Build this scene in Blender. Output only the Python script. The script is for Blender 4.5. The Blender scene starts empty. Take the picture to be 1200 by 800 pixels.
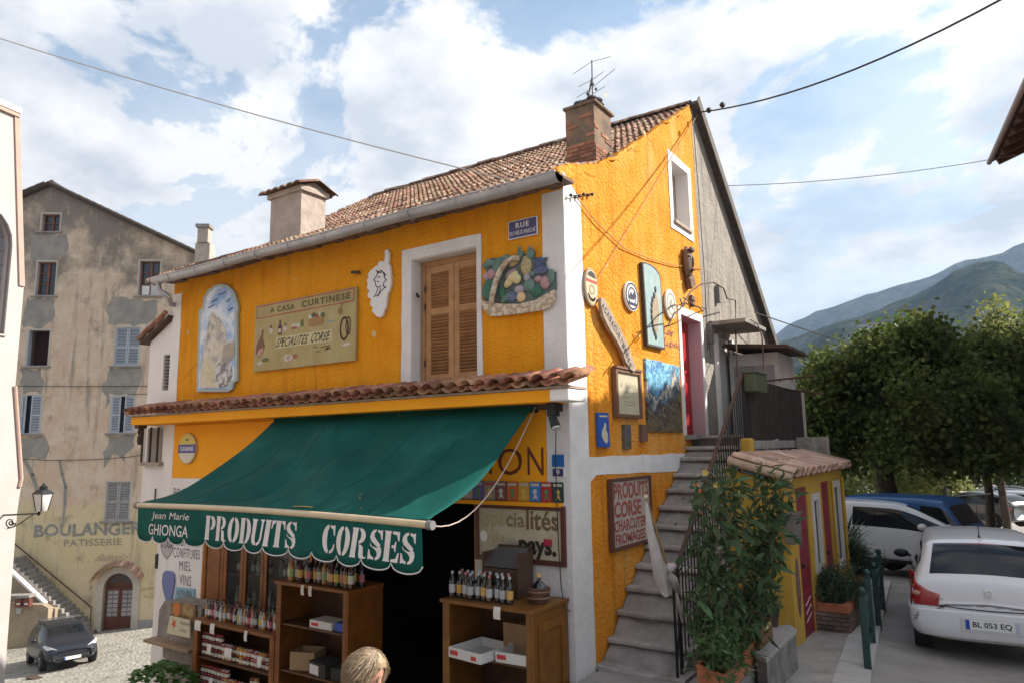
import bpy,bmesh,math,random
import numpy as np
from mathutils import Vector,Matrix
from mathutils.geometry import tessellate_polygon
SC=bpy.context.scene
COL=SC.collection
rnd=random.Random(7)
# camera
ROT=Matrix(((0.82749843,0.09523786,0.55333182),(0.56127185,-0.11426357,-0.81970589),(-0.01484137,0.98887491,-0.14800726)))
CP=Vector((3.860,-6.818,2.856))
cam=bpy.data.objects.new('camera',bpy.data.cameras.new('camera'))
COL.objects.link(cam)
cam.matrix_world=Matrix.Translation(CP)@ROT.to_4x4()
cam.data.sensor_width=36;cam.data.lens=24.75
cam.data.clip_start=0.1;cam.data.clip_end=30000
SC.camera=cam
# world, sun, exposure
SUN=Vector((0.577,0.577,0.577)).normalized()
EL=math.asin(SUN.z);AZ=math.atan2(SUN.x,SUN.y)
def lk(nt,a,ao,b,bi):nt.links.new(a.outputs[ao],b.inputs[bi])
w=bpy.data.worlds.new("World");SC.world=w;w.use_nodes=True
nt=w.node_tree;nt.nodes.clear()
N=lambda t,**k:(lambda n:([setattr(n,a,b)for a,b in k.items()],n)[1])(nt.nodes.new(t))
sky=N('ShaderNodeTexSky',sky_type='NISHITA',sun_disc=False,sun_elevation=EL,sun_rotation=AZ,air_density=1.3,dust_density=1.5,ozone_density=1.5)
bg1=N('ShaderNodeBackground');bg1 .inputs['Strength'].default_value=0.09
tint=N('ShaderNodeMix',data_type='RGBA',blend_type='MULTIPLY');tint.inputs[0].default_value=1.0
tint.inputs[7].default_value=(0.80,1.0,1.06,1)
lk(nt,sky,0,tint,6);lk(nt,tint,2,bg1,0)
bg2=N('ShaderNodeBackground');bg2 .inputs['Strength'].default_value=0.585
tc=N('ShaderNodeTexCoord')
sep=N('ShaderNodeSeparateXYZ');lk(nt,tc,'Generated',sep,0)
# cloud layer: project the view direction on a plane overhead, so clouds flatten towards the horizon
zz=N('ShaderNodeMath',operation='ADD');lk(nt,sep,2,zz,0);zz.inputs[1].default_value=0.28
dx=N('ShaderNodeMath',operation='DIVIDE');lk(nt,sep,0,dx,0);lk(nt,zz,0,dx,1)
dy=N('ShaderNodeMath',operation='DIVIDE');lk(nt,sep,1,dy,0);lk(nt,zz,0,dy,1)
cmb=N('ShaderNodeCombineXYZ');lk(nt,dx,0,cmb,0);lk(nt,dy,0,cmb,1)
n1=N('ShaderNodeTexNoise');n1 .inputs['Scale'].default_value=1.7;n1 .inputs['Detail'].default_value=12;n1 .inputs['Roughness'].default_value=0.60
n1 .inputs['Distortion'].default_value=0.25
mp=N('ShaderNodeMapping');mp.inputs['Location'].default_value=(3.1,1.7,0.4);lk(nt,cmb,0,mp,0);lk(nt,mp,0,n1,0)
r1=N('ShaderNodeValToRGB');r1 .color_ramp.elements[0].position=0.425;r1 .color_ramp.elements[1].position=0.472
lk(nt,n1,0,r1,0)
n2=N('ShaderNodeTexNoise');n2 .inputs['Scale'].default_value=3.4;n2 .inputs['Detail'].default_value=10;n2 .inputs['Roughness'].default_value=0.58
mp2=N('ShaderNodeMapping');mp2 .inputs['Location'].default_value=(8.1,5.2,0);lk(nt,cmb,0,mp2,0);lk(nt,mp2,0,n2,0)
r2=N('ShaderNodeValToRGB');r2 .color_ramp.elements[0].position=0.38;r2 .color_ramp.elements[1].position=0.56
r2 .color_ramp.elements[0].color=(0.66,0.70,0.76,1);r2 .color_ramp.elements[1].color=(1.05,1.04,1.04,1)
lk(nt,n2,0,r2,0)
# low clouds get greyer towards the horizon
hz=N('ShaderNodeMapRange');lk(nt,sep,2,hz,0)
hz.inputs[1].default_value=0.08;hz.inputs[2].default_value=0.50;hz.inputs[3].default_value=0.70;hz.inputs[4].default_value=1.0
cm=N('ShaderNodeMix',data_type='RGBA',blend_type='MULTIPLY');cm.inputs[0].default_value=1.0
lk(nt,r2,0,cm,6);lk(nt,hz,0,cm,7);lk(nt,cm,2,bg2,0)
# thin veil: everywhere a little cloud, full cloud low down
hz2=N('ShaderNodeMapRange');lk(nt,sep,2,hz2,0)
hz2 .inputs[1].default_value=0.12;hz2 .inputs[2].default_value=0.62;hz2 .inputs[3].default_value=0.95;hz2 .inputs[4].default_value=0.12
mx=N('ShaderNodeMath',operation='MAXIMUM');lk(nt,r1,0,mx,0);lk(nt,hz2,0,mx,1)
ms=N('ShaderNodeMixShader');lk(nt,mx,0,ms,0);lk(nt,bg1,0,ms,1);lk(nt,bg2,0,ms,2)
wo=N('ShaderNodeOutputWorld');lk(nt,ms,0,wo,0)
sl=bpy.data.lights.new('sun','SUN');sl.energy=5.0;sl.angle=math.radians(0.6);sl.color=(1.0,0.93,0.84)
so=bpy.data.objects.new('sun',sl);COL.objects.link(so)
so.rotation_euler=SUN.to_track_quat('Z','Y').to_euler()
so.location=(20,20,30)
vs=SC.view_settings
vs.view_transform='Standard';vs.look='None';vs.exposure=0.95;vs.gamma=1;vs.use_curve_mapping=False
# measuring helpers: sight line x real plane
def RAY(px,py):
 return ROT@Vector((px-600,400-py,-825.0))
def FY(px,py,y=0.0):
 r=RAY(px,py);return CP+r*((y-CP.y)/r.y)
def FX(px,py,x=0.0):
 r=RAY(px,py);return CP+r*((x-CP.x)/r.x)
def FZ(px,py,z=0.0):
 r=RAY(px,py);return CP+r*((z-CP.z)/r.z)
def FD(px,py,d):
 return CP+RAY(px,py)*(d/825.0)
def FP(px,py,O,n):
 r=RAY(px,py);return CP+r*((O-CP).dot(n)/r.dot(n))
V=Vector
# materials
MATS={}
def mat(name,col,rough=0.8,col2=None,nscale=3.0,bump=0.0,bscale=30.0,metal=0.0,spec=0.4,rand=0.0,island=False,stain=None,sscale=1.2,samt=0.5,trans=0.0,emit=None,coat=0.0,voro=False,lo=0.35,hi=0.65,bdist=0.02,detail=6,hsv=0.0,streak=0.0):
 if name in MATS:return MATS[name]
 m=bpy.data.materials.new(name);m.use_nodes=True
 t=m.node_tree;bs=t.nodes['Principled BSDF'];out=t.nodes['Material Output']
 A=lambda ty,**k:(lambda n:([setattr(n,a,b)for a,b in k.items()],n)[1])(t.nodes.new(ty))
 bs.inputs['Roughness'].default_value=rough;bs.inputs['Metallic'].default_value=metal
 bs.inputs['Specular IOR Level'].default_value=spec
 if coat:bs.inputs['Coat Weight'].default_value=coat;bs.inputs['Coat Roughness'].default_value=0.05
 geo=A('ShaderNodeNewGeometry')
 src=None
 c4=lambda c:(c[0],c[1],c[2],1)
 rgb=A('ShaderNodeRGB');rgb.outputs[0].default_value=c4(col);src=(rgb,0)
 if col2 is not None:
  n=A('ShaderNodeTexNoise');n.inputs['Scale'].default_value=nscale;n.inputs['Detail'].default_value=detail;n.inputs['Roughness'].default_value=0.6
  lk(t,geo,'Position',n,'Vector')
  mr=A('ShaderNodeMapRange');mr.inputs[1].default_value=lo;mr.inputs[2].default_value=hi;lk(t,n,0,mr,0)
  mi=A('ShaderNodeMix',data_type='RGBA');mi.inputs[7].default_value=c4(col2)
  lk(t,mr,0,mi,0);t.links.new(src[0].outputs[src[1]],mi.inputs[6]);src=(mi,2)
 if stain is not None:
  n=A('ShaderNodeTexNoise');n.inputs['Scale'].default_value=sscale;n.inputs['Detail'].default_value=8;n.inputs['Roughness'].default_value=0.65
  mpn=A('ShaderNodeMapping');mpn.inputs['Scale'].default_value=(1,1,0.55);mpn.inputs['Location'].default_value=(11,3,7)
  lk(t,geo,'Position',mpn,0);lk(t,mpn,0,n,'Vector')
  mr=A('ShaderNodeMapRange');mr.inputs[1].default_value=0.5;mr.inputs[2].default_value=0.72;mr.inputs[4].default_value=samt;lk(t,n,0,mr,0)
  mi=A('ShaderNodeMix',data_type='RGBA');mi.inputs[7].default_value=c4(stain)
  lk(t,mr,0,mi,0);t.links.new(src[0].outputs[src[1]],mi.inputs[6]);src=(mi,2)
 if streak:
  n=A('ShaderNodeTexNoise');n.inputs['Scale'].default_value=5;n.inputs['Detail'].default_value=7;n.inputs['Roughness'].default_value=0.6
  mpn=A('ShaderNodeMapping');mpn.inputs['Scale'].default_value=(1,1,0.10);lk(t,geo,'Position',mpn,0);lk(t,mpn,0,n,'Vector')
  mr=A('ShaderNodeMapRange');mr.inputs[1].default_value=0.50;mr.inputs[2].default_value=0.68;mr.inputs[3].default_value=1.0;mr.inputs[4].default_value=1-streak;lk(t,n,0,mr,0)
  mi=A('ShaderNodeMix',data_type='RGBA',blend_type='MULTIPLY');mi.inputs[0].default_value=1;lk(t,mr,0,mi,7);t.links.new(src[0].outputs[src[1]],mi.inputs[6]);src=(mi,2)
 if rand or hsv:
  oi=A('ShaderNodeObjectInfo')
  ad=A('ShaderNodeMath',operation='ADD');lk(t,oi,'Random',ad,0)
  if island:lk(t,geo,'Random Per Island',ad,1)
  else:ad.inputs[1].default_value=0.0
  fr=A('ShaderNodeMath',operation='FRACT');lk(t,ad,0,fr,0)
  hs=A('ShaderNodeHueSaturation')
  mr=A('ShaderNodeMapRange');mr.inputs[3].default_value=1-rand;mr.inputs[4].default_value=1+rand;lk(t,fr,0,mr,0)
  lk(t,mr,0,hs,'Value')
  if hsv:
   m7=A('ShaderNodeMath',operation='MULTIPLY');lk(t,fr,0,m7,0);m7 .inputs[1].default_value=7.31
   f7=A('ShaderNodeMath',operation='FRACT');lk(t,m7,0,f7,0)
   mh=A('ShaderNodeMapRange');mh.inputs[3].default_value=0.5-hsv;mh.inputs[4].default_value=0.5+hsv;lk(t,f7,0,mh,0)
   lk(t,mh,0,hs,'Hue')
  t.links.new(src[0].outputs[src[1]],hs.inputs['Color']);src=(hs,0)
 t.links.new(src[0].outputs[src[1]],bs.inputs['Base Color'])
 if bump:
  if voro:
   n=A('ShaderNodeTexVoronoi');n.inputs['Scale'].default_value=bscale
   lk(t,geo,'Position',n,'Vector');o=0
  else:
   n=A('ShaderNodeTexNoise');n.inputs['Scale'].default_value=bscale;n.inputs['Detail'].default_value=5;n.inputs['Roughness'].default_value=0.6
   lk(t,geo,'Position',n,'Vector');o=0
  b=A('ShaderNodeBump');b.inputs['Strength'].default_value=bump;b.inputs['Distance'].default_value=bdist
  lk(t,n,o,b,'Height');lk(t,b,0,bs,'Normal')
 if trans:
  tr=A('ShaderNodeBsdfTranslucent');t.links.new(src[0].outputs[src[1]],tr.inputs[0])
  mxs=A('ShaderNodeMixShader');mxs.inputs[0].default_value=trans
  lk(t,bs,0,mxs,1);lk(t,tr,0,mxs,2);lk(t,mxs,0,out,0)
 MATS[name]=m;return m
def glass(name,col,rough=0.05,alpha=0.35):
 if name in MATS:return MATS[name]
 m=bpy.data.materials.new(name);m.use_nodes=True;t=m.node_tree
 bs=t.nodes['Principled BSDF'];bs.inputs['Base Color'].default_value=(*col,1);bs.inputs['Roughness'].default_value=rough
 bs.inputs['Specular IOR Level'].default_value=0.8;bs.inputs['Alpha'].default_value=alpha
 MATS[name]=m;return m
 # mesh builder
class MB:
 def __init__(s):s.v=[];s.f=[];s.mi=[];s.cur=0
 def add(s,vs,fs):
  o=len(s.v);s.v+=[tuple(a)for a in vs]
  for f in fs:s.f.append(tuple(i+o for i in f));s.mi.append(s.cur)
  return s
 def quad(s,a,b,c,d):return s.add([a,b,c,d],[(0,1,2,3)])
 def box(s,x0,x1,y0,y1,z0,z1,M=None):
  vs=[V((x,y,z))for z in(z0,z1)for x,y in((x0,y0),(x1,y0),(x1,y1),(x0,y1))]
  if M is not None:vs=[M@a for a in vs]
  return s.add(vs,[(3,2,1,0),(4,5,6,7),(0,1,5,4),(1,2,6,5),(2,3,7,6),(3,0,4,7)])
 def obox(s,O,U,W,T,a,b,c):
  vs=[O+U*u+W*v_+T*t for t in c for u,v_ in((a[0],b[0]),(a[1],b[0]),(a[1],b[1]),(a[0],b[1]))]
  return s.add(vs,[(3,2,1,0),(4,5,6,7),(0,1,5,4),(1,2,6,5),(2,3,7,6),(3,0,4,7)])
 def tube(s,pts,r,n=8,cap=True,closed=False):
  pts=[V(p)for p in pts];rs=r if isinstance(r,(list,tuple))else[r]*len(pts)
  rings=[];up=None
  for i,p in enumerate(pts):
   a=pts[max(i-1,0)];b=pts[min(i+1,len(pts)-1)]
   d=(b-a)
   d=d.normalized()if d.length>1e-9 else V((0,0,1))
   if up is None:up=V((0,0,1))if abs(d.z)<0.9 else V((1,0,0))
   x=up.cross(d)
   if x.length<1e-6:x=V((1,0,0)).cross(d)
   x.normalize();y=d.cross(x).normalized();up=y
   rings.append([p+(x*math.cos(2*math.pi*k/n)+y*math.sin(2*math.pi*k/n))*rs[i]for k in range(n)])
  vs=[q for rg in rings for q in rg];fs=[]
  for i in range(len(pts)-1):
   for k in range(n):
    a=i*n+k;b=i*n+(k+1)%n
    fs.append((a,b,b+n,a+n))
  if cap:fs.append(tuple(range(n-1,-1,-1)));fs.append(tuple(range((len(pts)-1)*n,len(pts)*n)))
  return s.add(vs,fs)
 def lathe(s,prof,c=(0,0,0),n=12,axis='z',sx=1,sy=1):
  c=V(c);vs=[];fs=[]
  for r,h in prof:
   for k in range(n):
    a=2*math.pi*k/n
    p=V((r*math.cos(a)*sx,r*math.sin(a)*sy,h))
    if axis=='y':p=V((p.x,p.z,p.y))
    if axis=='x':p=V((p.z,p.y,p.x))
    vs.append(c+p)
  m=len(prof)
  for i in range(m-1):
   for k in range(n):
    a=i*n+k;b=i*n+(k+1)%n
    fs.append((a,b,b+n,a+n)if axis=='z' else(a+n,b+n,b,a))
  if prof[0][0]>1e-4:fs.append(tuple(range(n-1,-1,-1)))
  if prof[-1][0]>1e-4:fs.append(tuple(range((m-1)*n,m*n)))
  return s.add(vs,fs)
 def ball(s,c,r,n=10,m=6,sx=1,sy=1,sz=1):
  prof=[(max(r*math.sin(math.pi*i/m),1e-5),-r*math.cos(math.pi*i/m)*sz)for i in range(m+1)]
  return s.lathe(prof,c,n,'z',sx,sy)
 def plate(s,loops,F,a,b):
  O,U,W,NN=F
  L3=[[V((p[0],p[1],0))for p in lp]for lp in loops]
  tri=tessellate_polygon(L3)
  flat=[p for lp in loops for p in lp];n=len(flat)
  fr=[O+U*p[0]+W*p[1]+NN*a for p in flat]
  bk=[O+U*p[0]+W*p[1]+NN*b for p in flat]
  nn=U.cross(W)
  fs=[]
  for t in tri:
   p0,p1,p2=fr[t[0]],fr[t[1]],fr[t[2]]
   if(p1-p0).cross(p2-p0).dot(NN)<0:t=(t[0],t[2],t[1])
   fs.append(tuple(t));fs.append((t[0]+n,t[2]+n,t[1]+n))
  o=0
  for li,lp in enumerate(loops):
   k=len(lp)
   area=sum(lp[i][0]*lp[(i+1)%k][1]-lp[(i+1)%k][0]*lp[i][1]for i in range(k))
   ccw=(area>0)==(nn.dot(NN)>0)
   if li>0:ccw=not ccw
   for i in range(k):
    p,q=o+i,o+(i+1)%k
    fs.append((q,p,p+n,q+n)if ccw==(a>b)else(p,q,q+n,p+n))
   o+=k
  return s.add(fr+bk,fs)
 def xf(s,fn):
  s.v=[tuple(fn(V(p)))for p in s.v];return s
WLOC={}
def finish(name,me,mats,parent,smooth,sub=0,bevel=0,angle=40):
 for m in(mats if isinstance(mats,(list,tuple))else[mats]):me.materials.append(m)
 o=bpy.data.objects.new(name,me);COL.objects.link(o)
 if smooth:
  me.shade_smooth()
  if smooth!='all':me.set_sharp_from_angle(angle=math.radians(angle))
 if parent:o.parent=parent;WLOC[o]=WLOC.get(parent,V((0,0,0)))
 else:WLOC[o]=V((0,0,0))
 if bevel:
  b=o.modifiers.new('bevel','BEVEL');b.width=bevel;b.segments=2;b.limit_method='ANGLE'
 if sub:
  b=o.modifiers.new('sub','SUBSURF');b.levels=sub;b.render_levels=sub
 return o
def build(name,mb,mats,parent=None,smooth=False,local=False,sub=0,bevel=0,angle=40,origin=None,**tags):
 off=V((0,0,0))
 if not local:off=WLOC.get(parent,V((0,0,0)))if parent else V((0,0,0))
 if origin is None:origin=V((0,0,0))
 me=bpy.data.meshes.new(name)
 arr=[(p[0]-off.x-origin[0],p[1]-off.y-origin[1],p[2]-off.z-origin[2])for p in mb.v]
 me.from_pydata(arr,[],mb.f);me.polygons.foreach_set('material_index',mb.mi);me.update()
 o=finish(name,me,mats,parent,smooth,sub,bevel,angle)
 o.location=origin
 if parent is None:WLOC[o]=V(origin)
 for k,x in tags.items():o[k]=x
 return o
def thing(name,label,cat,loc=(0,0,0),group=None,rz=0.0):
 o=bpy.data.objects.new(name,None);COL.objects.link(o);o.location=loc;o.empty_display_size=0.2
 if rz:o.rotation_euler=(0,0,rz)
 WLOC[o]=V(loc);o['label']=label;o['category']=cat
 if group:o['group']=group
 return o
def tag(o,label,cat,group=None):
 o['label']=label;o['category']=cat
 if group:o['group']=group
 return o
def struct(o):o['kind']='structure';return o
def inst(name,me,loc,parent=None,rot=None,scale=None,M=None):
 o=bpy.data.objects.new(name,me);COL.objects.link(o)
 if parent:o.parent=parent;loc=V(loc)-WLOC.get(parent,V((0,0,0)));WLOC[o]=WLOC.get(parent,V((0,0,0)))
 if M is not None:
  o.matrix_local=Matrix.Translation(loc)@M.to_4x4()
 else:
  o.location=loc
  if rot:o.rotation_euler=rot
  if scale:o.scale=scale
 return o
def copy_thing(o,loc,label=None,rz=None,scale=None):
 c=o.copy();COL.objects.link(c);c.location=loc
 if label:c['label']=label
 if rz is not None:c.rotation_euler=(0,0,rz)
 if scale:c.scale=scale
 for ch in list(o.children):
  d=ch.copy();COL.objects.link(d);d.parent=c
  for g in ch.children:
   e=g.copy();COL.objects.link(e);e.parent=d
 return c
FFR=(V((0,0,0)),V((1,0,0)),V((0,0,1)),V((0,-1,0)))
FSD=(V((0,0,0)),V((0,1,0)),V((0,0,1)),V((1,0,0)))
def fr(px,py,y=0):q=FY(px,py,y);return(q.x,q.z)
def sd(px,py,x=0):q=FX(px,py,x);return(q.y,q.z)
def rect(a,b,c,d):return[(a,c),(b,c),(b,d),(a,d)]
def wob(loop,amp,step=0.25,seed=1):
 r=random.Random(seed);out=[]
 for i in range(len(loop)):
  a,b=loop[i],loop[(i+1)%len(loop)]
  L=math.hypot(b[0]-a[0],b[1]-a[1]);n=max(1,int(L/step))
  for k in range(n):
   t=k/n;out.append((a[0]+(b[0]-a[0])*t+r.uniform(-amp,amp),a[1]+(b[1]-a[1])*t+r.uniform(-amp,amp)))
 return out
def ell(cx,cy,rx,ry,n=24,a0=0,a1=2*math.pi):
 return[(cx+rx*math.cos(a0+(a1-a0)*i/n),cy+ry*math.sin(a0+(a1-a0)*i/n))for i in range(n)]
 # lettering (built-in font, as thin raised mesh)
def text_mb(body,bold=0.0,sp=1.0):
 cu=bpy.data.curves.new('t','FONT');cu.body=body;cu.size=1;cu.offset=bold;cu.space_character=sp;cu.resolution_u=3
 ob=bpy.data.objects.new('t',cu);COL.objects.link(ob)
 dg=bpy.context.evaluated_depsgraph_get()
 me=bpy.data.meshes.new_from_object(ob.evaluated_get(dg))
 vs=[tuple(v.co)for v in me.vertices];fs=[tuple(p.vertices)for p in me.polygons]
 bpy.data.objects.remove(ob);bpy.data.curves.remove(cu);bpy.data.meshes.remove(me)
 xs=[v[0]for v in vs];ys=[v[1]for v in vs]
 x0,x1,y0,y1=min(xs),max(xs),min(ys),max(ys)
 return[((v[0]-x0)/(x1-x0),(v[1]-y0)/(y1-y0))for v in vs],fs
def put_text(mb,body,P,F,off,bold=0.0,shear=0.0,sp=1.0,hand=1.0):
 """P = four plane points: bottom-left, bottom-right, top-right, top-left"""
 uv,fs=text_mb(body,bold,sp);O,U,W,NN=F;vs=[]
 for a,b in uv:
  a,b=a+hand*.005*math.sin(b*7+a*37+len(body)),b+hand*(.03*math.sin(a*19+len(body))+.018*math.sin(a*53+2*b))
  a2=a+shear*(b-0.5)
  x=(P[0][0]*(1-a2)+P[1][0]*a2)*(1-b)+(P[3][0]*(1-a2)+P[2][0]*a2)*b
  y=(P[0][1]*(1-a2)+P[1][1]*a2)*(1-b)+(P[3][1]*(1-a2)+P[2][1]*a2)*b
  vs.append(O+U*x+W*y+NN*off)
 fl=[]
 for f in fs:
  n=(vs[f[1]]-vs[f[0]]).cross(vs[f[2]]-vs[f[0]])
  fl.append(f if n.dot(NN)>0 else tuple(reversed(f)))
 mb.add(vs,fl);return mb
def rp(a,b,c,d):return[(a,c),(b,c),(b,d),(a,d)]
def line_strip(mb,pts,w,F,off):
 O,U,W,NN=F
 for i in range(len(pts)-1):
  a,b=V(pts[i]).to_2d()if len(pts[i])==3 else V((*pts[i],0)).to_2d(),V((*pts[i+1],0)).to_2d()
  d=b-a
  if d.length<1e-6:continue
  d.normalize();n=V((-d.y,d.x))*w/2
  q=[a-n-d*w*.3,b-n+d*w*.3,b+n+d*w*.3,a+n-d*w*.3]
  vs=[O+U*p.x+W*p.y+NN*off for p in q]
  f=(0,1,2,3)if(vs[1]-vs[0]).cross(vs[2]-vs[0]).dot(NN)>0 else(3,2,1,0)
  mb.add(vs,[f])
def poly(mb,pts,F,off,th=0.0):
 O,U,W,NN=F
 if th:mb.plate([pts],F,off,off-th)
 else:
  vs=[O+U*p[0]+W*p[1]+NN*off for p in pts]
  tri=tessellate_polygon([[V((p[0],p[1],0))for p in pts]])
  mb.add(vs,[t if(vs[t[1]]-vs[t[0]]).cross(vs[t[2]]-vs[t[0]]).dot(NN)>0 else(t[0],t[2],t[1])for t in tri])
def frame_ring(F,loop_out,loop_in,a,b):
 mb=MB();mb.plate([loop_out,loop_in],F,a,b);return mb
 # common materials
ORANGE=mat('orange_plaster',(0.93,0.385,0.022),0.85,(0.86,0.31,0.012),1.7,bump=1.0,bscale=30,bdist=0.05,stain=(0.95,0.42,0.04),sscale=0.8,samt=0.6,spec=0.1,streak=.14)
ORANGE2=mat('orange_side_plaster',(0.90,0.37,0.05),0.85,(0.82,0.28,0.02),2.0,bump=1.0,bscale=21,bdist=0.055,stain=(0.88,0.47,0.15),sscale=1.3,samt=0.9,spec=0.1,streak=.28)
ORANGES=mat('smooth_orange_paint',(0.93,0.385,0.018),0.8,(0.88,0.34,0.014),1.5,bump=0.15,bscale=12,spec=0.2)
WHITEP=mat('white_plaster',(0.74,0.70,0.68),0.85,(0.66,0.62,0.61),3.0,bump=0.6,bscale=18,bdist=0.02,stain=(0.5,0.47,0.44),sscale=2.2,samt=0.35,spec=0.15)
WHITES=mat('smooth_white_plaster',(0.80,0.76,0.73),0.85,(0.74,0.69,0.66),1.5,bump=0.15,bscale=10,stain=(0.62,0.57,0.52),sscale=1.6,samt=0.35,spec=0.15)
GREYP=mat('grey_cement_render',(0.36,0.325,0.28),0.9,(0.29,0.265,0.235),3.0,bump=0.9,bscale=12,bdist=0.04,stain=(0.20,0.18,0.16),sscale=1.5,samt=0.5,spec=0.1,streak=.4)
TILE=mat('terracotta_tile',(0.30,0.175,0.115),0.85,(0.15,0.09,0.065),6.0,bump=0.4,bscale=40,rand=0.35,island=True,stain=(0.52,0.44,0.35),sscale=7,samt=0.9,hsv=0.015,spec=0.15)
TILE2=mat('canal_tile',(0.42,0.20,0.115),0.85,(0.24,0.10,0.065),5.0,bump=0.4,bscale=40,rand=0.35,stain=(0.55,0.40,0.30),sscale=6,samt=0.7,hsv=0.015,spec=0.15)
WOOD=mat('shutter_wood',(0.46,0.24,0.10),0.6,(0.35,0.17,0.065),6.0,bump=0.2,bscale=60,rand=0.12,stain=(0.30,0.15,0.07),sscale=4,samt=0.5)
WOODO=mat('oiled_wood',(0.25,0.085,0.013),0.45,(0.16,0.05,0.008),5.0,bump=0.15,bscale=50,rand=0.1)
WOODD=mat('dark_wood',(0.10,0.045,0.022),0.5,(0.06,0.028,0.015),5.0,bump=0.15,bscale=50,rand=0.15)
IRON=mat('black_iron',(0.02,0.02,0.022),0.5,metal=0.3)
RUST=mat('rusty_iron',(0.10,0.055,0.035),0.8,(0.05,0.035,0.03),12,bump=0.3,bscale=60)
CONC=mat('concrete',(0.33,0.31,0.29),0.9,(0.22,0.205,0.19),4.0,bump=0.6,bscale=25,stain=(0.12,0.11,0.10),sscale=3,samt=0.5,spec=0.15)
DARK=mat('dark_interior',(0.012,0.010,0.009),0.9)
BLACKP=mat('black_paint',(0.02,0.018,0.018),0.6)
CREAM=mat('cream_paint',(0.72,0.62,0.45),0.5,(0.62,0.52,0.36),5)
WHITEPAINT=mat('white_paint',(0.80,0.78,0.75),0.6)
# ground
def interp(x,xs,ys):
 return float(np.interp(x,xs,ys))
def smooth(t):t=max(0.0,min(1.0,t));return t*t*(3-2*t)
def G(x,y):
 zx=interp(x,[-60,-34,-31,-23.5,-19,-8,-4,-2,0,0.9,1.5,2.5,3.2,8],[-6.0,-5.75,-5.5,-4.62,-3.9,-1.5,-.78,-.42,-.02,.22,.42,.38,.26,.26])
 dy=interp(y,[-20,2.3,9,20,45,90],[0.0,0.0,-.30,-1.05,-2.7,-5.0])
 k=smooth((x+3)/4.0)
 far=interp(math.hypot(x,y),[0,60,120,400],[0,0,0,-10])
 return zx+dy*k+far
COB=mat('cobbled_ground',(0.40,0.37,0.32),0.95,(0.27,0.25,0.215),5.0,bump=1.0,bscale=7.5,voro=True,bdist=0.05,stain=(0.16,0.15,0.12),sscale=0.9,samt=0.8,spec=0.1)
PAVE=mat('worn_concrete_pavement',(0.38,0.35,0.325),0.95,(0.30,0.275,0.25),1.3,bump=0.3,bscale=30,stain=(0.20,0.18,0.16),sscale=2.4,samt=0.75,spec=0.1)
ASPH=mat('asphalt',(0.33,0.30,0.275),0.95,(0.25,0.225,0.205),1.2,bump=0.4,bscale=60,stain=(0.17,0.15,0.135),sscale=1.9,samt=0.7,spec=0.1)
def grid_sheet(name,xs,ys,fz,m,off=0.0):
 mb=MB();vs=[(x,y,fz(x,y)+off)for y in ys for x in xs];nx=len(xs)
 fs=[(j*nx+i,j*nx+i+1,(j+1)*nx+i+1,(j+1)*nx+i)for j in range(len(ys)-1)for i in range(nx-1)]
 mb.add(vs,fs);return struct(build(name,mb,m,smooth='all'))
xs=[-9000,-4000,-1500,-600,-250,-120,-70]+[-50+i*1.0 for i in range(44)]+[-6+i*.5 for i in range(25)]+[7,8,10,14,20,30,50,90,200,600,1500,4000,9000]
ys=[-9000,-3000,-800,-200,-60,-25,-12,-8]+[-6+i*.75 for i in range(24)]+[12.5+i*2 for i in range(20)]+[60,90,130,200,400,900,2000,4000,9000]
MIXG=COB
grid_sheet('ground',xs,ys,G,MIXG)
# street on the right of the house, one sheet above the ground
lx=[2.75+i*.5 for i in range(20)]
def edge_x(y):return 2.62-0.085*(y-1.0)
ys2=[-9+i*.75 for i in range(28)]+[13+i*2 for i in range(20)]
mb=MB();n=14;vs=[]
for y in ys2:
 x0=edge_x(y)if y<9 else edge_x(9)-(y-9)*0.5
 x0=max(x0,-6)
 for i in range(n+1):
  x=x0+(16-x0)*(i/n)**1.3;vs.append((x,y,G(x,y)+.035))
fs=[(j*(n+1)+i,j*(n+1)+i+1,(j+1)*(n+1)+i+1,(j+1)*(n+1)+i)for j in range(len(ys2)-1)for i in range(n)]
mb.add(vs,fs);struct(build('street',mb,ASPH,smooth='all'))
# pavement with its pale kerb strip
mb=MB();ys3=[-1.0+i*.4 for i in range(25)];vs=[]
for y in ys3:
 for x,z in((0.05,-.6),(0.05,.08),(edge_x(y)-.33,.08),(edge_x(y)-.332,-.6)):
  vs.append((x,y,G(max(x,1.3),y)+z))
fs=[(j*4+i,j*4+i+1,(j+1)*4+i+1,(j+1)*4+i)for j in range(len(ys3)-1)for i in range(3)]
fs+=[(3,2,1,0),tuple(len(vs)-4+k for k in range(4))]
mb.add(vs,fs);pav=struct(build('pavement',mb,PAVE))
KERB=mat('pale_kerb_stone',(0.46,0.435,0.41),0.9,(0.38,0.355,0.33),5,bump=0.4,bscale=40,rand=0.08)
for i in range(10):
 y0=-1.0+i*1.0;y1=y0+.985;mb=MB();vs=[]
 for y in(y0,y1):
  for x,z in((edge_x(y)-.33,-.5),(edge_x(y)-.33,.088),(edge_x(y),.088),(edge_x(y),-.5)):vs.append((x+.004,y,G(x,y)+z))
 mb.add(vs,[(0,1,5,4),(1,2,6,5),(2,3,7,6),(0,3,2,1),(4,5,6,7)])
 build('kerb_stone',mb,KERB,pav)
 # iron drain cover on the square
q=FZ(42,788,-3.1);
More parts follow.
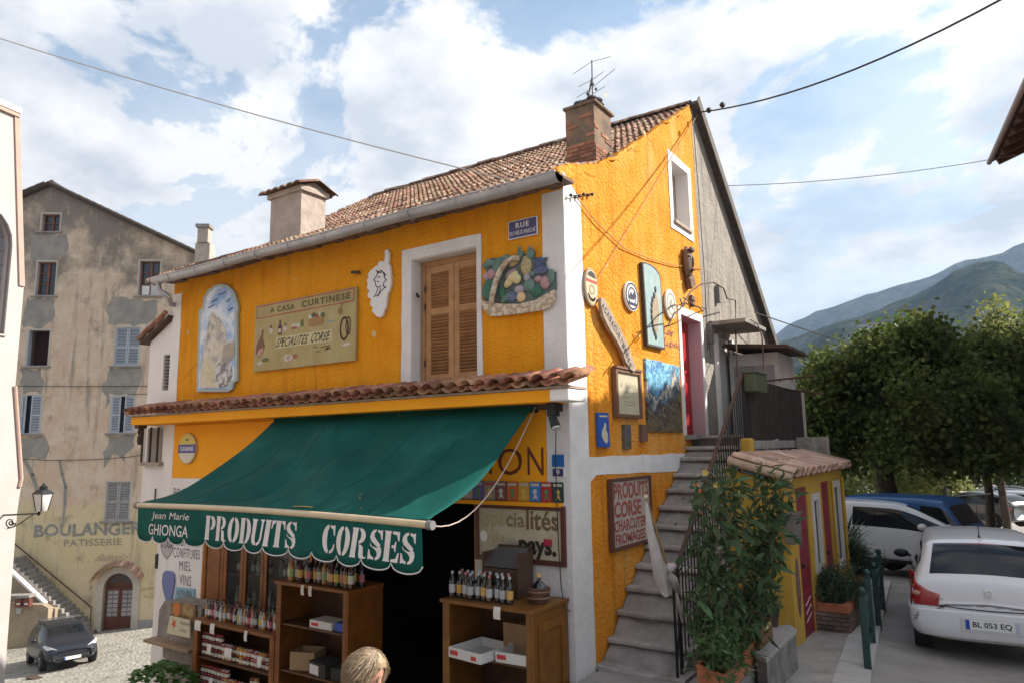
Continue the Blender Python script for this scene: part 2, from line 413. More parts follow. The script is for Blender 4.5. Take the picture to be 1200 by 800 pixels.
# mountains (terrain rings seen to the right, real distance and depth)
def azel(px,py):
 r=RAY(px,py);return math.atan2(r.x,r.y),math.atan2(r.z,math.hypot(r.x,r.y))
HILL=mat('maquis_slope',(0.016,0.032,0.020),1.0,(0.060,0.070,0.045),0.045,bump=1.0,bscale=0.12,bdist=10,stain=(0.14,0.125,0.10),sscale=0.03,samt=0.8,spec=0.0,detail=10,lo=.42,hi=.62)
def hnoise(x,y,s,seed):
 v=0;a=1;f=1/s
 for o in range(6):
  v+=a*(math.sin(x*f+seed+1.7*math.sin(y*f*1.3+seed*2+o))*math.cos(y*f*.9-seed+1.3*math.sin(x*f*.8+o*3.1)))
  a*=.52;f*=2.03
 return v
def mountain(name,prof,r0,rr,r1,rough,seed,na=260,nr=70):
 pr=sorted(azel(*p)for p in prof)
 A=[p[0]for p in pr];E=[p[1]for p in pr]
 a0,a1=-1.3,1.9
 mb=MB();vs=[]
 for i in range(na+1):
  a=a0+(a1-a0)*i/na
  e=float(np.interp(a,[a0,A[0]-.25]+A+[A[-1]+.35,a1],[.03,max(.05,E[0]-.03)]+E+[E[-1]*.9,.04]))
  for j in range(nr+1):
   r=r0+(r1-r0)*j/nr
   t=(r-r0)/(rr-r0)if r<rr else 1-(r-rr)/(r1-rr)*.9
   t=max(0,t);H=math.tan(e)*rr
   x=CP.x+math.sin(a)*r;y=CP.y+math.cos(a)*r
   z=CP.z-22*(1-t)+H*(t**1.15)+rough*hnoise(x,y,rough*4.2,seed)*(0.35+.65*min(1,2.2*abs(1-t)))*min(1,4*t)
   vs.append((x,y,z))
 fs=[(i*(nr+1)+j,i*(nr+1)+j+1,(i+1)*(nr+1)+j+1,(i+1)*(nr+1)+j)for i in range(na)for j in range(nr)]
 mb.add(vs,fs);return struct(build(name,mb,HILL,smooth='all'))
mountain('mountain',[(931,402),(970,386),(1020,366),(1060,350),(1085,340),(1120,316),(1147,305),(1168,302),(1184,313),(1200,323),(1260,340)],220,720,1150,19,1.3)
mountain('mountain',[(904,394),(922,379),(955,365),(1000,353),(1035,345),(1060,337),(1100,322),(1130,307),(1172,300),(1185,293),(1200,283),(1230,276),(1300,300),(1400,330)],950,1500,2100,30,4.1)
# THE ORANGE HOUSE
XL=-8.00
house=thing('orange_house','two storey orange plastered house with white corners, brown tiled roof and a ground floor shop','house',(-4,2,0))
ZT=5.86
wTL,wTR=FY(483,303,0),FY(558,289,0);wBL=FY(483,446,0)
wx0,wx1,wz0,wz1=wTL.x,FY(559,290,0).x,wBL.z-.06,FY(558,289,0).z
SH0,SH1,SHZ=-4.12,-1.32,2.42
VC0,VC1,VCZ0,VCZ1=FY(238,660,0).x,-4.2,.45,2.42
mb=MB()
mb.plate([rect(XL,0,-2.6,ZT),rect(wx0,wx1,wz0,wz1),rect(SH0,SH1,-2.4,SHZ),rect(VC0,VC1,VCZ0,VCZ1)],FFR,0,-.34)
build('front_wall',mb,ORANGE,house)
# gable wall: profile of its top follows the roof, ragged
RY,RZ=4.77,8.86
def rooftop(y):return 5.95+(RZ-5.95)*(y+.3)/(RY+.3)-float(np.interp(y,[-.3,.1,.67,.91,1.43,2.16,2.65,3.19,3.99,4.77],[.03,.03,.16,.21,.23,.17,.16,.10,.05,0]))
r_=random.Random(3)
top=[(y,rooftop(y)-.07+r_.uniform(-.025,.025))for y in[4.62-i*.13 for i in range(36)]]
SD=lambda a,b:sd(a,b,0)
w1=[sd(785.5,188),sd(804,203),sd(809.5,274.5),sd(789,259)]
gy0=(w1[0][0]+w1[3][0])/2;gy1=(w1[1][0]+w1[2][0])/2;gz1=(w1[0][1]+w1[1][1])/2;gz0=(w1[2][1]+w1[3][1])/2
dyo0,dyo1=sd(798.5,400)[0],sd(821.5,400)[0];dz1=sd(799,369)[1];dz0=3.0
mb=MB()
outer=[(.002,-2.6),(4.64,-2.6),(4.64,rooftop(4.64)-.08)]+top+[(.002,rooftop(0)-.1)]
mb.plate([outer,rect(gy0,gy1,gz0,gz1),rect(dyo0,dyo1,dz0,dz1)],FSD,0,-.30)
build('gable_wall',mb,ORANGE2,house)
# grey rear part of the gable
mb=MB();ZR=5.22;RYE=8.95
def backtop(y):return RZ+(ZR-RZ)*(y-RY)/(RYE-RY)
dgy0,dgy1=5.35,6.15
mb.plate([[(4.645,-2.6),(RYE,-2.6),(RYE,backtop(RYE)-.1),(RY,RZ-.12),(4.645,RZ-.16)],rect(dgy0,dgy1,2.9,4.75)],FSD,-.03,-.30)
build('rear_gable_wall',mb,GREYP,house)
mb=MB();mb.box(XL,-.35,8.6,RYE,-2.6,5.15);build('back_wall',mb,GREYP,house)
mb=MB();F_=(V((XL,0,0)),V((0,1,0)),V((0,0,1)),V((-1,0,0)))
mb.plate([[(.345,-2.6),(8.59,-2.6),(8.59,5.2),(RY,RZ-.1),(.345,6.1)]],F_,0,-.3);build('left_gable_wall',mb,GREYP,house)
# shop room behind the opening (floor, back wall, ceiling) with every surface coloured near black
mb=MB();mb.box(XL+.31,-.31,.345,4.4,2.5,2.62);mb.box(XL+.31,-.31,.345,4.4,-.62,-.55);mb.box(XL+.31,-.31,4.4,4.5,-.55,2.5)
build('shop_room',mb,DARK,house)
# upper-floor dark behind shutters/doors is closed by the walls; floor slab of the upper storey
mb=MB();mb.box(-2.2,-.31,3.2,5.2,2.9,2.98);build('upper_floor',mb,CONC,house)
# quoins and painted bands, 8 mm proud with a brushed edge
mb=MB();mb.plate([wob(rect(-.29,.008,-2.2,5.80),.006,.3,5)],FFR,.008,0);build('quoin',mb,WHITEP,house)
mb=MB();mb.plate([wob([(.0,-2.2),(.44,-2.2),(.44,2.45),(.60,2.52),(dyo0-.02,2.47),(dyo0-.02,2.73),(.43,2.73),(.41,5.78),(.0,6.02)],.007,.3,6)],FSD,.008,0)
build('painted_band',mb,mat('white_wall_paint',(0.80,0.78,0.76),0.85,(0.70,0.68,0.66),3,bump=.5,bscale=14,spec=.15),house)
mb=MB();mb.plate([wob(rect(XL,-7.74,-2.3,5.62),.008,.3,7)],FFR,.008,0);build('quoin',mb,WHITES,house)
# lower front wall: smooth orange panel, white zone under it
zo=FY(250,560,0).z
mb=MB();mb.plate([rect(-7.73,-.30,zo,3.30)],FFR,.010,0);build('smooth_panel',mb,ORANGES,house)
mb=MB();mb.plate([[(-7.73,-2.3),(VC0-.02,-2.3),(VC0-.02,zo-.004),(-7.73,zo-.004)]],FFR,.009,0);build('white_panel',mb,WHITES,house)
mb=MB();mb.plate([[(SH1+.02,-1.2),(-.30,-1.2),(-.30,1.9),(SH1+.02,1.9)]],FFR,.012,0);build('white_panel',mb,WHITEP,house)
# shuttered French window
ring_o=[fr(472,293),fr(563,274),fr(566.5,441),fr(471,447)]
ring_o=[(ring_o[3][0],wz0-.02),(ring_o[2][0],wz0-.02),(ring_o[1][0]+.02,ring_o[1][1]),(ring_o[0][0],ring_o[1][1]+.0)]
mb=MB();mb.plate([wob(ring_o,.006,.3,8),rect(wx0,wx1,wz0,wz1)],FFR,.016,0)
srn=build('window_surround',mb,WHITEP,house)
mb=MB();t=.012
mb.box(wx0,wx0+t,.002,.3,wz0,wz1);mb.box(wx1-t,wx1,.002,.3,wz0,wz1);mb.box(wx0+t,wx1-t,.002,.3,wz1-t,wz1);mb.box(wx0+t,wx1-t,-.03,.3,wz0,wz0+.03)
build('window_reveal',mb,WHITEP,srn)
sy=.16;sx0,sx1=wx0+.10,wx1-.02;sz0,sz1=wz0+.04,wz1-.09;mid=(sx0+sx1)/2
mb=MB();mb.box(sx0-.06,sx1,sy-.01,sy+.08,sz1,sz1+.07);mb.box(sx0-.06,sx0,sy-.01,sy+.08,sz0,sz1)
build('window_frame',mb,WOOD,srn)
slat=None
for k,(a,b)in enumerate(((sx0+.005,mid-.004),(mid+.004,sx1-.005))):
 st=.085;mb=MB()
 zm=sz0+(sz1-sz0)*.60
 mb.box(a,a+st,sy,sy+.045,sz0,sz1);mb.box(b-st,b,sy,sy+.045,sz0,sz1)
 for z0,z1 in((sz0,sz0+.10),(zm-.045,zm+.045),(sz1-.10,sz1)):mb.box(a+st,b-st,sy+.002,sy+.043,z0,z1)
 sh=build('shutter',mb,WOOD,house,bevel=.004)
 L=b-a-2*st
 if slat is None:
  m2=MB();Mx=Matrix.Rotation(math.radians(-38),4,'X');m2 .box(-L/2,L/2,-.022,.022,-.004,.004,Mx)
  me=bpy.data.meshes.new('slat');me.from_pydata(m2 .v,[],m2 .f);me.materials.append(WOOD);slat=me
 for z0,z1 in((sz0+.10,zm-.045),(zm+.045,sz1-.10)):
  nsl=int((z1-z0)/.042)
  for i in range(nsl):inst('slat',slat,(a+st+L/2,sy+.022,z0+(i+.5)*(z1-z0)/nsl),sh)
 for z in(sz0+.25,sz0+1.0,sz1-.3):
  m2=MB();xh=a-.005 if k==0 else b+.005
  m2 .tube([(xh,sy-.01,z-.04),(xh,sy-.01,z+.04)],.010,6);build('hinge',m2,IRON,sh)
mb=MB();mb.tube([(wx0+.012,.08,wz1-.45),(wx0+.07,.05,wz1-.50)],.02,6);build('shutter_stay',mb,RUST,house)
# upper gable window (white surround, grey reveal, blind)
mb=MB();a=.075
gw=[sd(781,175),sd(807,196),sd(812.5,286),sd(787,267.5)]
mb.plate([wob(rect(gy0-.13,gy1+.14,gz0-.13,gz1+.13),.008,.3,9),rect(gy0,gy1,gz0,gz1)],FSD,.014,0);gsr=build('window_surround',mb,mat('white_wall_paint',(1,1,1)),house)
mb=MB();mb.box(-.24,-.22,gy0,gy1,gz0,gz1);build('window_panel',mb,mat('grey_board',(.42,.39,.38),.8,(.36,.33,.33),2),gsr)
mb=MB();mb.box(-.22,.05,gy0-.01,gy1+.01,gz0-.02,gz0+.035);build('window_sill',mb,mat('sill_stone',(.42,.33,.26),.9,(.3,.24,.2),6),gsr)
mb=MB();t=.01
mb.box(-.21,.0,gy0,gy0+t,gz0+.036,gz1);mb.box(-.21,.0,gy1-t,gy1,gz0+.036,gz1);mb.box(-.21,.0,gy0+t,gy1-t,gz1-t,gz1)
build('window_reveal',mb,WHITES,gsr)
mb=MB();mb.tube([(-.2,gy0+.05,gz1-.42),(-.1,gy0+.05,gz1-.42)],.03,6);build('shutter_latch',mb,RUST,gsr)
# red entrance door at the head of the steps
RED=mat('red_door_paint',(0.42,0.02,0.025),0.4,(0.34,0.016,0.02),3)
mb=MB();mb.plate([wob([(dyo0-.11,dz0),(dyo0,dz0),(dyo0,dz1),(dyo1,dz1),(dyo1,dz0),(dyo1+.10,dz0),(dyo1+.10,dz1+.12),(dyo0-.11,dz1+.12)],.003,.4,10)],FSD,.015,0)
dsr=build('door_surround',mb,mat('white_wall_paint',(1,1,1)),house)
mb=MB();mb.box(-.30,-.0,dyo1-.012,dyo1,dz0,dz1);mb.box(-.30,0,dyo0+.012,dyo1-.012,dz1-.012,dz1);build('door_reveal',mb,mat('pink_reveal',(.55,.42,.43),.8,(.5,.38,.4),3),dsr)
mb=MB();mb.box(-.30,0,dyo0,dyo0+.012,dz0,dz1);build('door_reveal',mb,RED,dsr)
mb=MB();mb.box(-.26,-.21,dyo0+.013,dyo1-.013,dz0+.02,dz1-.012);dl=build('door_leaf',mb,RED,house)
for z0,z1 in((dz0+.15,dz0+.85),(dz0+1.0,dz1-.15)):
 mb=MB();mb.box(-.209,-.195,dyo0+.12,dyo1-.12,z0,z1);build('door_panel',mb,RED,dl,bevel=.006)
mb=MB();mb.ball((-.18,dyo0+.12,dz0+1.0),.025,8,6);build('door_knob',mb,IRON,dl)
mb=MB();mb.box(-.3,.16,dyo0-.06,dyo1+.12,dz0-.07,dz0);build('door_sill',mb,CONC,house,bevel=.01)
# grey wall door under its little concrete hood
mb=MB();mb.box(-.12,-.06,dgy0,dgy1,2.9,4.75);build('door_leaf',mb,mat('pale_grey_door',(.50,.48,.46),.7,(.42,.40,.38),3),house)
mb=MB();mb.box(-.029,.02,dgy0-.12,dgy0,2.9,4.75);mb.box(-.029,.02,dgy1,dgy1+.1,2.9,4.75);build('door_surround',mb,WHITES,house)
hz_=FX(846,368,.0).z
mb=MB();mb.box(-.02,.62,4.95,6.25,4.86,4.93);build('door_hood',mb,CONC,house,bevel=.01)
# main roof: every tile
ROOFM=TILE
sl_=math.hypot(RY+.3,RZ-5.95);ang=math.atan2(RZ-5.95,RY+.3)
UP=V((0,math.cos(ang),math.sin(ang)));NR=V((0,-math.sin(ang),math.cos(ang)));E0=V((-.04,-.40,5.885))
slb=MB()
slp=[(y,rooftop(y)-.10)for y in[-.34+i*.32 for i in range(16)]]+[(RY,RZ-.06)];slb.plate([slp+[(a,b-.06)for a,b in reversed(slp)]],(V((-.03,0,0)),V((0,1,0)),V((0,0,1)),V((1,0,0))),0,-(.07-XL))
roof=build('roof',slb,WOODD,house)
TW,TL=.21,.265
def tile_mesh(nm,w,L,mt):
 mb=MB();xs_=[0,.14,.24,.34,.42,.52,.62,.74,.86,1.0];hs=[.0,.0,.034,.040,.004,.0,.0,.036,.040,.002]
 top_=[];
 for y,dz in((0,.036),(L*1.12,.0)):
  for a,h in zip(xs_,hs):top_.append((a*w,y,h+dz))
 n=len(xs_);fs=[(i,i+1,n+i+1,n+i)for i in range(n-1)]
 bt=[(a*w,0,h*.3-.004)for a,h in zip(xs_,hs)]
 mb.add(top_+bt,fs+[(2*n+i,2*n+i+1,i+1,i)for i in range(n-1)])
 mb.add([(0,0,.006),(0,0,.03),(0,L,.004)],[(0,1,2)])
 me=bpy.data.meshes.new(nm);me.from_pydata(mb.v,[],mb.f);me.materials.append(mt);return me
tm=tile_mesh('roof_tile',TW,TL,TILE)
RM=Matrix((V((1,0,0)),UP,NR)).transposed()
spots=[]
nrow=int(sl_/TL)+1;ncol=int((-.04-(XL-.25))/TW)
rr_=random.Random(11)
for j in range(nrow):
 for i in range(ncol):
  yj=E0 .y+TL*j*math.cos(ang);p=V((E0 .x-TW*(i+1),yj,rooftop(yj)-.075))
  spots.append(((p-CP).length+(0 if True else 0),p,rr_.uniform(-.02,.02),rr_.uniform(-.006,.01)))
spots.sort(key=lambda a:a[0])
for d,p,a,h in spots[:290]:
 inst('roof_tile',tm,p+NR*h,roof,M=RM@Matrix.Rotation(a,3,'Z'))
def join_tiles(name,me,lst,parent,m,RMx):
 vs=np.array([tuple(v.co)for v in me.vertices]);fs=[tuple(p.vertices)for p in me.polygons];mb=MB()
 for d,p,a,h in lst:
  R3=np.array(RMx@Matrix.Rotation(a,3,'Z'));q=vs@R3 .T+np.array(p)+np.array(NR)*h
  mb.add(q.tolist(),fs)
 o=build(name,mb,m,parent);o['kind']='stuff';return o
join_tiles('roof_tiles',tm,spots[290:],roof,TILE,RM)
# ridge tiles
mb=MB();k=9
for i in range(k+1):
 a=math.pi*i/k
 for y in(0,.42):mb.v.append((y,.105*math.cos(a)*(1.0 if y==0 else .88),.085*math.sin(a)*(1.0 if y==0 else .9)))
mb.f=[(2*i,2*i+1,2*i+3,2*i+2)for i in range(k)];mb.mi=[0]*k
rg=bpy.data.meshes.new('ridge_tile');rg.from_pydata(mb.v,[],mb.f);rg.materials.append(TILE)
for i in range(20):inst('ridge_tile',rg,(-.45-i*.39,RY,RZ-.035+rr_.uniform(-.01,.015)),roof,rot=(0,0,rr_.uniform(-.03,.03)))
# rear slope
sb=math.hypot(RYE+.35-RY,RZ-ZR+.3);an2=math.atan2(ZR-.3-RZ,RYE+.35-RY)
U2=V((0,math.cos(an2),math.sin(an2)));N2=V((0,-math.sin(an2),math.cos(an2)))
mb=MB();mb.obox(V((0,RY,RZ)),V((1,0,0)),U2,N2,(XL-.1,.10),(.0,sb),(-.06,.05));build('rear_slope',mb,mat('dark_slate_edge',(.07,.06,.055),.9,(.13,.115,.10),8,bump=.4),roof)
# verge board on the gable's rear slope
mb=MB();mb.obox(V((0,RY,RZ)),V((1,0,0)),U2,N2,(.10,.125),(-.05,sb),(-.12,.055));build('verge_board',mb,mat('weathered_board',(.16,.14,.125),.9,(.09,.08,.07),8),roof)
# ragged mortar along the front verge
mb=MB();pr=[]
rm=random.Random(5);nn_=130
for i in range(nn_):
 t=i/(nn_-1);y=-.12+t*(RY-.1);pr.append((y,rooftop(y)-.02+.012*math.sin(i*.9)*math.sin(i*.37)+rm.uniform(-.012,.018)))
lo_=[(y,rooftop(y)-.12-.06*math.sin(y*3.1)-.04*math.sin(y*9)+rm.uniform(-.015,.015))for y,z in reversed(pr)]
mb.plate([pr+lo_],FSD,.007,-.10);build('verge_mortar',mb,ORANGE2,roof)
# gutter with brackets, spout
GUT=mat('pale_zinc',(.46,.45,.46),.45,(.36,.35,.36),5,metal=.25,stain=(.25,.24,.24),sscale=3,samt=.4)
gx0,gx1=FY(181,328,-.42).x,FY(655,200,-.42).x
ga,gb=FY(190,325,-.42),FY(652,201,-.42)
gz=5.80
mb=MB();n=10;secs=[gx0+(gx1-gx0)*i/30 for i in range(31)]
for x in secs:
 z0=gz+.02*math.sin(x*2.1)*.5
 for r in(.085,.076):
  for i in range(n+1):
   a=math.pi+math.pi*i/n;mb.v.append((x,-.42+r*math.cos(a),z0+r*math.sin(a)*1.05))
m_=2*(n+1)
for s_ in range(30):
 for q in(0,1):
  for i in range(n):
   a=s_*m_+q*(n+1)+i;f=(a,a+m_,a+m_+1,a+1);mb.f.append(f if q==0 else tuple(reversed(f)));mb.mi.append(0)
gut=build('gutter',mb,GUT,house,smooth='all')
mb=MB();mb.tube([(gx0,-.505,gz+.01),(gx1,-.505,gz+.01)],.011,6);build('gutter_bead',mb,GUT,gut)
for i in range(11):
 x=gx1-.62-i*.77
 if x<gx0+.1:break
 mb=MB();pts=[(x,-.42+.09*math.cos(a),gz+.093*math.sin(a))for a in[math.pi+math.pi*k/10 for k in range(11)]]
 mb.tube(pts+[(x,-.3,gz+.05)],.010,5);build('gutter_bracket',mb,GUT,gut)
for x in(gx0,gx1):
 mb=MB();mb.add([(x,-.42,gz)]+[(x,-.42+.085*math.cos(a),gz+.09*math.sin(a))for a in[math.pi+math.pi*k/10 for k in range(11)]],[(0,i,i+1)for i in range(1,11)]+[(0,i+1,i)for i in range(1,11)])
 build('gutter_end',mb,WHITEPAINT if x==gx1 else GUT,gut)
e1,e2,e3=FY(186,330,-.42),FY(196,345,-.25),FY(215,349,-.02)
mb=MB();pp=[V((gx0+.12,-.42,gz-.06)),V((gx0+.14,-.40,gz-.2)),V((gx0+.25,-.30,gz-.30)),V((XL+.05,-.08,gz-.36)),V((XL+.02,.1,gz-.37))]
mb.tube(pp,.045,10);build('downpipe_elbow',mb,GUT,gut,smooth=True)
# eave boards / ragged underside
mb=MB();re_=random.Random(8)
for i in range(52):
 x=XL-.05+i*.158;mb.box(x,x+.14,-.33,.0,5.815+re_.uniform(0,.03),5.85+re_.uniform(0,.02))
build('eave_soffit',mb,mat('soffit_lath',(.20,.13,.095),.9,(.12,.08,.06),8),roof)
# chimneys
def wash(c1,c2,nm,**k):return mat(nm,c1,.9,c2,3.5,bump=.7,bscale=14,bdist=.03,spec=.1,**k)
CH1=wash((.50,.42,.36),(.40,.33,.28),'buff_chimney_render',stain=(.25,.22,.2),sscale=2.4,samt=.5)
c0=FY(316,278,.62);c1=FY(352,271,.62)
cy1=FX(381,262,c1 .x).y;cz=FY(352,224,.62).z
chl=MB();chl.box(c0 .x,c1 .x,.62,cy1,6.05,cz);chl=build('chimney_stack',chl,CH1,house)
mb=MB();mb.box(c0 .x-.05,c1 .x+.05,.57,cy1+.05,cz,cz+.10);build('chimney_collar',mb,CH1,chl,bevel=.01)
mb=MB();my=(.62+cy1)/2;zc_=cz+.10
mb.plate([[(.60,zc_),(cy1+.02,zc_),(my,zc_+.11)]],(V((c1 .x+.02,0,0)),V((0,1,0)),V((0,0,1)),V((1,0,0))),0,-(c1 .x-c0 .x+.04));build('chimney_gable',mb,CH1,chl)
for s_,y0,y1 in((0,.46,my),(1,my,cy1+.16)):
 za,zb_=(zc_-.03,zc_+.12)if s_==0 else(zc_+.12,zc_-.03)
 nx_=6
 for i in range(nx_):
  xa=c0 .x-.14+i*(c1 .x-c0 .x+.28)/nx_;w_=(c1 .x-c0 .x+.28)/nx_;mb=MB();pts=[]
  for y,z in((y0,za),(y1,zb_)):
   for k in range(7):
    a=math.pi*k/6;pts.append((xa+w_/2-w_*.52*math.cos(a),y,z+.055*math.sin(a)))
   for k in range(7):
    a=math.pi*k/6;pts.append((xa+w_/2-w_*.42*math.cos(a),y,z+.04*math.sin(a)-.012))
  fs=[(i2,i2+1,15+i2,14+i2)for i2 in range(6)]+[(7+i2+1,7+i2,21+i2,22+i2)for i2 in range(6)]+[(i2+1,i2,7+i2,8+i2)for i2 in range(6)]+[(14+i2,15+i2,22+i2,21+i2)for i2 in range(6)]
  mb.add(pts,fs);build('cap_tile',mb,TILE,chl)
  # brick chimney at the right
bx1=-.27;by0=1.40
p0=FY(664,186,by0);bx0=p0 .x;by1=FX(717,178,bx1).y;bz1=FX(700,124,bx1).z
BRK=mat('old_brick',(.38,.17,.10),.9,(.25,.11,.07),9,bump=.6,bscale=40,rand=.3)
CH2=wash((.27,.19,.13),(.13,.105,.085),'sooty_render',stain=(.44,.21,.12),sscale=3.4,samt=.8)
mb=MB();mb.box(bx0,bx1,by0,by1,6.4,bz1);chr_=build('chimney_stack',mb,CH2,house)
bw=.21;bh=.058
bm_=MB();bm_.box(0,bw-.012,0,.012,0,bh-.010);bme=bpy.data.meshes.new('brick');bme.from_pydata(bm_.v,[],bm_.f);bme.materials.append(BRK)
rb=random.Random(21);zb0=6.66
for k in range(int((bz1-.1-zb0)/bh)):
 z=zb0+k*bh
 for face in(0,1):
  L=(bx1-bx0)if face==0 else(by1-by0);s0=-(k%2)*bw/2;i=0
  while s0+i*bw<L-.02:
   a=max(0,s0+i*bw);b=min(L,s0+i*bw+bw);i+=1
   if b-a<.05:continue
   keep=z<6.98 if face==0 else z<6.95
   if not keep and rb.random()>(.15 if face==0 else .08):continue
   if face==0:o=inst('brick',bme,(bx0+a+.004,by0-.010,z),chr_,scale=((b-a)/bw,1,1))
   else:o=inst('brick',bme,(bx1+.010,by0+a+.004,z),chr_,rot=(0,0,math.pi/2),scale=((b-a)/bw,1,1))
mb=MB();mb.box(bx0-.03,bx1+.04,by0-.03,by1+.05,bz1,bz1+.045);build('chimney_cap',mb,CH2,chr_,bevel=.012)
mb=MB();rs=random.Random(4)
for i in range(16):
 mb.ball((bx0+.12+rs.random()*.28,by0+.08+rs.random()*.3,bz1+.07+rs.random()*.08),.05+rs.random()*.05,6,4,sz=.6)
build('cap_rubble',mb,mat('dark_stone',(.09,.08,.07),.95,(.05,.045,.04),12,bump=1,bscale=30),chr_)
# TV aerial
ant=thing('tv_aerial','thin television aerial mast with rods fixed to the brick chimney','aerial',((bx0+bx1)/2+.05,by0+.3,bz1))
ALU=mat('dull_aluminium',(.12,.12,.13),.5,metal=.5)
ax,ay=(bx0+bx1)/2+.06,by0+.3
mb=MB();mb.tube([(ax,ay,bz1+.04),(ax+.01,ay,bz1+.82)],.011,6);build('mast',mb,ALU,ant)
for z,l,dx_,dz_ in((bz1+.80,.42,.9,.12),(bz1+.80,-.42,.9,-.0),(bz1+.52,.3,.8,.0),(bz1+.52,-.36,.8,.04),(bz1+.40,-.36,.9,.0),(bz1+.40,.5,.9,-.06),(bz1+.30,.28,.9,0),(bz1+.24,-.24,.9,0),(bz1+.16,.16,1,0)):
 mb=MB();mb.tube([(ax,ay,z),(ax+l*dx_,ay-l*.35,z+dz_*(1 if l>0 else-1)*-1)],.004,5);build('aerial_rod',mb,ALU,ant)
mb=MB();mb.tube([(ax-.13,ay,bz1+.06),(ax-.05,ay,bz1+.35),(ax,ay,bz1+.55)],.012,6);mb.ball((ax,ay,bz1+.46),.035,8,5);mb.ball((ax-.07,ay,bz1+.33),.03,8,5);mb.ball((ax+.06,ay,bz1+.36),.022,8,5)
build('mast_clamp',mb,ALU,ant)
# tiled canopy along the front
cxl,cxr=FY(150,490,-.42).x,.20
can=thing('tiled_canopy','long narrow ledge of wavy canal tiles on an orange beam above the shop','canopy',(-4,-.2,3.4))
mb=MB();mb.plate([rect(cxl+.06,.0,3.325,3.46)],FFR,.40,.012);beam=build('beam',mb,ORANGES,can,bevel=.01)
mb=MB();mb.box(cxl+.06,.24,-.41,-.01,3.462,3.49);build('tile_bed',mb,mat('mortar',(.42,.34,.27),.95,(.3,.24,.2),8,bump=.5),can)
mb=MB();mb.box(.0,.235,-.415,-.02,3.33,3.46);build('white_end_block',mb,WHITEPAINT,can,bevel=.02)
def canal(nm,w,L,up,mt,n=8,taper=.86,th=.012):
 mb=MB();vs=[]
 for y,s_ in((0,1.0),(L,taper)):
  for r in(w/2,w/2-th):
   for k in range(n+1):
    a=math.pi*k/n;z=r*.75*math.sin(a)*s_
    vs.append((-r*s_*math.cos(a),y,z if up else-z))
 m_=n+1;fs=[]
 for k in range(n):
  fs+=[(k,k+1,2*m_+k+1,2*m_+k),(m_+k+1,m_+k,3*m_+k,3*m_+k+1),(k+1,k,m_+k,m_+k+1)]
 if not up:fs=[tuple(reversed(f))for f in fs]
 mb.add(vs,fs);me=bpy.data.meshes.new(nm);me.from_pydata(mb.v,[],mb.f);me.materials.append(mt);me.shade_smooth();return me
cu=canal('canal_tile',.17,.46,True,TILE2);cd=canal('canal_tile',.16,.46,False,TILE2,taper=1.0)
slope=math.radians(14);nt_=int((.2-cxl)/.192);rc=random.Random(2)
for i in range(nt_+1):
 x=cxl+.07+i*.192
 inst('canal_tile',cd,(x,-.50+rc.uniform(-.012,.012),3.545),can,rot=(slope,0,rc.uniform(-.03,.03)))
 inst('canal_tile',cu,(x+.096,-.53+rc.uniform(-.02,.02),3.545+rc.uniform(0,.012)),can,rot=(slope,rc.uniform(-.08,.08),rc.uniform(-.04,.04)))
mb=MB();r9=random.Random(9)
pts=[(x,3.66+r9 .uniform(-.02,.025))for x in np.arange(XL,.0,.12)];mb.plate([[(XL,3.60),(0,3.60)]+list(reversed(pts))],FFR,.05,.001);build('mortar_fillet',mb,mat('mortar',(1,1,1)),can)
# THINGS ON THE FRONT WALL
def outline(pxs,y=0.0):return[fr(a,b,y)for a,b in pxs]
# arched painted panel (mountain village under a blue sky)
art=build('painted_arch_panel',(lambda m:(m.plate([outline([(233,459),(236,364),(240,361),(241,350),(246,341),(254,335),(262,333),(270,335),(277,342),(280,352),(282,360),(281,370),(281,446),(277,448),(275,456),(270,459)])],FFR,.05,.008),m)[1])(MB()),mat('panel_edge',(.42,.47,.44),.7,(.34,.4,.36),4),bevel=.004)
tag(art,'tall arched painted panel of a hilltop citadel at the left of the orange wall','painted panel')
def child_poly(name,parent,pxs,m,off,y=0.0,F=FFR):
 mb=MB();poly(mb,[fr(a,b,y)for a,b in pxs]if F is FFR else[sd(a,b,y)for a,b in pxs],F,off);return build(name,mb,m,parent)
SKYP=mat('painted_sky',(.30,.44,.66),.7,(.70,.73,.78),3.3,lo=.42,hi=.56,stain=(.16,.25,.5),sscale=2.6,samt=.5)
ROCK=mat('painted_rock',(.36,.34,.33),.7,(.66,.58,.47),9,lo=.4,hi=.55,stain=(.17,.16,.18),sscale=7,samt=.8)
inner=[(236,456),(239,367),(243,363),(244,352),(248,344),(255,338),(262,336),(269,338),(274,344),(277,353),(279,361),(278,372),(278,444),(274,446),(272,454),(268,456)]
child_poly('painting',art,inner,SKYP,.052,-.0)
child_poly('painting',art,[(238,452),(239,425),(243,400),(249,372),(252,366),(256,369),(262,374),(267,384),(270,402),(273,425),(262,448)],ROCK,.0545)
child_poly('painting',art,[(238,454),(240,428),(246,416),(256,430),(262,440),(262,454)],mat('painted_gold',(.58,.47,.28),.7,(.68,.62,.5),9,stain=(.4,.3,.18),sscale=8,samt=.6),.0565)
child_poly('painting',art,[(263,426),(265,407),(271,402),(278,400),(278,418),(272,424)],mat('painted_grey_house',(.30,.29,.28),.7,(.5,.36,.25),9),.0585)
child_poly('painting',art,[(254,446),(255,432),(260,425),(268,424),(275,430),(276,440),(270,452),(258,455)],mat('painted_arch',(.62,.58,.55),.7,(.22,.2,.2),10,lo=.45,hi=.55),.0605)
mb=MB()
for a,b,s in((264,345,4),(255,353,3.4),(251,360,3.4),(274,363,2.6),(271,353,2)):
 line_strip(mb,[fr(a-s,b+1.5),fr(a,b),fr(a+s,b-2)],.022,FFR,.0605)
build('painted_bird',mb,mat('bird_blue',(.10,.14,.34),.7),art)
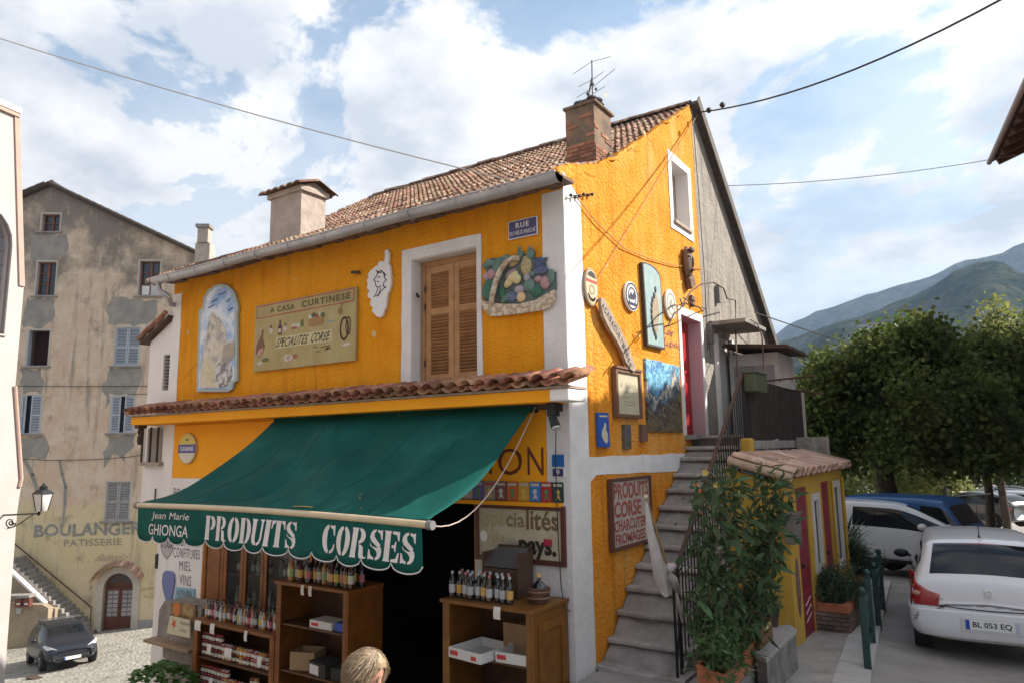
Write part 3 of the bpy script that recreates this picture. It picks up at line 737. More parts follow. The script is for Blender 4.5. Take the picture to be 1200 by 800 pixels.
# the long painted name board
sx_=[fr(301.5,360.5),fr(419,336),fr(421,421),fr(301,437)]
sxl,sxr=(sx_[0][0]+sx_[3][0])/2,(sx_[1][0]+sx_[2][0])/2;szt,szb=(sx_[0][1]+sx_[1][1])/2,(sx_[2][1]+sx_[3][1])/2
BRD=mat('khaki_painted_board',(.43,.34,.15),.7,(.36,.27,.11),2.5,stain=(.5,.42,.24),sscale=3,samt=.6)
mb=MB();mb.plate([rect(sxl,sxr,szb,szt)],FFR,.05,.012);board=build('painted_board',mb,BRD,bevel=.004)
tag(board,'wide khaki board painted A CASA CURTINESE with little pictures of food on the orange wall','sign')
bw_,bh_=sxr-sxl,szt-szb
def B(u,v):return(sxl+bw_*u,szb+bh_*v)
def brect(a,b,c,d):return[B(a,c),B(b,c),B(b,d),B(a,d)]
PINK=mat('sign_pink',(.38,.10,.07),.7);INK=mat('sign_ink',(.06,.04,.03),.7);OLV=mat('sign_olive',(.12,.10,.035),.7)
mb=MB();line_strip(mb,[B(.02,.98),B(.98,.98),B(.98,.81),B(.02,.80),B(.02,.98)],.018,FFR,.053);build('painted_border',mb,PINK,board)
mb=MB();put_text(mb,'A CASA',brect(.16,.42,.845,.93),FFR,.0545,.02,.0,1.15);build('lettering',mb,OLV,board)
mb=MB();put_text(mb,'CURTINESE',brect(.49,.95,.845,.94),FFR,.0545,.03,.0,1.2);build('lettering',mb,OLV,board)
mb=MB();poly(mb,brect(.24,.79,.30,.47),FFR,.053);build('label_patch',mb,mat('board_pale',(.56,.48,.26),.7),board)
mb=MB();put_text(mb,'SPECIALITES. CORSE.',brect(.25,.78,.32,.45),FFR,.0550,.012,.05,1.1);build('lettering',mb,INK,board)
def blob(name,u,v,ru,rv,m,off=.0535,n=14,w=0):
 mb=MB();poly(mb,[B(u+ru*math.cos(2*math.pi*i/n)*(1+.12*math.sin(3*i+w)),v+rv*math.sin(2*math.pi*i/n))for i in range(n)],FFR,off);build(name,mb,m,board)
HAMC=mat('ham_brown',(.19,.09,.06),.7);HAMP=mat('ham_pink',(.48,.26,.2),.7);GRN=mat('leaf_paint',(.12,.14,.05),.7);WHP=mat('pale_picture_paint',(.62,.58,.52),.7,(.45,.36,.28),30)
mb=MB();poly(mb,[B(.02,.28),B(.03,.40),B(.07,.52),B(.085,.62),B(.10,.62),B(.095,.5),B(.12,.36),B(.10,.27),B(.05,.21)],FFR,.0535);build('painted_ham',mb,HAMC,board)
mb=MB();poly(mb,[B(.035,.25),B(.06,.33),B(.11,.35),B(.10,.28),B(.06,.22)],FFR,.0555);build('painted_ham',mb,HAMP,board)
mb=MB();line_strip(mb,[B(.02,.66),B(.045,.56),B(.03,.50),B(.045,.44)],.02,FFR,.0535);build('painted_herb',mb,HAMP,board)
for u,c in((.18,WHP),(.33,WHP)):blob('painted_jar',u,.58,.02,.045,c);blob('painted_jar',u,.64,.008,.03,HAMC,.0550)
mb=MB();poly(mb,[B(.255,.50),B(.295,.50),B(.295,.62),B(.283,.66),B(.283,.72),B(.267,.72),B(.267,.66),B(.255,.62)],FFR,.0535);build('painted_bottle',mb,mat('bottle_red',(.10,.02,.03),.6),board)
mb=MB();poly(mb,brect(.26,.29,.53,.59),FFR,.0555);build('painted_bottle',mb,WHP,board)
blob('painted_charcuterie',.44,.60,.045,.035,WHP);blob('painted_charcuterie',.42,.57,.03,.02,PINK,.0550);blob('painted_bottle',.50,.62,.015,.06,GRN)
mb=MB();poly(mb,[B(.565,.55),B(.70,.55),B(.72,.66),B(.56,.66)],FFR,.0535);build('painted_basket',mb,mat('basket_paint',(.33,.19,.07),.7),board)
for i,u in enumerate((.58,.61,.64,.67,.70)):blob('painted_fruit',u,.69+.02*(i%2),.02,.035,(WHP,GRN,PINK)[i%3],.0550)
blob('painted_fish',.78,.58,.04,.015,mat('fish_grey',(.30,.29,.28),.7));blob('painted_carafe',.86,.70,.022,.05,mat('wine_brown',(.26,.15,.06),.7));mb=MB();line_strip(mb,[B(.86,.74),B(.885,.82)],.02,FFR,.0545);build('painted_carafe',mb,mat('wine_brown',(1,1,1)),board)
mb=MB();line_strip(mb,[B(.90+.035*math.cos(a),.45+.15*math.sin(a))for a in[2*math.pi*i/14 for i in range(15)]],.028,FFR,.0535);build('painted_sausage',mb,INK,board)
mb=MB();line_strip(mb,[B(.935+.02*math.cos(a),.48+.12*math.sin(a))for a in[2*math.pi*i/12 for i in range(13)]],.022,FFR,.0545);build('painted_sausage',mb,HAMC,board)
blob('painted_cheese',.37,.15,.045,.055,WHP);blob('painted_cheese',.37,.15,.02,.03,HAMP,.0555);blob('painted_cheese',.44,.16,.02,.035,PINK)
blob('painted_vegetables',.13,.16,.04,.03,GRN);blob('painted_vegetables',.07,.12,.03,.03,WHP)
mb=MB();rt=random.Random(6)
for i in range(9):
 u,v=.60+rt.random()*.18,.18+rt.random()*.08;line_strip(mb,[B(u,v),B(u+.02,v+rt.uniform(-.03,.03)),B(u+.035,v)],.012,FFR,.0535)
build('painted_olive_branch',mb,OLV,board);blob('painted_ship',.92,.23,.04,.02,WHP)
# white island-shaped cut-out with a line portrait
isl=[(457,293),(459,297),(459,305),(458,309),(460,313),(461,325),(461,335),(459,342),(457,345),(456,352),(455,361),(453,365),(451,371),(448,373),(444,371),(439,366),(440,361),(437,359),(437,354),(438,351),(434,349),(434,345),(436,342),(433,338),(434,335),(433,329),(435,327),(434,323),(437,318),(440,316),(443,313),(446,312),(446,309),(450,307),(453,308),(454,303),(454,295)]
mb=MB();mb.plate([outline(isl)],FFR,.05,.012);cut=build('island_cutout',mb,mat('white_board',(.72,.69,.67),.6));tag(cut,'white island shaped cut-out with an ink portrait left of the shutters','wall ornament')
mb=MB()
for pl in([(446,320),(444,325),(441,329),(443,331),(443,335),(446,338),(449,336)],[(445,320),(450,318),(453,322),(454,327),(456,329),(453,332),(452,336),(455,338)],[(446,339),(443,347),(441,349)],[(449,338),(447,346),(444,348)],[(455,337),(450,342),(446,348)],[(444,318),(447,321),(450,320)],[(446,326),(448,325.5)],[(445,331),(447,331)],[(453,325),(455,323),(452,320)]):
 line_strip(mb,outline(pl),.016,FFR,.0515)
build('ink_portrait',mb,mat('portrait_ink',(.08,.05,.08),.7),cut)
# fruit basket relief
def relief(name,parent,pxs,m,a,b=.02):
 mb=MB();mb.plate([outline(pxs)],FFR,a,b);return build(name,mb,m,parent,bevel=.006)
bk=relief('fruit_basket_relief',None,[(567,352),(573,354),(590,357),(610,357),(630,353),(652,340),(653.5,350),(649,360),(640,364),(615,368),(585,371.5),(577,371),(571,365),(566,358)],mat('straw_paint',(.42,.30,.20),.8,(.66,.56,.44),16,lo=.46,hi=.54,bump=.8,bscale=40),.06)
tag(bk,'carved and painted fruit basket relief between the shutters and the white corner','wall ornament')
back=relief('backing',bk,[(568,352),(567,340),(570,330),(572,320),(567,312),(572,305),(580,303),(588,304),(594,300),(600,302),(607,304),(609,295),(615,296),(617,303),(622,302),(623,293),(628,294),(628,303),(634,304),(643,302),(641,308),(644,322),(648,320),(653,319),(653.5,340),(630,354),(600,357)],mat('relief_dark',(.07,.09,.09),.8,(.12,.16,.14),12),.035,.012)
GR1=mat('relief_dark_green',(.03,.11,.075),.6,(.06,.17,.12),25,bump=.5);GR2=mat('relief_sage',(.16,.25,.21),.7,(.10,.17,.15),12,bump=.5);PK=mat('relief_pink',(.46,.30,.30),.7,(.40,.2,.22),30,bump=.5);YL=mat('relief_banana',(.60,.50,.26),.6);BL=mat('relief_blue_grapes',(.06,.08,.17),.5,(.16,.19,.26),40,bump=.8);MV=mat('relief_mauve',(.40,.33,.36),.6,(.3,.3,.33),30);PE=mat('relief_peach',(.68,.46,.26),.6);BR=mat('relief_pineapple',(.36,.26,.12),.7,(.5,.42,.25),40,bump=1)
def fruit(cx,cy,rx,ry,m,y=-.06,rot=0,name='painted_fruit'):
 c=FY(cx,cy,0);sx=abs(FY(cx+rx,cy,0).x-c.x);sz=abs(FY(cx,cy+ry,0).z-c.z)
 mb=MB();mb.ball((0,0,0),1,12,7);R_=Matrix.Rotation(rot,3,'Y')
 mb.xf(lambda p:R_@V((p.x*sx,p.y*.030,p.z*sz)));mb.xf(lambda p:p+V((c.x,y+.02,c.z)));build(name,mb,m,bk,smooth='all')
for a in[(576,341,9,14,GR1),(573,325,5,5,PK),(579,322,6,6,PK),(578,309,8,4,GR2,-.06,.4),(573,312,5,3,GR2),(588,308,6,6,GR2),(596,305,5,6,GR2),(585,315,6,5,GR2),(612,299,4,5,GR2),(624,299,4.5,7,GR2),(619,312,7,12,BR),(606,308,8,4,BR,-.07,-.5),(601,322,8,5,mat('relief_plum',(.30,.21,.22),.6),-.06,-.5),(634,310,7,8,mat('relief_navy',(.05,.06,.13),.7,(.1,.12,.2),30,bump=.8)),(636,318,9,5,BL),(626,322,3.5,3.5,GR2),(633,328,4.5,4,PK),(641,332,6,8,PK),(648,325,4,9,GR2),(600,331,8,5,YL,-.07,-.7),(604,326,8,5,YL,-.08,-.6),(609,328,5,6,YL,-.08),(620,326,4,5,MV),(623,335,7,8,GR2),(631,342,7,7,GR1),(611,340,6,5,MV),(613,349,5.5,6,PE),(602,349,7,7,BL),(591,344,4,9,GR1),(596,350,8,4,GR2,-.06,-.6)]:fruit(*a)
mb=MB();hp=[fr(a,b)for a,b in[(581,358),(583,345),(586,333),(591,320),(598,310),(606,305),(613,304)]]
mb.tube([(p[0],-.095,p[1])for p in hp],.035,8);build('basket_handle',mb,mat('straw_paint',(1,1,1)),bk,smooth='all')
for k in range(5):
 mb=MB();cx,cy=610+k*4,296+(k%2)*2
 c=FY(612 if k<2 else 625,292,0)
 for j in range(3):
  a=(j-1)*.5;mb.tube([(c.x,-.06,c.z-.06),(c.x+.06*math.sin(a),-.07,c.z+.03)],[.016,.002],5)
 if k in(0,3):build('painted_leaf',mb,GR2,bk)
 # street name plate
PL=mat('enamel_blue',(.045,.045,.12),.3,(.07,.06,.15),5);PLW=mat('enamel_white',(.66,.62,.62),.4)
q=[fr(597,261),fr(631,254),fr(631,276),fr(597,282)]
ux0,ux1,uz1,uz0=q[0][0],q[1][0],(q[0][1]+q[1][1])/2,(q[2][1]+q[3][1])/2
mb=MB();mb.plate([rect(ux0,ux1,uz0,uz1)],FFR,.03,.012);pl=build('street_name_plate',mb,PLW,bevel=.003);tag(pl,'small dark blue enamel street name plate RUE DU VIEUX MARCHE under the eaves','street sign')
U_=lambda a,b,c,d:[(ux0+(ux1-ux0)*a,uz0+(uz1-uz0)*c),(ux0+(ux1-ux0)*b,uz0+(uz1-uz0)*c),(ux0+(ux1-ux0)*b,uz0+(uz1-uz0)*d),(ux0+(ux1-ux0)*a,uz0+(uz1-uz0)*d)]
mb=MB();poly(mb,U_(.03,.97,.05,.95),FFR,.0325);build('blue_field',mb,PL,pl)
mb=MB();put_text(mb,'RUE',U_(.27,.72,.55,.84),FFR,.034,.02,0,1.2,0);build('lettering',mb,PLW,pl)
mb=MB();put_text(mb,'DU VIEUX MARCHÉ',U_(.06,.94,.18,.47),FFR,.034,.005,0,1,0);build('lettering',mb,PLW,pl)
# oval drinks badge low on the left
c=FY(222,525,0);a_=abs(FY(232,525,0).x-FY(212,525,0).x)/2;b_=(FY(222,508,0).z-FY(222,543,0).z)/2
mb=MB();mb.plate([ell(c.x,c.z,a_*1.05,b_*1.03)],FFR,.045,.012);ov=build('oval_badge',mb,mat('badge_ochre',(.55,.38,.16),.5));tag(ov,'oval yellow, blue and white CASANIS badge on the orange wall above the awning','sign')
mb=MB();poly(mb,ell(c.x,c.z,a_*.95,b_*.95,20,.0,math.pi),FFR,.047);build('badge_top',mb,mat('badge_yellow',(.66,.50,.07),.5),ov)
mb=MB();poly(mb,ell(c.x,c.z,a_*.95,b_*.95,20,math.pi,2*math.pi),FFR,.047);build('badge_bottom',mb,mat('badge_cream',(.62,.55,.45),.5),ov)
mb=MB();poly(mb,rect(c.x-a_*1.0,c.x+a_*1.0,c.z-b_*.30,c.z+b_*.28),FFR,.049);build('badge_band',mb,mat('badge_blue',(.07,.06,.26),.5),ov)
mb=MB();put_text(mb,'CASANIS',rect(c.x-a_*.75,c.x+a_*.75,c.z-b_*.15,c.z+b_*.14),FFR,.0505,.01);build('lettering',mb,WHITEPAINT,ov)
mb=MB();put_text(mb,'**',rect(c.x-a_*.2,c.x+a_*.2,c.z+b_*.5,c.z+b_*.68),FFR,.0505,.01);build('lettering',mb,mat('badge_blue',(1,1,1)),ov)
mb=MB();q=FY(594,373,0);mb.tube([(q.x-.25,-.002,q.z+.35),(q.x-.25,-.12,q.z+.35)],.012,6)
# small broken bracket near the island cut-out
p=FY(420,320,0);mb=MB();mb.tube([(p.x-.08,-.05,p.z+.01),(p.x+.07,-.05,p.z-.01)],.022,7);mb.tube([(p.x,0,p.z),(p.x,-.05,p.z)],.012,6)
b_r=build('pipe_stub',mb,RUST);tag(b_r,'short rusty pipe stub left of the white cut-out','bracket')
# hand-painted menu lettering on the white panel
SM=mat('menu_ink',(.13,.10,.13),.8)
PFX=(V((0,-.009,0)),V((1,0,0)),V((0,0,1)),V((0,-1,0)))
menu=thing('painted_menu','black hand painted list FROMAGES CONFITURES MIEL VINS on the white wall','lettering',(-7,0,1.2))
def menu_line(t,x0,y0,x1,y1,x2,y2,x3,y3,m=SM,bold=.0,par=menu,shear=0,off=.003,F=None):
 mb=MB();Pq=[fr(x0,y0),fr(x1,y1),fr(x2,y2),fr(x3,y3)];put_text(mb,t,Pq,F or PFX,off,bold,shear,1.1);return build('lettering',mb,m,par)
menu_line('PRODUITS',204,581,246,583,246,574,204,571,bold=.0)
menu_line('FROMAGES',206,639,235,641,235,629,206,627)
menu_line('CONFITURES',204,652,235,655,235,644,204,640)
menu_line('MIEL',211,667.5,224.5,668.5,225,658,211,656)
menu_line('VINS',211,684,224.5,687,225,675,211,671.5)
# heraldic shield painting + blue vase silhouette
crest=thing('painted_shield','grey painted heraldic shield high on the white menu wall','painting',(-7.6,0,1.7))
mb=MB();poly(mb,[fr(a,b)for a,b in[(189,633),(204,634),(203,644),(200,650),(196,654),(192,649),(190,643)]],PFX,.003);build('shield_field',mb,mat('shield_grey',(.42,.38,.40),.8,(.55,.5,.5),20),crest)
mb=MB();put_text(mb,'A CASA',[fr(189,641),fr(203,642),fr(203,634),fr(189,633)],PFX,.005,.02);build('lettering',mb,SM,crest)
mb=MB();line_strip(mb,[fr(a,b)for a,b in[(189,633),(204,634),(203,644),(200,650),(196,654),(192,649),(190,643),(189,633)]],.012,PFX,.005);line_strip(mb,[fr(191,630),fr(194,627),fr(197,631),fr(200,627),fr(203,631)],.02,PFX,.005);build('shield_outline',mb,SM,crest)
mb=MB();mb.plate([[fr(a,b)for a,b in[(193,671),(196,668),(203,668.5),(206,672),(206.5,680),(205,690),(203,703),(197,704),(193,690),(192,680)]]],FFR,.035,.012);vs_=build('blue_vase_board',mb,mat('vase_blue',(.16,.19,.38),.6));tag(vs_,'flat blue jar-shaped board on the white menu wall','sign')
mb=MB();Pq=[fr(206,706),fr(229,709),fr(230,689),fr(208,687)];mb.plate([Pq],FFR,.03,.012);ab=build('pale_blue_board',mb,mat('pale_blue_board',(.22,.40,.48),.6));tag(ab,'pale blue ATELIER board with a black arrow under the menu','sign')
mb=MB();Pt=[fr(209,697),fr(227,698),fr(227,692),fr(209,690)];put_text(mb,'ATELIER',Pt,FFR,.033,.005);build('lettering',mb,SM,ab)
mb=MB();poly(mb,[fr(a,b)for a,b in[(210,701),(213,697.5),(213,699.5),(222,700),(222,704),(213,704),(213,705)]],FFR,.033);build('arrow',mb,BLACKP,ab)
# the glazed wooden shop front
vc=thing('glazed_shop_front','oiled wood shop front with tall glass doors at the left under the awning','shop front',((VC0+VC1)/2,.05,.5))
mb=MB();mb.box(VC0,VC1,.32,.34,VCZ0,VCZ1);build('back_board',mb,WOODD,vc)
for z in(.50,.98,1.42,1.86):
 mb=MB();mb.box(VC0+.01,VC1-.01,.10,.315,z-.012,z+.012);build('shelf',mb,WOODO,vc)
e_=[VC0,VC0+.52,VC0+1.04,VC0+1.50,VC1]
xs_=[FY(a,660,0).x for a in(238,262,285,309)]+[VC1]
def panel_door(a,b,solid,par,y=.0,z0=VCZ0,z1=VCZ1,m=WOODO,st=.07):
 mb=MB();mb.box(a,a+st,y,y+.045,z0,z1);mb.box(b-st,b,y,y+.045,z0,z1)
 for za,zb in((z0,z0+.10),(z1-.09,z1)):mb.box(a+st,b-st,y+.002,y+.043,za,zb)
 if solid:mb.box(a+st,b-st,y+.002,y+.043,z0+.95,z0+1.03)
 o=build('door',mb,m,par,bevel=.005)
 if solid:
  for za,zb in((z0+.10,z0+.95),(z0+1.03,z1-.09)):
   mb=MB();mb.box(a+st,b-st,y+.018,y+.03,za,zb);mb.box(a+st+.04,b-st-.04,y+.008,y+.018,za+.04,zb-.04);build('door_panel',mb,m,o,bevel=.004)
 else:
  mb=MB();mb.box(a+st,b-st,y+.020,y+.026,z0+.10,z1-.09);build('pane',mb,glass('shop_glass',(.05,.06,.06),.03,.22),o)
 return o
for i in range(4):panel_door(xs_[i]+.004,xs_[i+1]-.004,i==0,vc)
# bottles and jars
GL={k:mat('bottle_'+k,c,.12,spec=.7,coat=.3)for k,c in dict(green=(.015,.03,.012),brown=(.06,.022,.008),red=(.13,.012,.02),amber=(.42,.17,.02),clear=(.36,.36,.33),rose=(.5,.14,.12),dark=(.012,.012,.014)).items()}
LB={k:mat('label_'+k,c,.6,rand=.15)for k,c in dict(white=(.62,.58,.52),green=(.34,.42,.18),ochre=(.6,.36,.10),pink=(.55,.18,.2),silver=(.45,.46,.48),yellow=(.62,.5,.1)).items()}
def bottle(loc,h,r,gm,lm,label,group,cap='dark',nm='bottle',parent=None):
 t=thing(nm,label,'bottle',loc,group)if parent is None else None
 mb=MB();mb.lathe([(r*.9,0),(r,.01*h),(r,.60*h),(r*.85,.68*h),(r*.40,.78*h),(r*.34,.93*h)],(0,0,0),10)
 build('glass_body',mb,GL[gm],t,smooth=True,local=True)
 mb=MB();mb.lathe([(r*1.03,.18*h),(r*1.03,.50*h)],(0,0,0),10);mb.f=[f for f in mb.f if len(f)==4];mb.mi=[0]*len(mb.f)
 build('label',mb,LB[lm],t,smooth=True,local=True)
 mb=MB();mb.lathe([(r*.42,.90*h),(r*.42,h),(.001,h)],(0,0,0),8);build('cap',mb,GL[cap]if cap in GL else LB[cap],t,local=True)
 return t
def bottle_row(pts,kinds,label,group,h,r,hv=.02,seed=1):
 R_=random.Random(seed);protos={}
 for i,p in enumerate(pts):
  kd=kinds[i%len(kinds)]if not callable(kinds)else kinds(i)
  if kd not in protos:
   protos[kd]=bottle(p,h,r,kd[0],kd[1],label(kd)if callable(label)else label,group,kd[2]if len(kd)>2 else 'dark')
  else:
   c=copy_thing(protos[kd],p,scale=(1,1,1+R_.uniform(-hv,hv)))
   # bottles inside the glazed shop front
rb=random.Random(31);pts=[]
for z in(.51,.99,1.43,1.87):
 x=xs_[1]+.14
 while x<VC1-.10:
  pts.append((x,.2+rb.uniform(-.03,.05),z+.002));x+=rb.uniform(.11,.19)
bottle_row(pts,[('clear','white','silver'),('dark','silver'),('brown','white'),('clear','green'),('green','white','silver')],'bottle standing behind the glass doors of the wooden shop front','bottles behind the glass doors',.28,.038)
# cabinets
def open_cabinet(name,label,x0,x1,y0,y1,z0,z1,shelves,m=WOODO,mi=WOODD,rz=0):
 t=thing(name,label,'cabinet',((x0+x1)/2,(y0+y1)/2,z0))
 mb=MB();mb.box(x0-.02,x1+.02,y0-.03,y1,z1-.04,z1);build('top',mb,m,t,bevel=.006)
 for a in(x0,x1-.03):
  mb=MB();mb.box(a,a+.03,y0,y1,z0,z1-.042);build('side',mb,m,t,bevel=.003)
 mb=MB();mb.box(x0+.032,x1-.032,y1-.02,y1,z0,z1-.042);build('back',mb,mi,t)
 for a,b in((x0+.032,x0+.09),(x1-.09,x1-.032)):
  mb=MB();mb.box(a,b,y0-.002,y0+.03,z0,z1-.042);build('stile',mb,m,t,bevel=.003)
 for z in shelves:
  mb=MB();mb.box(x0+.032,x1-.032,y0+.032,y1-.022,z-.025,z);build('shelf',mb,mat('shelf_wood',(.11,.045,.014),.5,(.07,.03,.01),5,bump=.1,bscale=50),t,bevel=.003)
 return t
 # left low cabinet
L0,L1=FY(226,725,-.72).x,FY(320,744,-.72).x;LZ=.515
open_cabinet('bottle_cabinet','low wooden cabinet at the left packed with jars under a row of bottles',L0,L1,-.70,-.12,-.95,LZ,(.02,-.42))
pts=[];rb=random.Random(5)
for i in range(26):
 pts.append((L0+.10+i*(L1-L0-.2)/25,-.58+rb.uniform(-.02,.03),LZ+.002))
for i in range(18):pts.append((L0+.14+i*(L1-L0-.3)/17,-.43+rb.uniform(-.02,.03),LZ+.002))
bottle_row(pts,[('amber','silver'),('dark','white'),('red','pink'),('rose','white'),('dark','silver'),('clear','yellow'),('clear','white')],'small bottle in the crowded rows on top of the low left cabinet','bottles on the low left cabinet',.24,.028)
# jars
def jar(loc,lab,grp,gm,lm,r=.036,h=.10):
 t=thing('jar',lab,'jar',loc,grp)
 mb=MB();mb.lathe([(r*.92,0),(r,.01),(r,h*.8),(r*.85,h*.86)],(0,0,0),10);build('glass_body',mb,gm,t,smooth=True,local=True)
 mb=MB();mb.lathe([(r*.9,h*.86),(r*.9,h),(.001,h)],(0,0,0),10);build('lid',mb,lm,t,smooth=True,local=True)
 mb=MB();mb.lathe([(r*1.03,h*.2),(r*1.03,h*.62)],(0,0,0),10);mb.f=[f for f in mb.f if len(f)==4];mb.mi=[0]*len(mb.f);build('label',mb,LB['white'],t,smooth=True,local=True)
 return t
JG=[mat('jam_dark',(.10,.02,.02),.2,spec=.6),mat('honey_amber',(.5,.22,.03),.2,spec=.6),mat('jam_red',(.30,.04,.03),.2,spec=.6)]
LDS=[mat('lid_red',(.35,.06,.05),.4),mat('lid_gold',(.5,.34,.12),.35,metal=.4),mat('lid_plaid',(.5,.38,.36),.6)]
pr=[jar((0,0,-5),'squat glass jar in the stacked rows on the shelves of the low left cabinet','jars in the low left cabinet',JG[i],LDS[i])for i in range(3)]
used=set();rj=random.Random(12)
for zsh in(.022,-.418):
 for st in range(3):
  i=0;x=L0+.10
  while x<L1-.10:
   if st<2 or(x<L0+.5)or rj.random()<.45 and zsh<0:
    k=rj.randrange(3)if x>L0+.55 else 0;loc=(x,-.58+rj.uniform(-.01,.01),zsh+st*.102)
    if k not in used:used.add(k);pr[k].location=loc
    else:copy_thing(pr[k],loc)
   x+=.079
   # paper price tags
PAP=mat('paper_tag',(.70,.66,.62),.8)
def price(x,z,y,w=.09,h=.10,lean=.1,m=PAP,lab='white paper price tag hanging from the edge of the low left cabinet',grp='price tags on the low left cabinet'):
 mb=MB();n=4;vs=[]
 for i in range(n+1):
  for k in(0,1):vs.append((x+(k-.5)*w+lean*.1*i/n*w*4,y-.004-.014*math.sin(i/n*2.5),z-h*i/n))
 vs+=[(a,b+.002,c_)for a,b,c_ in vs];n2=2*(n+1)
 fs=[(2*i,2*i+2,2*i+3,2*i+1)for i in range(n)]+[(n2+2*i,n2+2*i+1,n2+2*i+3,n2+2*i+2)for i in range(n)]
 mb.add(vs,fs);o=build('price_tag',mb,m);tag(o,lab,'price tag',grp)
for px_,py_,w_ in((233,722,.14),(250,725,.10),(289,735,.06)):
 q=FY(px_,py_,-.735);price(q.x,LZ+.0,-.735,w_,.13)
for px_,py_,w_ in((244,758,.09),(266,762,.16),(303,772,.09),(246,797,.08)):
 q=FY(px_,py_,-.69);price(q.x,q.z+.03,-.665,w_,.12)
 # middle tall cabinet
M0,M1=FY(322,680,-.72).x+.02,FY(407,691,-.72).x;MZ=FY(365,686,-.73).z
open_cabinet('display_cabinet','tall open dark wood cabinet in the middle with cardboard boxes on its shelves',M0,M1,-.70,-.12,-1.0,MZ,(.68,.12,-.5))
pts=[];rb=random.Random(15)
for i in range(15):pts.append((M0+.10+i*(M1-M0-.16)/14,-.60+rb.uniform(-.02,.03),MZ+.002))
for i in range(12):pts.append((M0+.15+i*(M1-M0-.2)/11,-.45+rb.uniform(-.02,.03),MZ+.002))
bottle_row(pts,[('brown','white'),('amber','green'),('dark','white'),('red','ochre'),('green','yellow'),('dark','pink'),('brown','ochre')],'wine bottle in the rows on top of the tall middle cabinet','bottles on the middle cabinet',.30,.037)
for px_ in(355,364):
 q=FY(px_,690,-.735);price(q.x,MZ,-.735,.06,.12,.3,lab='paper price tag hanging from the top of the tall middle cabinet',grp='price tags on the middle cabinet')
def carton(name,label,x,y,z,w,d,h,m,rz=0,printm=None,pr=None,open_=False):
 t=thing(name,label,'box',(x,y,z),rz=rz);mb=MB()
 if open_:
  s=.008;mb.box(-w/2,w/2,-d/2,d/2,0,s)
  mb.box(-w/2,w/2,-d/2,-d/2+s,s,h);mb.box(-w/2,w/2,d/2-s,d/2,s,h);mb.box(-w/2,-w/2+s,-d/2+s,d/2-s,s,h);mb.box(w/2-s,w/2,-d/2+s,d/2-s,s,h)
 else:mb.box(-w/2,w/2,-d/2,d/2,0,h)
 build('carton_body',mb,m,t,local=True,bevel=.003)
 if printm:
  mb=MB();F=(V((0,-d/2,0)),V((1,0,0)),V((0,0,1)),V((0,-1,0)))
  for a,b,c_,e in pr or[(-.4,.0,.3,.7)]:poly(mb,rect(a*w,b*w,c_*h,e*h),F,.0015)
  build('printed_patch',mb,printm,t,local=True)
 return t
CARD=mat('cardboard',(.34,.22,.12),.85,(.28,.18,.1),6);WCARD=mat('white_carton',(.62,.60,.58),.7);REDP=mat('red_print',(.5,.05,.04),.6);BLUC=mat('blue_carton',(.03,.08,.4),.5)
xm=(M0+M1)/2
carton('white_carton','flat white printed carton on the middle cabinet top shelf',xm+.12,-.52,.682,.40,.25,.09,WCARD,0,REDP,[(-.42,-.1,.3,.7)])
carton('blue_carton','blue carton beside the white one on the middle cabinet top shelf',xm+.46,-.50,.682,.2,.25,.10,BLUC)
carton('cardboard_box','tilted brown cardboard box on the left of the middle cabinet lower shelf',xm-.32,-.45,.122,.34,.3,.22,CARD,.35,open_=True)
carton('dark_carton','dark carton with a white label on the middle cabinet lower shelf',xm+.10,-.5,.122,.36,.3,.16,mat('dark_card',(.03,.028,.025),.7),-.15,WCARD,[(-.45,.1,.1,.8)])
carton('dark_carton','black carton at the right of the middle cabinet lower shelf',xm+.44,-.48,.122,.28,.3,.14,mat('dark_card',(1,1,1)),.1)
# right cabinet
R0,R1,RZc=FZ(512,701,1.27).x+.03,-.04,1.27
rc_=open_cabinet('corner_cabinet','wooden cabinet with a panelled side standing against the white corner of the house',R0,R1,-.74,-.06,-.6,RZc,(.72,.1),m=mat('honey_wood',(.23,.095,.016),.45,(.16,.062,.011),5,bump=.1,bscale=50))
sp_=MB();Fp=(V((R1,0,0)),V((0,1,0)),V((0,0,1)),V((1,0,0)))
sp_.plate([rect(-.66,-.16,-.5,1.12),rect(-.60,-.22,-.42,1.04)],Fp,.022,.002);build('side_moulding',sp_,mat('honey_wood',(1,1,1)),rc_,bevel=.004)
pts=[];rb=random.Random(25);bx_=FY(600,705,-.6).x
for i in range(10):pts.append((R0+.05+i*(bx_-R0-.05)/9,-.63+rb.uniform(-.02,.02),RZc+.002))
for i in range(9):pts.append((R0+.08+i*(bx_-R0-.2)/8,-.50+rb.uniform(-.02,.02),RZc+.002))
bottle_row(pts,[('dark','silver','silver'),('dark','ochre','silver'),('brown','silver','pink'),('dark','silver','silver')],'dark beer bottle in the rows on top of the corner cabinet','bottles on the corner cabinet',.27,.036)
q=FY(583,709,-.78);price(q.x,RZc,-.78,.085,.12,0,lab='cream paper tag hanging from the top of the corner cabinet',grp=None or 'price tag on the corner cabinet')
carton('white_carton','white fruit carton jutting out of the left of the corner cabinet',R0+.42,-.62,.722,.46,.5,.10,WCARD,-.12,REDP,[(-.45,-.2,.3,.75),(.2,.36,.2,.6)],True)
carton('white_carton','second white fruit carton at the right inside the corner cabinet',R1-.30,-.54,.722,.36,.36,.10,WCARD,.05,REDP,[(-.45,-.15,.3,.75)],True)
carton('cardboard_box','brown carton standing behind the white cartons in the corner cabinet',R1-.45,-.3,.722,.3,.2,.3,CARD)
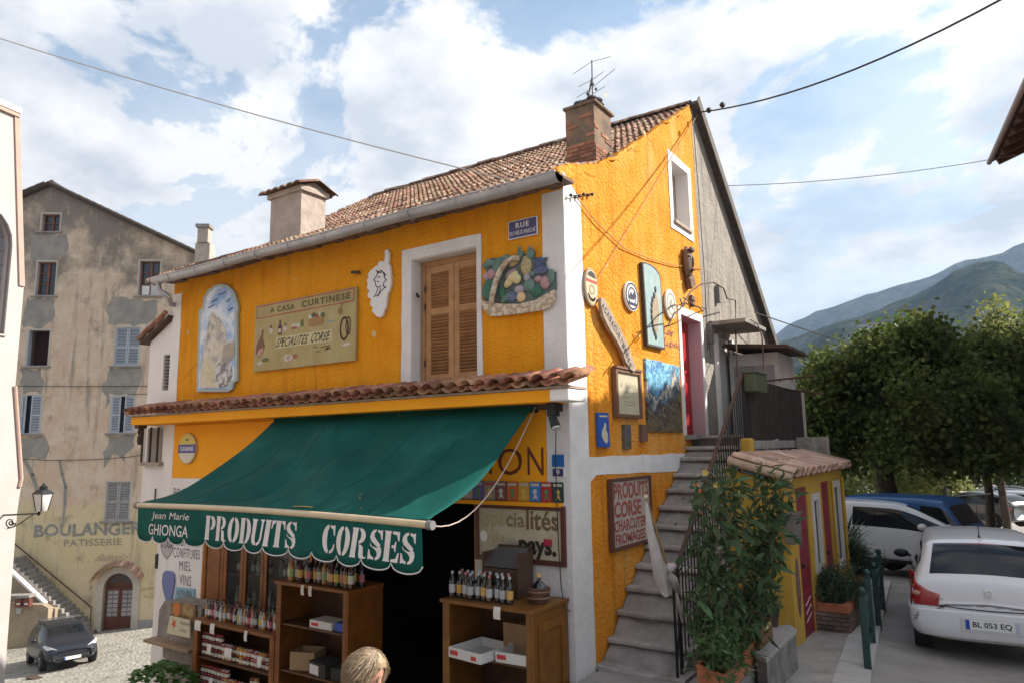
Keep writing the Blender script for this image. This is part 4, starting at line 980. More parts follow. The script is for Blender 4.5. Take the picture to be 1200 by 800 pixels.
# small wooden display crate on the corner cabinet
cr=thing('wooden_display_case','small open-topped wooden case standing on the corner cabinet behind the bottles','case',(-1.0,-.30,RZc));DW=mat('case_wood',(.09,.05,.03),.5,(.06,.035,.02),6)
ax0,ax1,ay0,ay1=FY(566,660,-.40).x,FY(608,660,-.40).x,-.42,-.12;az1=FY(590,648,-.42).z
for nm,bxs in(('side',[(ax0,ax0+.02,ay0,ay1,RZc+.002,az1),(ax1-.02,ax1,ay0,ay1,RZc+.002,az1)]),('front',[(ax0+.021,ax1-.021,ay0,ay0+.02,RZc+.002,az1-.16)]),('back',[(ax0+.021,ax1-.021,ay1-.02,ay1,RZc+.002,az1+.05)])):
 for b in bxs:mb=MB();mb.box(*b);build(nm,mb,DW,cr,bevel=.003)
mb=MB();mb.obox(V((ax0+.02,ay0+.01,az1-.15)),V((1,0,0)),V((0,.8,.6)),V((0,-.6,.8)),(0,ax1-ax0-.04),(0,.3),(0,.008));build('glass_lid',mb,glass('case_glass',(.2,.2,.2),.1,.4),cr)
# wicker-covered demijohn
wj=thing('wicker_demijohn','small round wicker basket with a corked bottle neck on the corner cabinet','basket',(-.37,-.4,RZc));q=FY(632,706,-.42);wx=q.x
mb=MB();mb.lathe([(.085,RZc+.003),(.105,RZc+.05),(.115,RZc+.12),(.12,RZc+.15),(.10,RZc+.16),(.09,RZc+.15)],(wx,-.42,0),16);build('wicker_body',mb,mat('dark_wicker',(.09,.04,.03),.8,(.15,.075,.05),40,bump=1,bscale=60),wj,smooth=True)
for z in(.06,.12):
 mb=MB();mb.tube([(wx+.116*math.cos(a),-.42+.116*math.sin(a),RZc+z)for a in[2*math.pi*i/20 for i in range(21)]],.009,6);build('wicker_band',mb,mat('pale_wicker',(.22,.13,.08),.8),wj)
mb=MB();mb.lathe([(.10,RZc+.13),(.06,RZc+.19),(.02,RZc+.22),(.018,RZc+.27)],(wx,-.42,0),12);build('bottle_neck',mb,GL['dark'],wj,smooth=True)
mb=MB();mb.lathe([(.022,RZc+.255),(.022,RZc+.29),(.001,RZc+.29)],(wx,-.42,0),10);build('cork',mb,LB['ochre'],wj)
# framed board "spécialités du pays"
FB=(V((0,0,0)),V((1,0,0)),V((0,0,1)),V((0,-1,0)))
b0,b1=fr(567,659),fr(669.5,659);bt=fr(620,591)[1];bb=fr(620,659.5)[1]
bx0_,bx1_=fr(559,625)[0],-.06
pb=thing('framed_shop_board','big framed cream board reading specialites du pays on the wall beside the corner','sign',((bx0_+bx1_)/2,-.02,bb))
mb=MB();mb.plate([rect(bx0_,bx1_,bb,bt),rect(bx0_+.055,bx1_-.055,bb+.055,bt-.05)],FB,.05,.014);build('frame',mb,mat('mahogany',(.10,.03,.02),.4),pb,bevel=.006)
mb=MB();mb.plate([rect(bx0_+.056,bx1_-.056,bb+.056,bt-.051)],FB,.030,.015);build('cream_panel',mb,mat('aged_cream_panel',(.52,.47,.36),.6,(.44,.38,.27),5,stain=(.3,.24,.14),sscale=4,samt=.5),pb)
W_=bx1_-bx0_;H_=bt-bb
def bp(a,b,c,d):return[(bx0_+W_*a,bb+H_*c),(bx0_+W_*b,bb+H_*c),(bx0_+W_*b,bb+H_*d),(bx0_+W_*a,bb+H_*d)]
FADE=[mat('faded_letters',(.42,.34,.19),.7),mat('brown_letters',(.16,.10,.05),.7),mat('dark_letters',(.035,.025,.02),.7)]
mb=MB();put_text(mb,'spé',bp(.12,.35,.52,.90),FB,.032,.022);build('lettering',mb,FADE[0],pb)
mb=MB();put_text(mb,'cia',bp(.36,.57,.61,.86),FB,.032,.024);build('lettering',mb,mat('mid_letters',(.25,.18,.09),.7),pb)
mb=MB();put_text(mb,'lités',bp(.585,.93,.58,.92),FB,.032,.024);build('lettering',mb,FADE[1],pb)
mb=MB();put_text(mb,'du',bp(.20,.33,.33,.50),FB,.032,.01);build('lettering',mb,FADE[0],pb)
mb=MB();put_text(mb,'pays.',bp(.50,.90,.06,.40),FB,.032,.045);build('lettering',mb,FADE[2],pb)
mb=MB();poly(mb,ell(*bp(.10,.1,.42,.42)[0],.055,.065,16),FB,.034);build('round_sticker',mb,WHITEPAINT,pb)
mb=MB();poly(mb,bp(.77,.86,.33,.44),FB,.034);build('red_sticker',mb,mat('sticker_red',(.42,.02,.06),.5),pb)
# lettering on the smooth orange lintel
lt=thing('painted_lintel_lettering','faded dark letters ATION painted on the orange lintel beneath the awning','lettering',(-1,0,2.6))
DL=mat('old_sign_letters',(.16,.04,.015),.8)
PF3=(V((0,-.010,0)),V((1,0,0)),V((0,0,1)),V((0,-1,0)))
x_=[fr(a,555)[0]for a in(510,552,578,586,613,619,638)]
zb_,zt_=fr(600,556)[1],fr(600,524)[1]
for tx,xa,xb in(('A',-2.35,-2.05),('T',-2.02,-1.78),('I',x_[2]-.05,x_[2]-.01),('O',x_[3]-.02,x_[4]),('N',x_[5],x_[6])):
 mb=MB();put_text(mb,tx,rect(xa,xb,zb_,zt_),PF3,.003,.0);build('lettering',mb,DL,lt)
 # nine comic covers pinned in a row
cc=[(.36,.05,.03),(.42,.36,.30),(.16,.12,.32),(.32,.26,.2),(.2,.08,.07),(.55,.12,.03),(.55,.3,.04),(.04,.19,.5),(.42,.03,.03),(.03,.05,.04)]
y0_=fr(600,586)[1];y1_=fr(600,563.5)[1];rr2=random.Random(3)
cn=['dull red','cream','violet','beige','maroon','orange','yellow','bright blue','scarlet','black']
for i in range(10):
 xa=fr(529+i*13.3,575)[0];xb=fr(529+(i+1)*13.3-.8,575)[0]
 mb=MB();mb.plate([rect(xa,xb,y0_,y1_)],FFR,.026,.012);p=build('comic_cover',mb,mat('cover_'+cn[i].replace(' ','_'),cc[i],.5));tag(p,cn[i]+' comic cover in the row pinned above the framed board','poster')
 w_=xb-xa;h_=y1_-y0_
 mb=MB();poly(mb,rect(xa+.1*w_,xb-.1*w_,y0_+h_*.78,y0_+h_*.92),FFR,.0275);build('title_strip',mb,mat('title_pale',(.5,.45,.35),.6)if i not in(1,3)else REDP,p)
 mb=MB();poly(mb,ell(xa+w_*.5,y0_+h_*.5,w_*.2,h_*.14,10),FFR,.0275);poly(mb,[(xa+w_*.3,y0_+h_*.06),(xa+w_*.45,y0_+h_*.42),(xa+w_*.6,y0_+h_*.42),(xa+w_*.78,y0_+h_*.06),(xa+w_*.55,y0_+h_*.22)],FFR,.0275)
 build('printed_figure',mb,mat('figure_'+str(i%3),[(.6,.45,.1),(.6,.55,.5),(.1,.25,.12)][i%3],.6),p)
mb=MB();mb.box(-2.6,-.10,-.06,-.011,y0_-.05,y0_-.005);sh_=build('lintel_ledge',mb,ORANGES,house)
# house number and its blue tile
mb=MB();q1=[fr(648.5,558),fr(662,557),fr(662,548),fr(648.5,549)];mb.plate([rect(q1[0][0],q1[1][0],q1[0][1],q1[2][1])],FFR,.024,.009);hn=build('house_number',mb,PLW);tag(hn,'small black house number plate with a white 9 on the white corner','number plate')
mb=MB();d_=.006;poly(mb,rect(q1[0][0]+d_,q1[1][0]-d_,q1[0][1]+d_,q1[2][1]-d_),FFR,.0255);build('plate_field',mb,PL,hn)
cx_=(q1[0][0]+q1[1][0])/2;mb=MB();put_text(mb,'9',rect(cx_-.022,cx_+.022,q1[0][1]+.018,q1[2][1]-.015),FFR,.027,.02);build('lettering',mb,PLW,hn)
mb=MB();mb.plate([rect(q1[0][0],q1[1][0],fr(655,546)[1],fr(655,532)[1])],FFR,.022,.009);bt_=build('blue_plate',mb,mat('bright_blue_enamel',(.02,.13,.38),.35));tag(bt_,'plain bright blue plate just above the house number','plate')
for k in range(3):
 mb=MB();z=fr(655,543)[1]+k*.05;line_strip(mb,[(q1[0][0]+.02,z),(q1[1][0]-.02,z)],.004,FFR,.0235);build('ruled_line',mb,mat('rule_blue',(.06,.2,.5),.5),bt_)
 # AWNING
AG=mat('green_canvas',(.006,.105,.086),.75,(.004,.085,.070),1.2,bump=.15,bscale=90,trans=.2,spec=.2,stain=(.02,.17,.14),sscale=1.8,samt=.7)
A0=FY(325,490,-.12);A1=FY(627,468,-.12);B0=FY(165,592,-1.9);B1=FY(503,611,-1.9)
aw=thing('shop_awning','large dark green canvas awning with a scalloped lettered valance over the shop','awning',(-2.8,-1,2.6))
nu,nv=60,26;mb=MB();vs=[]
bx0a,bx1a=B0 .x,B1 .x;zb_aw=(B0 .z+B1 .z)/2
def awn(u,v):
 xt=A0 .x+(A1 .x-A0 .x)*u;xb=bx0a+(bx1a-bx0a)*u
 x=xt+(xb-xt)*v;y=-.12+(-1.9+.12)*v;z=3.34+(zb_aw+.03-3.34)*v
 sag=.30*math.sin(math.pi*min(1,v*1.02))*(1.0-.25*u)
 # creases fanning from the upper corners, and cloth swinging between the arms
 cr=.034*math.sin(u*19+v*5)*v*(1-v)*4+.016*math.sin(u*47-v*9)*v*(1.1-v)*3+.15*math.exp(-((u-.25-.5*v)/.09)**2)*v*(1-v)*4-.15*math.exp(-((u-.55+.35*v)/.085)**2)*v*(1-v)*3
 cr+=.10*math.exp(-((u-.8)/.05)**2)*v*(1-v)*3
 return V((x,y,z-sag*.72+cr+.0))
for th in(0,.006):
 for i in range(nu+1):
  for j in range(nv+1):
   p=awn(i/nu,j/nv);vs.append((p.x,p.y,p.z-th))
m_=nv+1;fs=[];o2=(nu+1)*m_
for i in range(nu):
 for j in range(nv):
  a=i*m_+j;fs+=[(a,a+1,a+m_+1,a+m_),(o2+a,o2+a+m_,o2+a+m_+1,o2+a+1)]
for j in range(nv):fs+=[(j+1,j,o2+j,o2+j+1),(nu*m_+j,nu*m_+j+1,o2+nu*m_+j+1,o2+nu*m_+j)]
mb.add(vs,fs);build('canvas',mb,AG,aw,smooth='all')
HEM=mat('seam_thread',(.008,.10,.08),.7)
for k in range(1,6):
 mb=MB();u=k/6;pts=[awn(u,j/nv)+V((0,0,.004))for j in range(nv+1)];mb.tube(pts,.003,4);build('seam',mb,HEM,aw)
mb=MB();rp_=random.Random(44)
for i in range(8):
 u,v=.62+rp_.random()*.36,.78+rp_.random()*.18;p=awn(u,v);s_=rp_.uniform(.006,.016);mb.ball((p.x,p.y,p.z+.004),s_,6,4,sz=.2)
for i in range(5):
 u,v=.60+i*.012,.955;p=awn(u,v);mb.ball((p.x,p.y,p.z+.004),.028,6,4,sx=1.6,sz=.12)
build('fallen_petals',mb,mat('dry_petal',(.62,.42,.12),.8),aw)
# front bar: slightly bowed
mb=MB();bar=[V((bx0a-.03+(bx1a-bx0a+.07)*i/24,-1.93,zb_aw+.0+.05*math.sin(math.pi*(i/24))*.6-.015*(i/24)))for i in range(25)]
mb.tube(bar,.034,10);build('front_bar',mb,mat('cream_bar',(.62,.50,.32),.4,(.52,.41,.26),5),aw,smooth=True)
for p in(bar[0],bar[-1]):
 mb=MB();mb.lathe([(.042,-.03),(.042,.03)],(p.x,p.y,p.z),10,'x');build('bar_end_cap',mb,mat('cap_grey',(.2,.19,.18),.5),aw)
 # roller tube on the wall and two folding arms
mb=MB();mb.tube([(A0 .x-.05,-.10,3.30),(A1 .x+.25,-.10,3.30)],.04,10);rl=build('roller',mb,mat('roller_dark',(.05,.03,.03),.5),aw,smooth=True)
for x in(A0 .x,A0 .x+1.1,-2.4,-.42,-.10):
 mb=MB();mb.box(x-.03,x+.03,-.16,-.01,3.24,3.325);build('roller_bracket',mb,IRON,aw)
for xa,xe,xb_ in((A0 .x+.6,A0 .x+1.9,bx0a+.9),(A1 .x-.7,A1 .x-1.9,bx1a-.8)):
 mb=MB();mb.tube([(xa,-.15,3.0),(xe,-.95,2.28),(xb_,-1.87,zb_aw-.06)],.025,8);build('folding_arm',mb,mat('roller_dark',(1,1,1)),aw)
 # valance
VH=.42;vx0,vx1=bx0a+.02,bx1a-.05
def vz(x):
 t=(x-vx0)/(vx1-vx0);return zb_aw-.02+.05*math.sin(math.pi*t)*.6-.015*t
nsc=13
def vy(x,d):
 return-1.945-.018*d*math.sin(x*4.1)-.012*d*math.sin(x*9.3+1)
def vbot(x):
 t=(x-vx0)/(vx1-vx0)*nsc;f=t-math.floor(t);return VH-.075+.075*math.sqrt(max(0,1-(2*f-1)**2))
mb=MB();nxv=13*12;nvv=5;vs=[]
for s_ in(0,1):
 for i in range(nxv+1):
  x=vx0+(vx1-vx0)*i/nxv
  for j in range(nvv+1):
   d=vbot(x)*j/nvv;vs.append((x,vy(x,d/VH)+s_*.004,vz(x)-d))
m_=nvv+1;o2=(nxv+1)*m_;fs=[]
for i in range(nxv):
 for j in range(nvv):
  a=i*m_+j;fs+=[(a,a+1,a+m_+1,a+m_),(o2+a,o2+a+m_,o2+a+m_+1,o2+a+1)]
 a=i*m_+nvv;fs.append((a,o2+a,o2+a+m_,a+m_))
mb.add(vs,fs);val=build('valance',mb,AG,aw,smooth='all')
mb=MB();pts=[(vx0+(vx1-vx0)*i/nxv,vy(vx0+(vx1-vx0)*i/nxv,1)-.004,vz(vx0+(vx1-vx0)*i/nxv)-vbot(vx0+(vx1-vx0)*i/nxv))for i in range(nxv+1)]
mb.tube(pts,.007,4);build('white_hem',mb,mat('hem_white',(.62,.58,.56),.7),val)
# stencil letters (each built from its own strokes)
def arc(cx,cy,rox,roy,rix,riy,a0,a1,n=10):
 o=[(cx+rox*math.cos(math.radians(a0+(a1-a0)*i/n)),cy+roy*math.sin(math.radians(a0+(a1-a0)*i/n)))for i in range(n+1)]
 q=[(cx+rix*math.cos(math.radians(a0+(a1-a0)*i/n)),cy+riy*math.sin(math.radians(a0+(a1-a0)*i/n)))for i in range(n+1)]
 return o+q[::-1]
def stem(x,w=.30,s=.05,z0=0,z1=1):return[(x-s,z0),(x+w+s,z0),(x+w+s*.6,z0+.03),(x+w,z0+.09),(x+w,z1-.09),(x+w+s*.6,z1-.03),(x+w+s,z1),(x-s,z1),(x-s*.6,z1-.03),(x,z1-.09),(x,z0+.09),(x-s*.6,z0+.03)]
ST={'P':([stem(.06),arc(.46,.71,.40,.29,.10,.20,-90,90)],.92),'R':([stem(.06),arc(.46,.74,.36,.26,.10,.17,-90,90),[(.46,.45),(.60,.45),(.74,.38),(.80,.10),(.88,.04),(.96,.08),(.96,.03),(.84,-.01),(.64,-.01),(.55,.08),(.52,.36)]],1.0),'O':([arc(.46,.5,.42,.51,.12,.40,96,264,14),arc(.50,.5,.42,.51,.12,.40,-84,84,14)],.98),'D':([stem(.06),arc(.46,.5,.44,.5,.12,.41,-90,90,14)],.96),'U':([[(.0,1),(.40,1),(.40,.96),(.35,.90),(.35,.28),(.40,.14),(.44,.10),(.44,.0),(.30,.0),(.12,.08),(.06,.25),(.06,.90),(.0,.96)],[(.62,1),(.92,1),(.92,.96),(.86,.9),(.86,.26),(.78,.08),(.62,.0),(.50,.0),(.50,.09),(.64,.13),(.72,.28),(.72,.9),(.62,.96)]],.98),'I':([stem(.06,.32)],.46),'T':([stem(.32,.30),[(.0,.68),(.06,.68),(.12,.85),(.26,.91),(.26,1),(.02,1)],[(.94,.68),(.88,.68),(.82,.85),(.68,.91),(.68,1),(.92,1)]],.96),'S':([[(.06,.74),(.10,.88),(.22,.98),(.38,1.01),(.38,.93),(.30,.88),(.30,.78),(.40,.68),(.66,.52),(.66,.36),(.40,.48),(.14,.62)],[(.46,1.01),(.60,.97),(.66,.99),(.74,1.0),(.76,.68),(.70,.68),(.62,.86),(.46,.93)],[(.76,.27),(.72,.12),(.60,.02),(.44,-.01),(.44,.07),(.52,.12),(.53,.22),(.44,.32),(.16,.48),(.10,.58),(.12,.46),(.44,.40),(.72,.42)],[(.36,-.01),(.20,.03),(.14,.01),(.06,.0),(.04,.33),(.10,.33),(.20,.14),(.36,.07)]],.84),'C':([arc(.46,.5,.42,.51,.12,.40,96,264,14),[(.52,1.01),(.66,.97),(.76,1),(.82,1),(.84,.64),(.77,.64),(.70,.84),(.52,.92)],[(.52,-.01),(.70,.04),(.82,.16),(.85,.34),(.78,.34),(.70,.17),(.52,.08)]],.92),'E':([stem(.06),[(.46,1),(.84,1),(.86,.70),(.79,.70),(.70,.88),(.46,.91)],[(.46,.0),(.86,.0),(.90,.32),(.83,.32),(.72,.12),(.46,.09)],[(.46,.46),(.58,.46),(.66,.34),(.70,.34),(.70,.68),(.66,.68),(.58,.55),(.46,.55)]],.94)}
def val_map(px,py):
 q=FY(px,py,-1.955);return q.x,q.z
LET=mat('white_stencil_paint',(.74,.69,.68),.7,(.66,.61,.60),12)
def stencil(word,xa,xb,da,db,shear=.16):
 W=sum(ST[c][1]for c in word);x=0
 for c in word:
  polys,w=ST[c];mb=MB()
  for pl in polys:
   P2=[(p[0]+x,p[1])for p in pl];tri=tessellate_polygon([[V((a,b,0))for a,b in P2]])
   # subdivide by clipping is not needed: the strip is nearly flat across one letter
   vs=[]
   for a,b in P2:
    u=(a+shear*(b-.5)/1.0)/W;X=xa+(xb-xa)*u;d=db+(da-db)*b
    vs.append(V((X,vy(X,d/VH)-.006,vz(X)-d)))
   mb.add(vs,[t if(vs[t[1]]-vs[t[0]]).cross(vs[t[2]]-vs[t[0]]).y<0 else(t[0],t[2],t[1])for t in tri])
  build('stencil_letter',mb,LET,val);x+=w
p0=FY(238,610,-1.95).x;p1=FY(348,620,-1.95).x;p2=FY(374,625,-1.95).x;p3=FY(488,632,-1.95).x
stencil('PRODUITS',p0+.03,p1,.065,.335);stencil('CORSES',p2+.03,p3,.06,.335)
def soft(word,xa,xb,da,db,bold,shear=0):
 uv,fs=text_mb(word,bold,1.0);vs=[]
 for a,b in uv:
  X=xa+(xb-xa)*(a+shear*(b-.5));d=db+(da-db)*b;vs.append(V((X,vy(X,d/VH)-.006,vz(X)-d)))
 mb=MB();mb.add(vs,[f if(vs[f[1]]-vs[f[0]]).cross(vs[f[2]]-vs[f[0]]).y<0 else tuple(reversed(f))for f in fs]);build('lettering',mb,LET,val)
j0,j1=FY(178,603,-1.95).x,FY(222,606,-1.95).x;soft('Jean Marie',j0,j1,.05,.155,0,.03)
j0,j1=FY(173,618,-1.95).x,FY(222,620,-1.95).x;soft('GHIONGA',j0,j1,.195,.325,.008)
# side cords and crank rod
a=bar[-1];b=FY(630,470,-.08);mb=MB();pts=[]
for i in range(15):
 t=i/14;p=a.lerp(b,t);p.z-=.42*4*t*(1-t)*(1-.35*t);pts.append(p)
mb.tube(pts,.006,5);o=build('awning_cord',mb,mat('pale_cord',(.5,.42,.36),.6));tag(o,'pale cord sagging from the right end of the awning bar up to the wall','cord')
mb=MB();cpts=[FY(652,462,-.12),FY(651,545,-.10),FY(653,600,-.10),FY(655,650,-.10),FY(658,690,-.12),FY(662,712,-.14),FY(669,716,-.1)];mb.tube(cpts,.006,5);o=build('dangling_cable',mb,mat('thin_black_cable',(.03,.03,.03),.5));tag(o,'thin black cable dangling down the white corner past the number plate','cable')
# spotlight under the canopy end, bell-shaped old fitting at the left end
sp=thing('outdoor_spotlight','small dark spotlight fixed under the right end of the tiled canopy','lamp',(-.05,-.25,3.2))
q=FY(648,470,-.25);mb=MB();mb.box(q.x-.05,q.x+.05,-.30,-.20,3.18,3.325);build('lamp_bracket',mb,IRON,sp)
mb=MB();mb.tube([(q.x+.0,-.27,3.18),(q.x+.06,-.30,3.06)],[.045,.055],10);build('lamp_body',mb,IRON,sp,smooth=True)
mb=MB();mb.tube([(q.x+.06,-.30,3.058),(q.x+.068,-.304,3.04)],[.05,.05],10);build('lamp_glass',mb,mat('lamp_grey_glass',(.45,.45,.42),.2),sp)
q=FY(165,502,-.3);sp=thing('rusty_wall_lamp','small rusty lamp fitting hanging under the left end of the tiled canopy','lamp',(q.x,-.3,3.2))
mb=MB();mb.box(q.x-.09,q.x+.05,-.36,-.22,3.27,3.325);build('lamp_base',mb,RUST,sp);mb=MB();mb.lathe([(.03,2.99),(.05,3.03),(.05,3.12),(.03,3.16),(.055,3.20),(.04,3.27)],(q.x-.02,-.29,0),8);build('lamp_body',mb,RUST,sp)
# THINGS ON THE SIDE WALL
def sout(pxs,x=0.0):return[sd(a,b,x)for a,b in pxs]
def soval(name,label,px,py,rx,ry,rim,top,bot,extra=None):
 c=FX(px,py,0);ry_=(FX(px,py-ry,0).z-FX(px,py+ry,0).z)/2;rx_=abs(FX(px+rx,py,0).y-FX(px-rx,py,0).y)/2
 mb=MB();mb.plate([ell(c.y,c.z,rx_,ry_,28)],FSD,.045,.012);o=build(name,mb,rim,bevel=.004);tag(o,label,'sign')
 mb=MB();poly(mb,ell(c.y,c.z,rx_*.88,ry_*.90,24),FSD,.047);build('badge_field',mb,top,o)
 return o,c.y,c.z,rx_,ry_
CRM=mat('badge_cream2',(.55,.45,.28),.5);WB=mat('badge_white',(.68,.66,.64),.45)
o,y,z,a,b=soval('oval_badge','oval cream beer badge with a red band near the white corner of the side wall',689.5,337,7.5,22,mat('badge_rim',(.30,.24,.16),.5),CRM,None)
mb=MB();poly(mb,ell(y,z+b*.48,a*.62,b*.34,14,0,math.pi),FSD,.049);build('badge_crown',mb,BLACKP,o)
mb=MB();poly(mb,rect(y-a*.84,y+a*.84,z+b*.22,z+b*.36),FSD,.050);build('badge_band',mb,REDP,o)
mb=MB();mb.plate([ell(y,z-b*.15,a*.45,b*.28,16),ell(y,z-b*.15,a*.28,b*.17,16)],FSD,.049,.0475);build('badge_ring',mb,mat('badge_rim',(1,1,1)),o)
mb=MB();line_strip(mb,[(y+a*.62*math.cos(t),z-b*.2+b*.5*math.sin(t))for t in[math.pi*1.15+i*.12*math.pi for i in range(6)]],.035,FSD,.050);build('badge_lettering',mb,BLACKP,o)
o,y,z,a,b=soval('oval_badge','white oval badge with a dark ring, second from the white corner on the side wall',737,348,8,17,mat('badge_white',(1,1,1)),WB,None)
mb=MB();mb.plate([ell(y,z,a*.92,b*.92,24),ell(y,z,a*.78,b*.8,24)],FSD,.050,.0475);mb.plate([ell(y,z,a*.60,b*.62,20),ell(y,z,a*.50,b*.52,20)],FSD,.050,.0475);build('badge_ring',mb,mat('badge_navy',(.03,.035,.07),.5),o)
mb=MB();poly(mb,[(y-a*.5,z-b*.1),(y-a*.2,z+b*.3),(y+a*.05,z+b*.1),(y+a*.3,z+b*.4),(y+a*.5,z),(y+a*.3,z-b*.2),(y-a*.3,z-b*.25)],FSD,.0495);poly(mb,rect(y-a*.6,y+a*.6,z-b*.62,z-b*.42),FSD,.0495);build('badge_emblem',mb,mat('badge_navy',(1,1,1)),o)
o,y,z,a,b=soval('oval_badge','pale faded oval badge right of the tall island map panel',783,357,6,17,mat('badge_white',(1,1,1)),mat('badge_faded',(.62,.58,.5),.6,(.5,.48,.42),20),None)
mb=MB();line_strip(mb,[(y-a*.4,z-b*.4),(y,z+b*.3),(y+a*.35,z-b*.3),(y-a*.3,z)],.015,FSD,.0495);line_strip(mb,ell(y,z,a*.7,b*.7,16)+ell(y,z,a*.7,b*.7,16)[:1],.012,FSD,.0495);build('badge_sketch',mb,mat('sketch_grey',(.2,.2,.19),.7),o)
# tall map panel
mb=MB();mb.plate([sout([(748,308),(752,308),(758,311),(764,315),(768.5,322),(770,330),(775,410),(754,405)])],FSD,.06,.012);mp_=build('map_panel',mb,mat('panel_dark_edge',(.05,.045,.04),.6),bevel=.003);tag(mp_,'tall arched pale blue panel with a brown island map on the side wall','sign')
mb=MB();poly(mb,sout([(749.2,310.5),(752,310),(758,313),(763,317),(767.5,323.5),(769,331),(773.7,407.5),(755,403)],.06),FSD,.062-.0);
mb=MB();poly(mb,sout([(749.2,310.5),(752,310),(758,313),(763,317),(767.5,323.5),(769,331),(773.7,407.5),(755,403)]),FSD,.062);build('painted_sea',mb,mat('sea_blue',(.22,.34,.36),.6,(.33,.42,.40),9,stain=(.5,.47,.36),sscale=6,samt=.5),mp_)
mb=MB();poly(mb,sout([(763.5,339),(764.5,347),(766,351),(767,362),(767.5,372),(766,380),(765.5,390),(763.5,394),(761,388),(760,378),(759.5,368),(760,356),(761.5,350),(763,347)]),FSD,.064);build('painted_island',mb,mat('island_brown',(.28,.21,.13),.7,(.38,.3,.2),20),mp_)
mb=MB()
for i,(a,b)in enumerate([(761.5,347),(759.5,352),(758.6,358),(758.4,365),(758.6,372),(759.4,379),(760.5,385),(762,390),(763.6,395),(763,340)]):
 q=FX(a,b,0);mb.ball((.066,q.y,q.z),.034,7,4,sx=.3,sz=1.5)
build('coast_shadow',mb,BLACKP,mp_)
# lettering "Cour ..." painted on plaster
ct=thing('painted_wall_lettering','faint dark hand lettering painted on the orange plaster left of the red door','lettering',(0.01,3.0,4.8))
PSD=(V((.0,0,0)),V((0,1,0)),V((0,0,1)),V((1,0,0)))
VL_=mat('violet_wall_ink',(.20,.07,.09),.8)
for tx,Pq in(('Cour',[(778,392),(789,395),(789,386),(778,381)]),('Lupino',[(778,407),(797,411.5),(797,402),(778,396)])):
 mb=MB();put_text(mb,tx,sout(Pq),PSD,.006,.0,.05);build('lettering',mb,VL_,ct)
 # carved plank
pk=[(702,349),(706,351),(712,362),(720,377),(728,392),(735,407),(739,420),(743,432),(741,436),(736,432),(731,424),(727,412),(720,399),(712,386),(705,372),(702,360)]
mb=MB();mb.plate([sout(pk,.07)],FSD,.10,.055);plk=build('carved_plank',mb,mat('driftwood',(.42,.34,.26),.85,(.28,.22,.17),8,bump=.8,bscale=30),bevel=.006);tag(plk,'slanting piece of driftwood lettered ACASACURTINESE standing proud of the side wall','sign')
word='ACASACURTINESE';pth=[(705.5,356),(712,368),(720,383),(727,397),(733,411),(737.5,424),(739.5,431)]
P3=[FX(a,b,.10)for a,b in pth];cum=[0]
for i in range(1,len(P3)):cum.append(cum[-1]+(P3[i]-P3[i-1]).length)
for i,ch in enumerate(word):
 s_=cum[-1]*(i+.5)/len(word);k=max(j for j in range(len(cum)-1)if cum[j]<=s_);t=(s_-cum[k])/(cum[k+1]-cum[k]);c=P3[k].lerp(P3[k+1],t);d=(P3[k+1]-P3[k]).normalized()
 dd=V((0,d.y,d.z)).normalized();nn=V((0,-dd.z,dd.y));hw=cum[-1]/len(word)*.40;hh=.042
 pts=[c-dd*hw-nn*hh,c+dd*hw-nn*hh,c+dd*hw+nn*hh,c-dd*hw+nn*hh]
 mb=MB();put_text(mb,ch,[(p.y,p.z)for p in pts],FSD,.102,.03);build('lettering',mb,mat('plank_letters',(.05,.04,.05),.7),plk)
for a,b in((704,352),(739,433)):
 q=FX(a,b,.05);mb=MB();mb.tube([(.0,q.y,q.z),(.06,q.y,q.z)],.012,6);build('plank_bolt',mb,IRON,plk)
 # framed notice
fo=sout([(715,430.5),(744.5,436.5),(748.5,490),(718,489)]);y0,y1=(fo[0][0]+fo[3][0])/2,(fo[1][0]+fo[2][0])/2;z1,z0=(fo[0][1]+fo[1][1])/2,(fo[2][1]+fo[3][1])/2
mb=MB();mb.plate([rect(y0,y1,z0,z1),rect(y0+.055,y1-.055,z0+.045,z1-.045)],FSD,.075,.012);fn=build('framed_notice',mb,mat('frame_brown',(.16,.085,.05),.6),bevel=.005);tag(fn,'framed pale handwritten notice under the foot of the carved plank','notice')
mb=MB();mb.plate([rect(y0+.056,y1-.056,z0+.046,z1-.046)],FSD,.050,.014);build('notice_sheet',mb,mat('notice_cream',(.58,.52,.36),.35,(.50,.45,.33),3,spec=.5),fn)
NG=mat('notice_ink',(.26,.24,.19),.7)
def N_(a,b,c,d):return rect(y0+(y1-y0)*a,y0+(y1-y0)*b,z0+(z1-z0)*c,z0+(z1-z0)*d)
mb=MB();put_text(mb,'A. Scaletta',N_(.2,.85,.62,.74),FSD,.052,-.005,.1);rn=random.Random(3)
for zz_,a_,b_ in((.53,.35,.78),(.42,.25,.5),(.33,.3,.8),(.27,.35,.75)):
 line_strip(mb,[(y0+(y1-y0)*(a_+(b_-a_)*i/12),z0+(z1-z0)*zz_+rn.uniform(-.01,.012))for i in range(13)],.006,FSD,.052)
build('handwriting',mb,NG,fn)
mb=MB();mb.box(.02,.09,y0-.01,y1+.01,z1+.0,z1+.03);build('frame_ledge',mb,mat('frame_brown',(1,1,1)),fn)
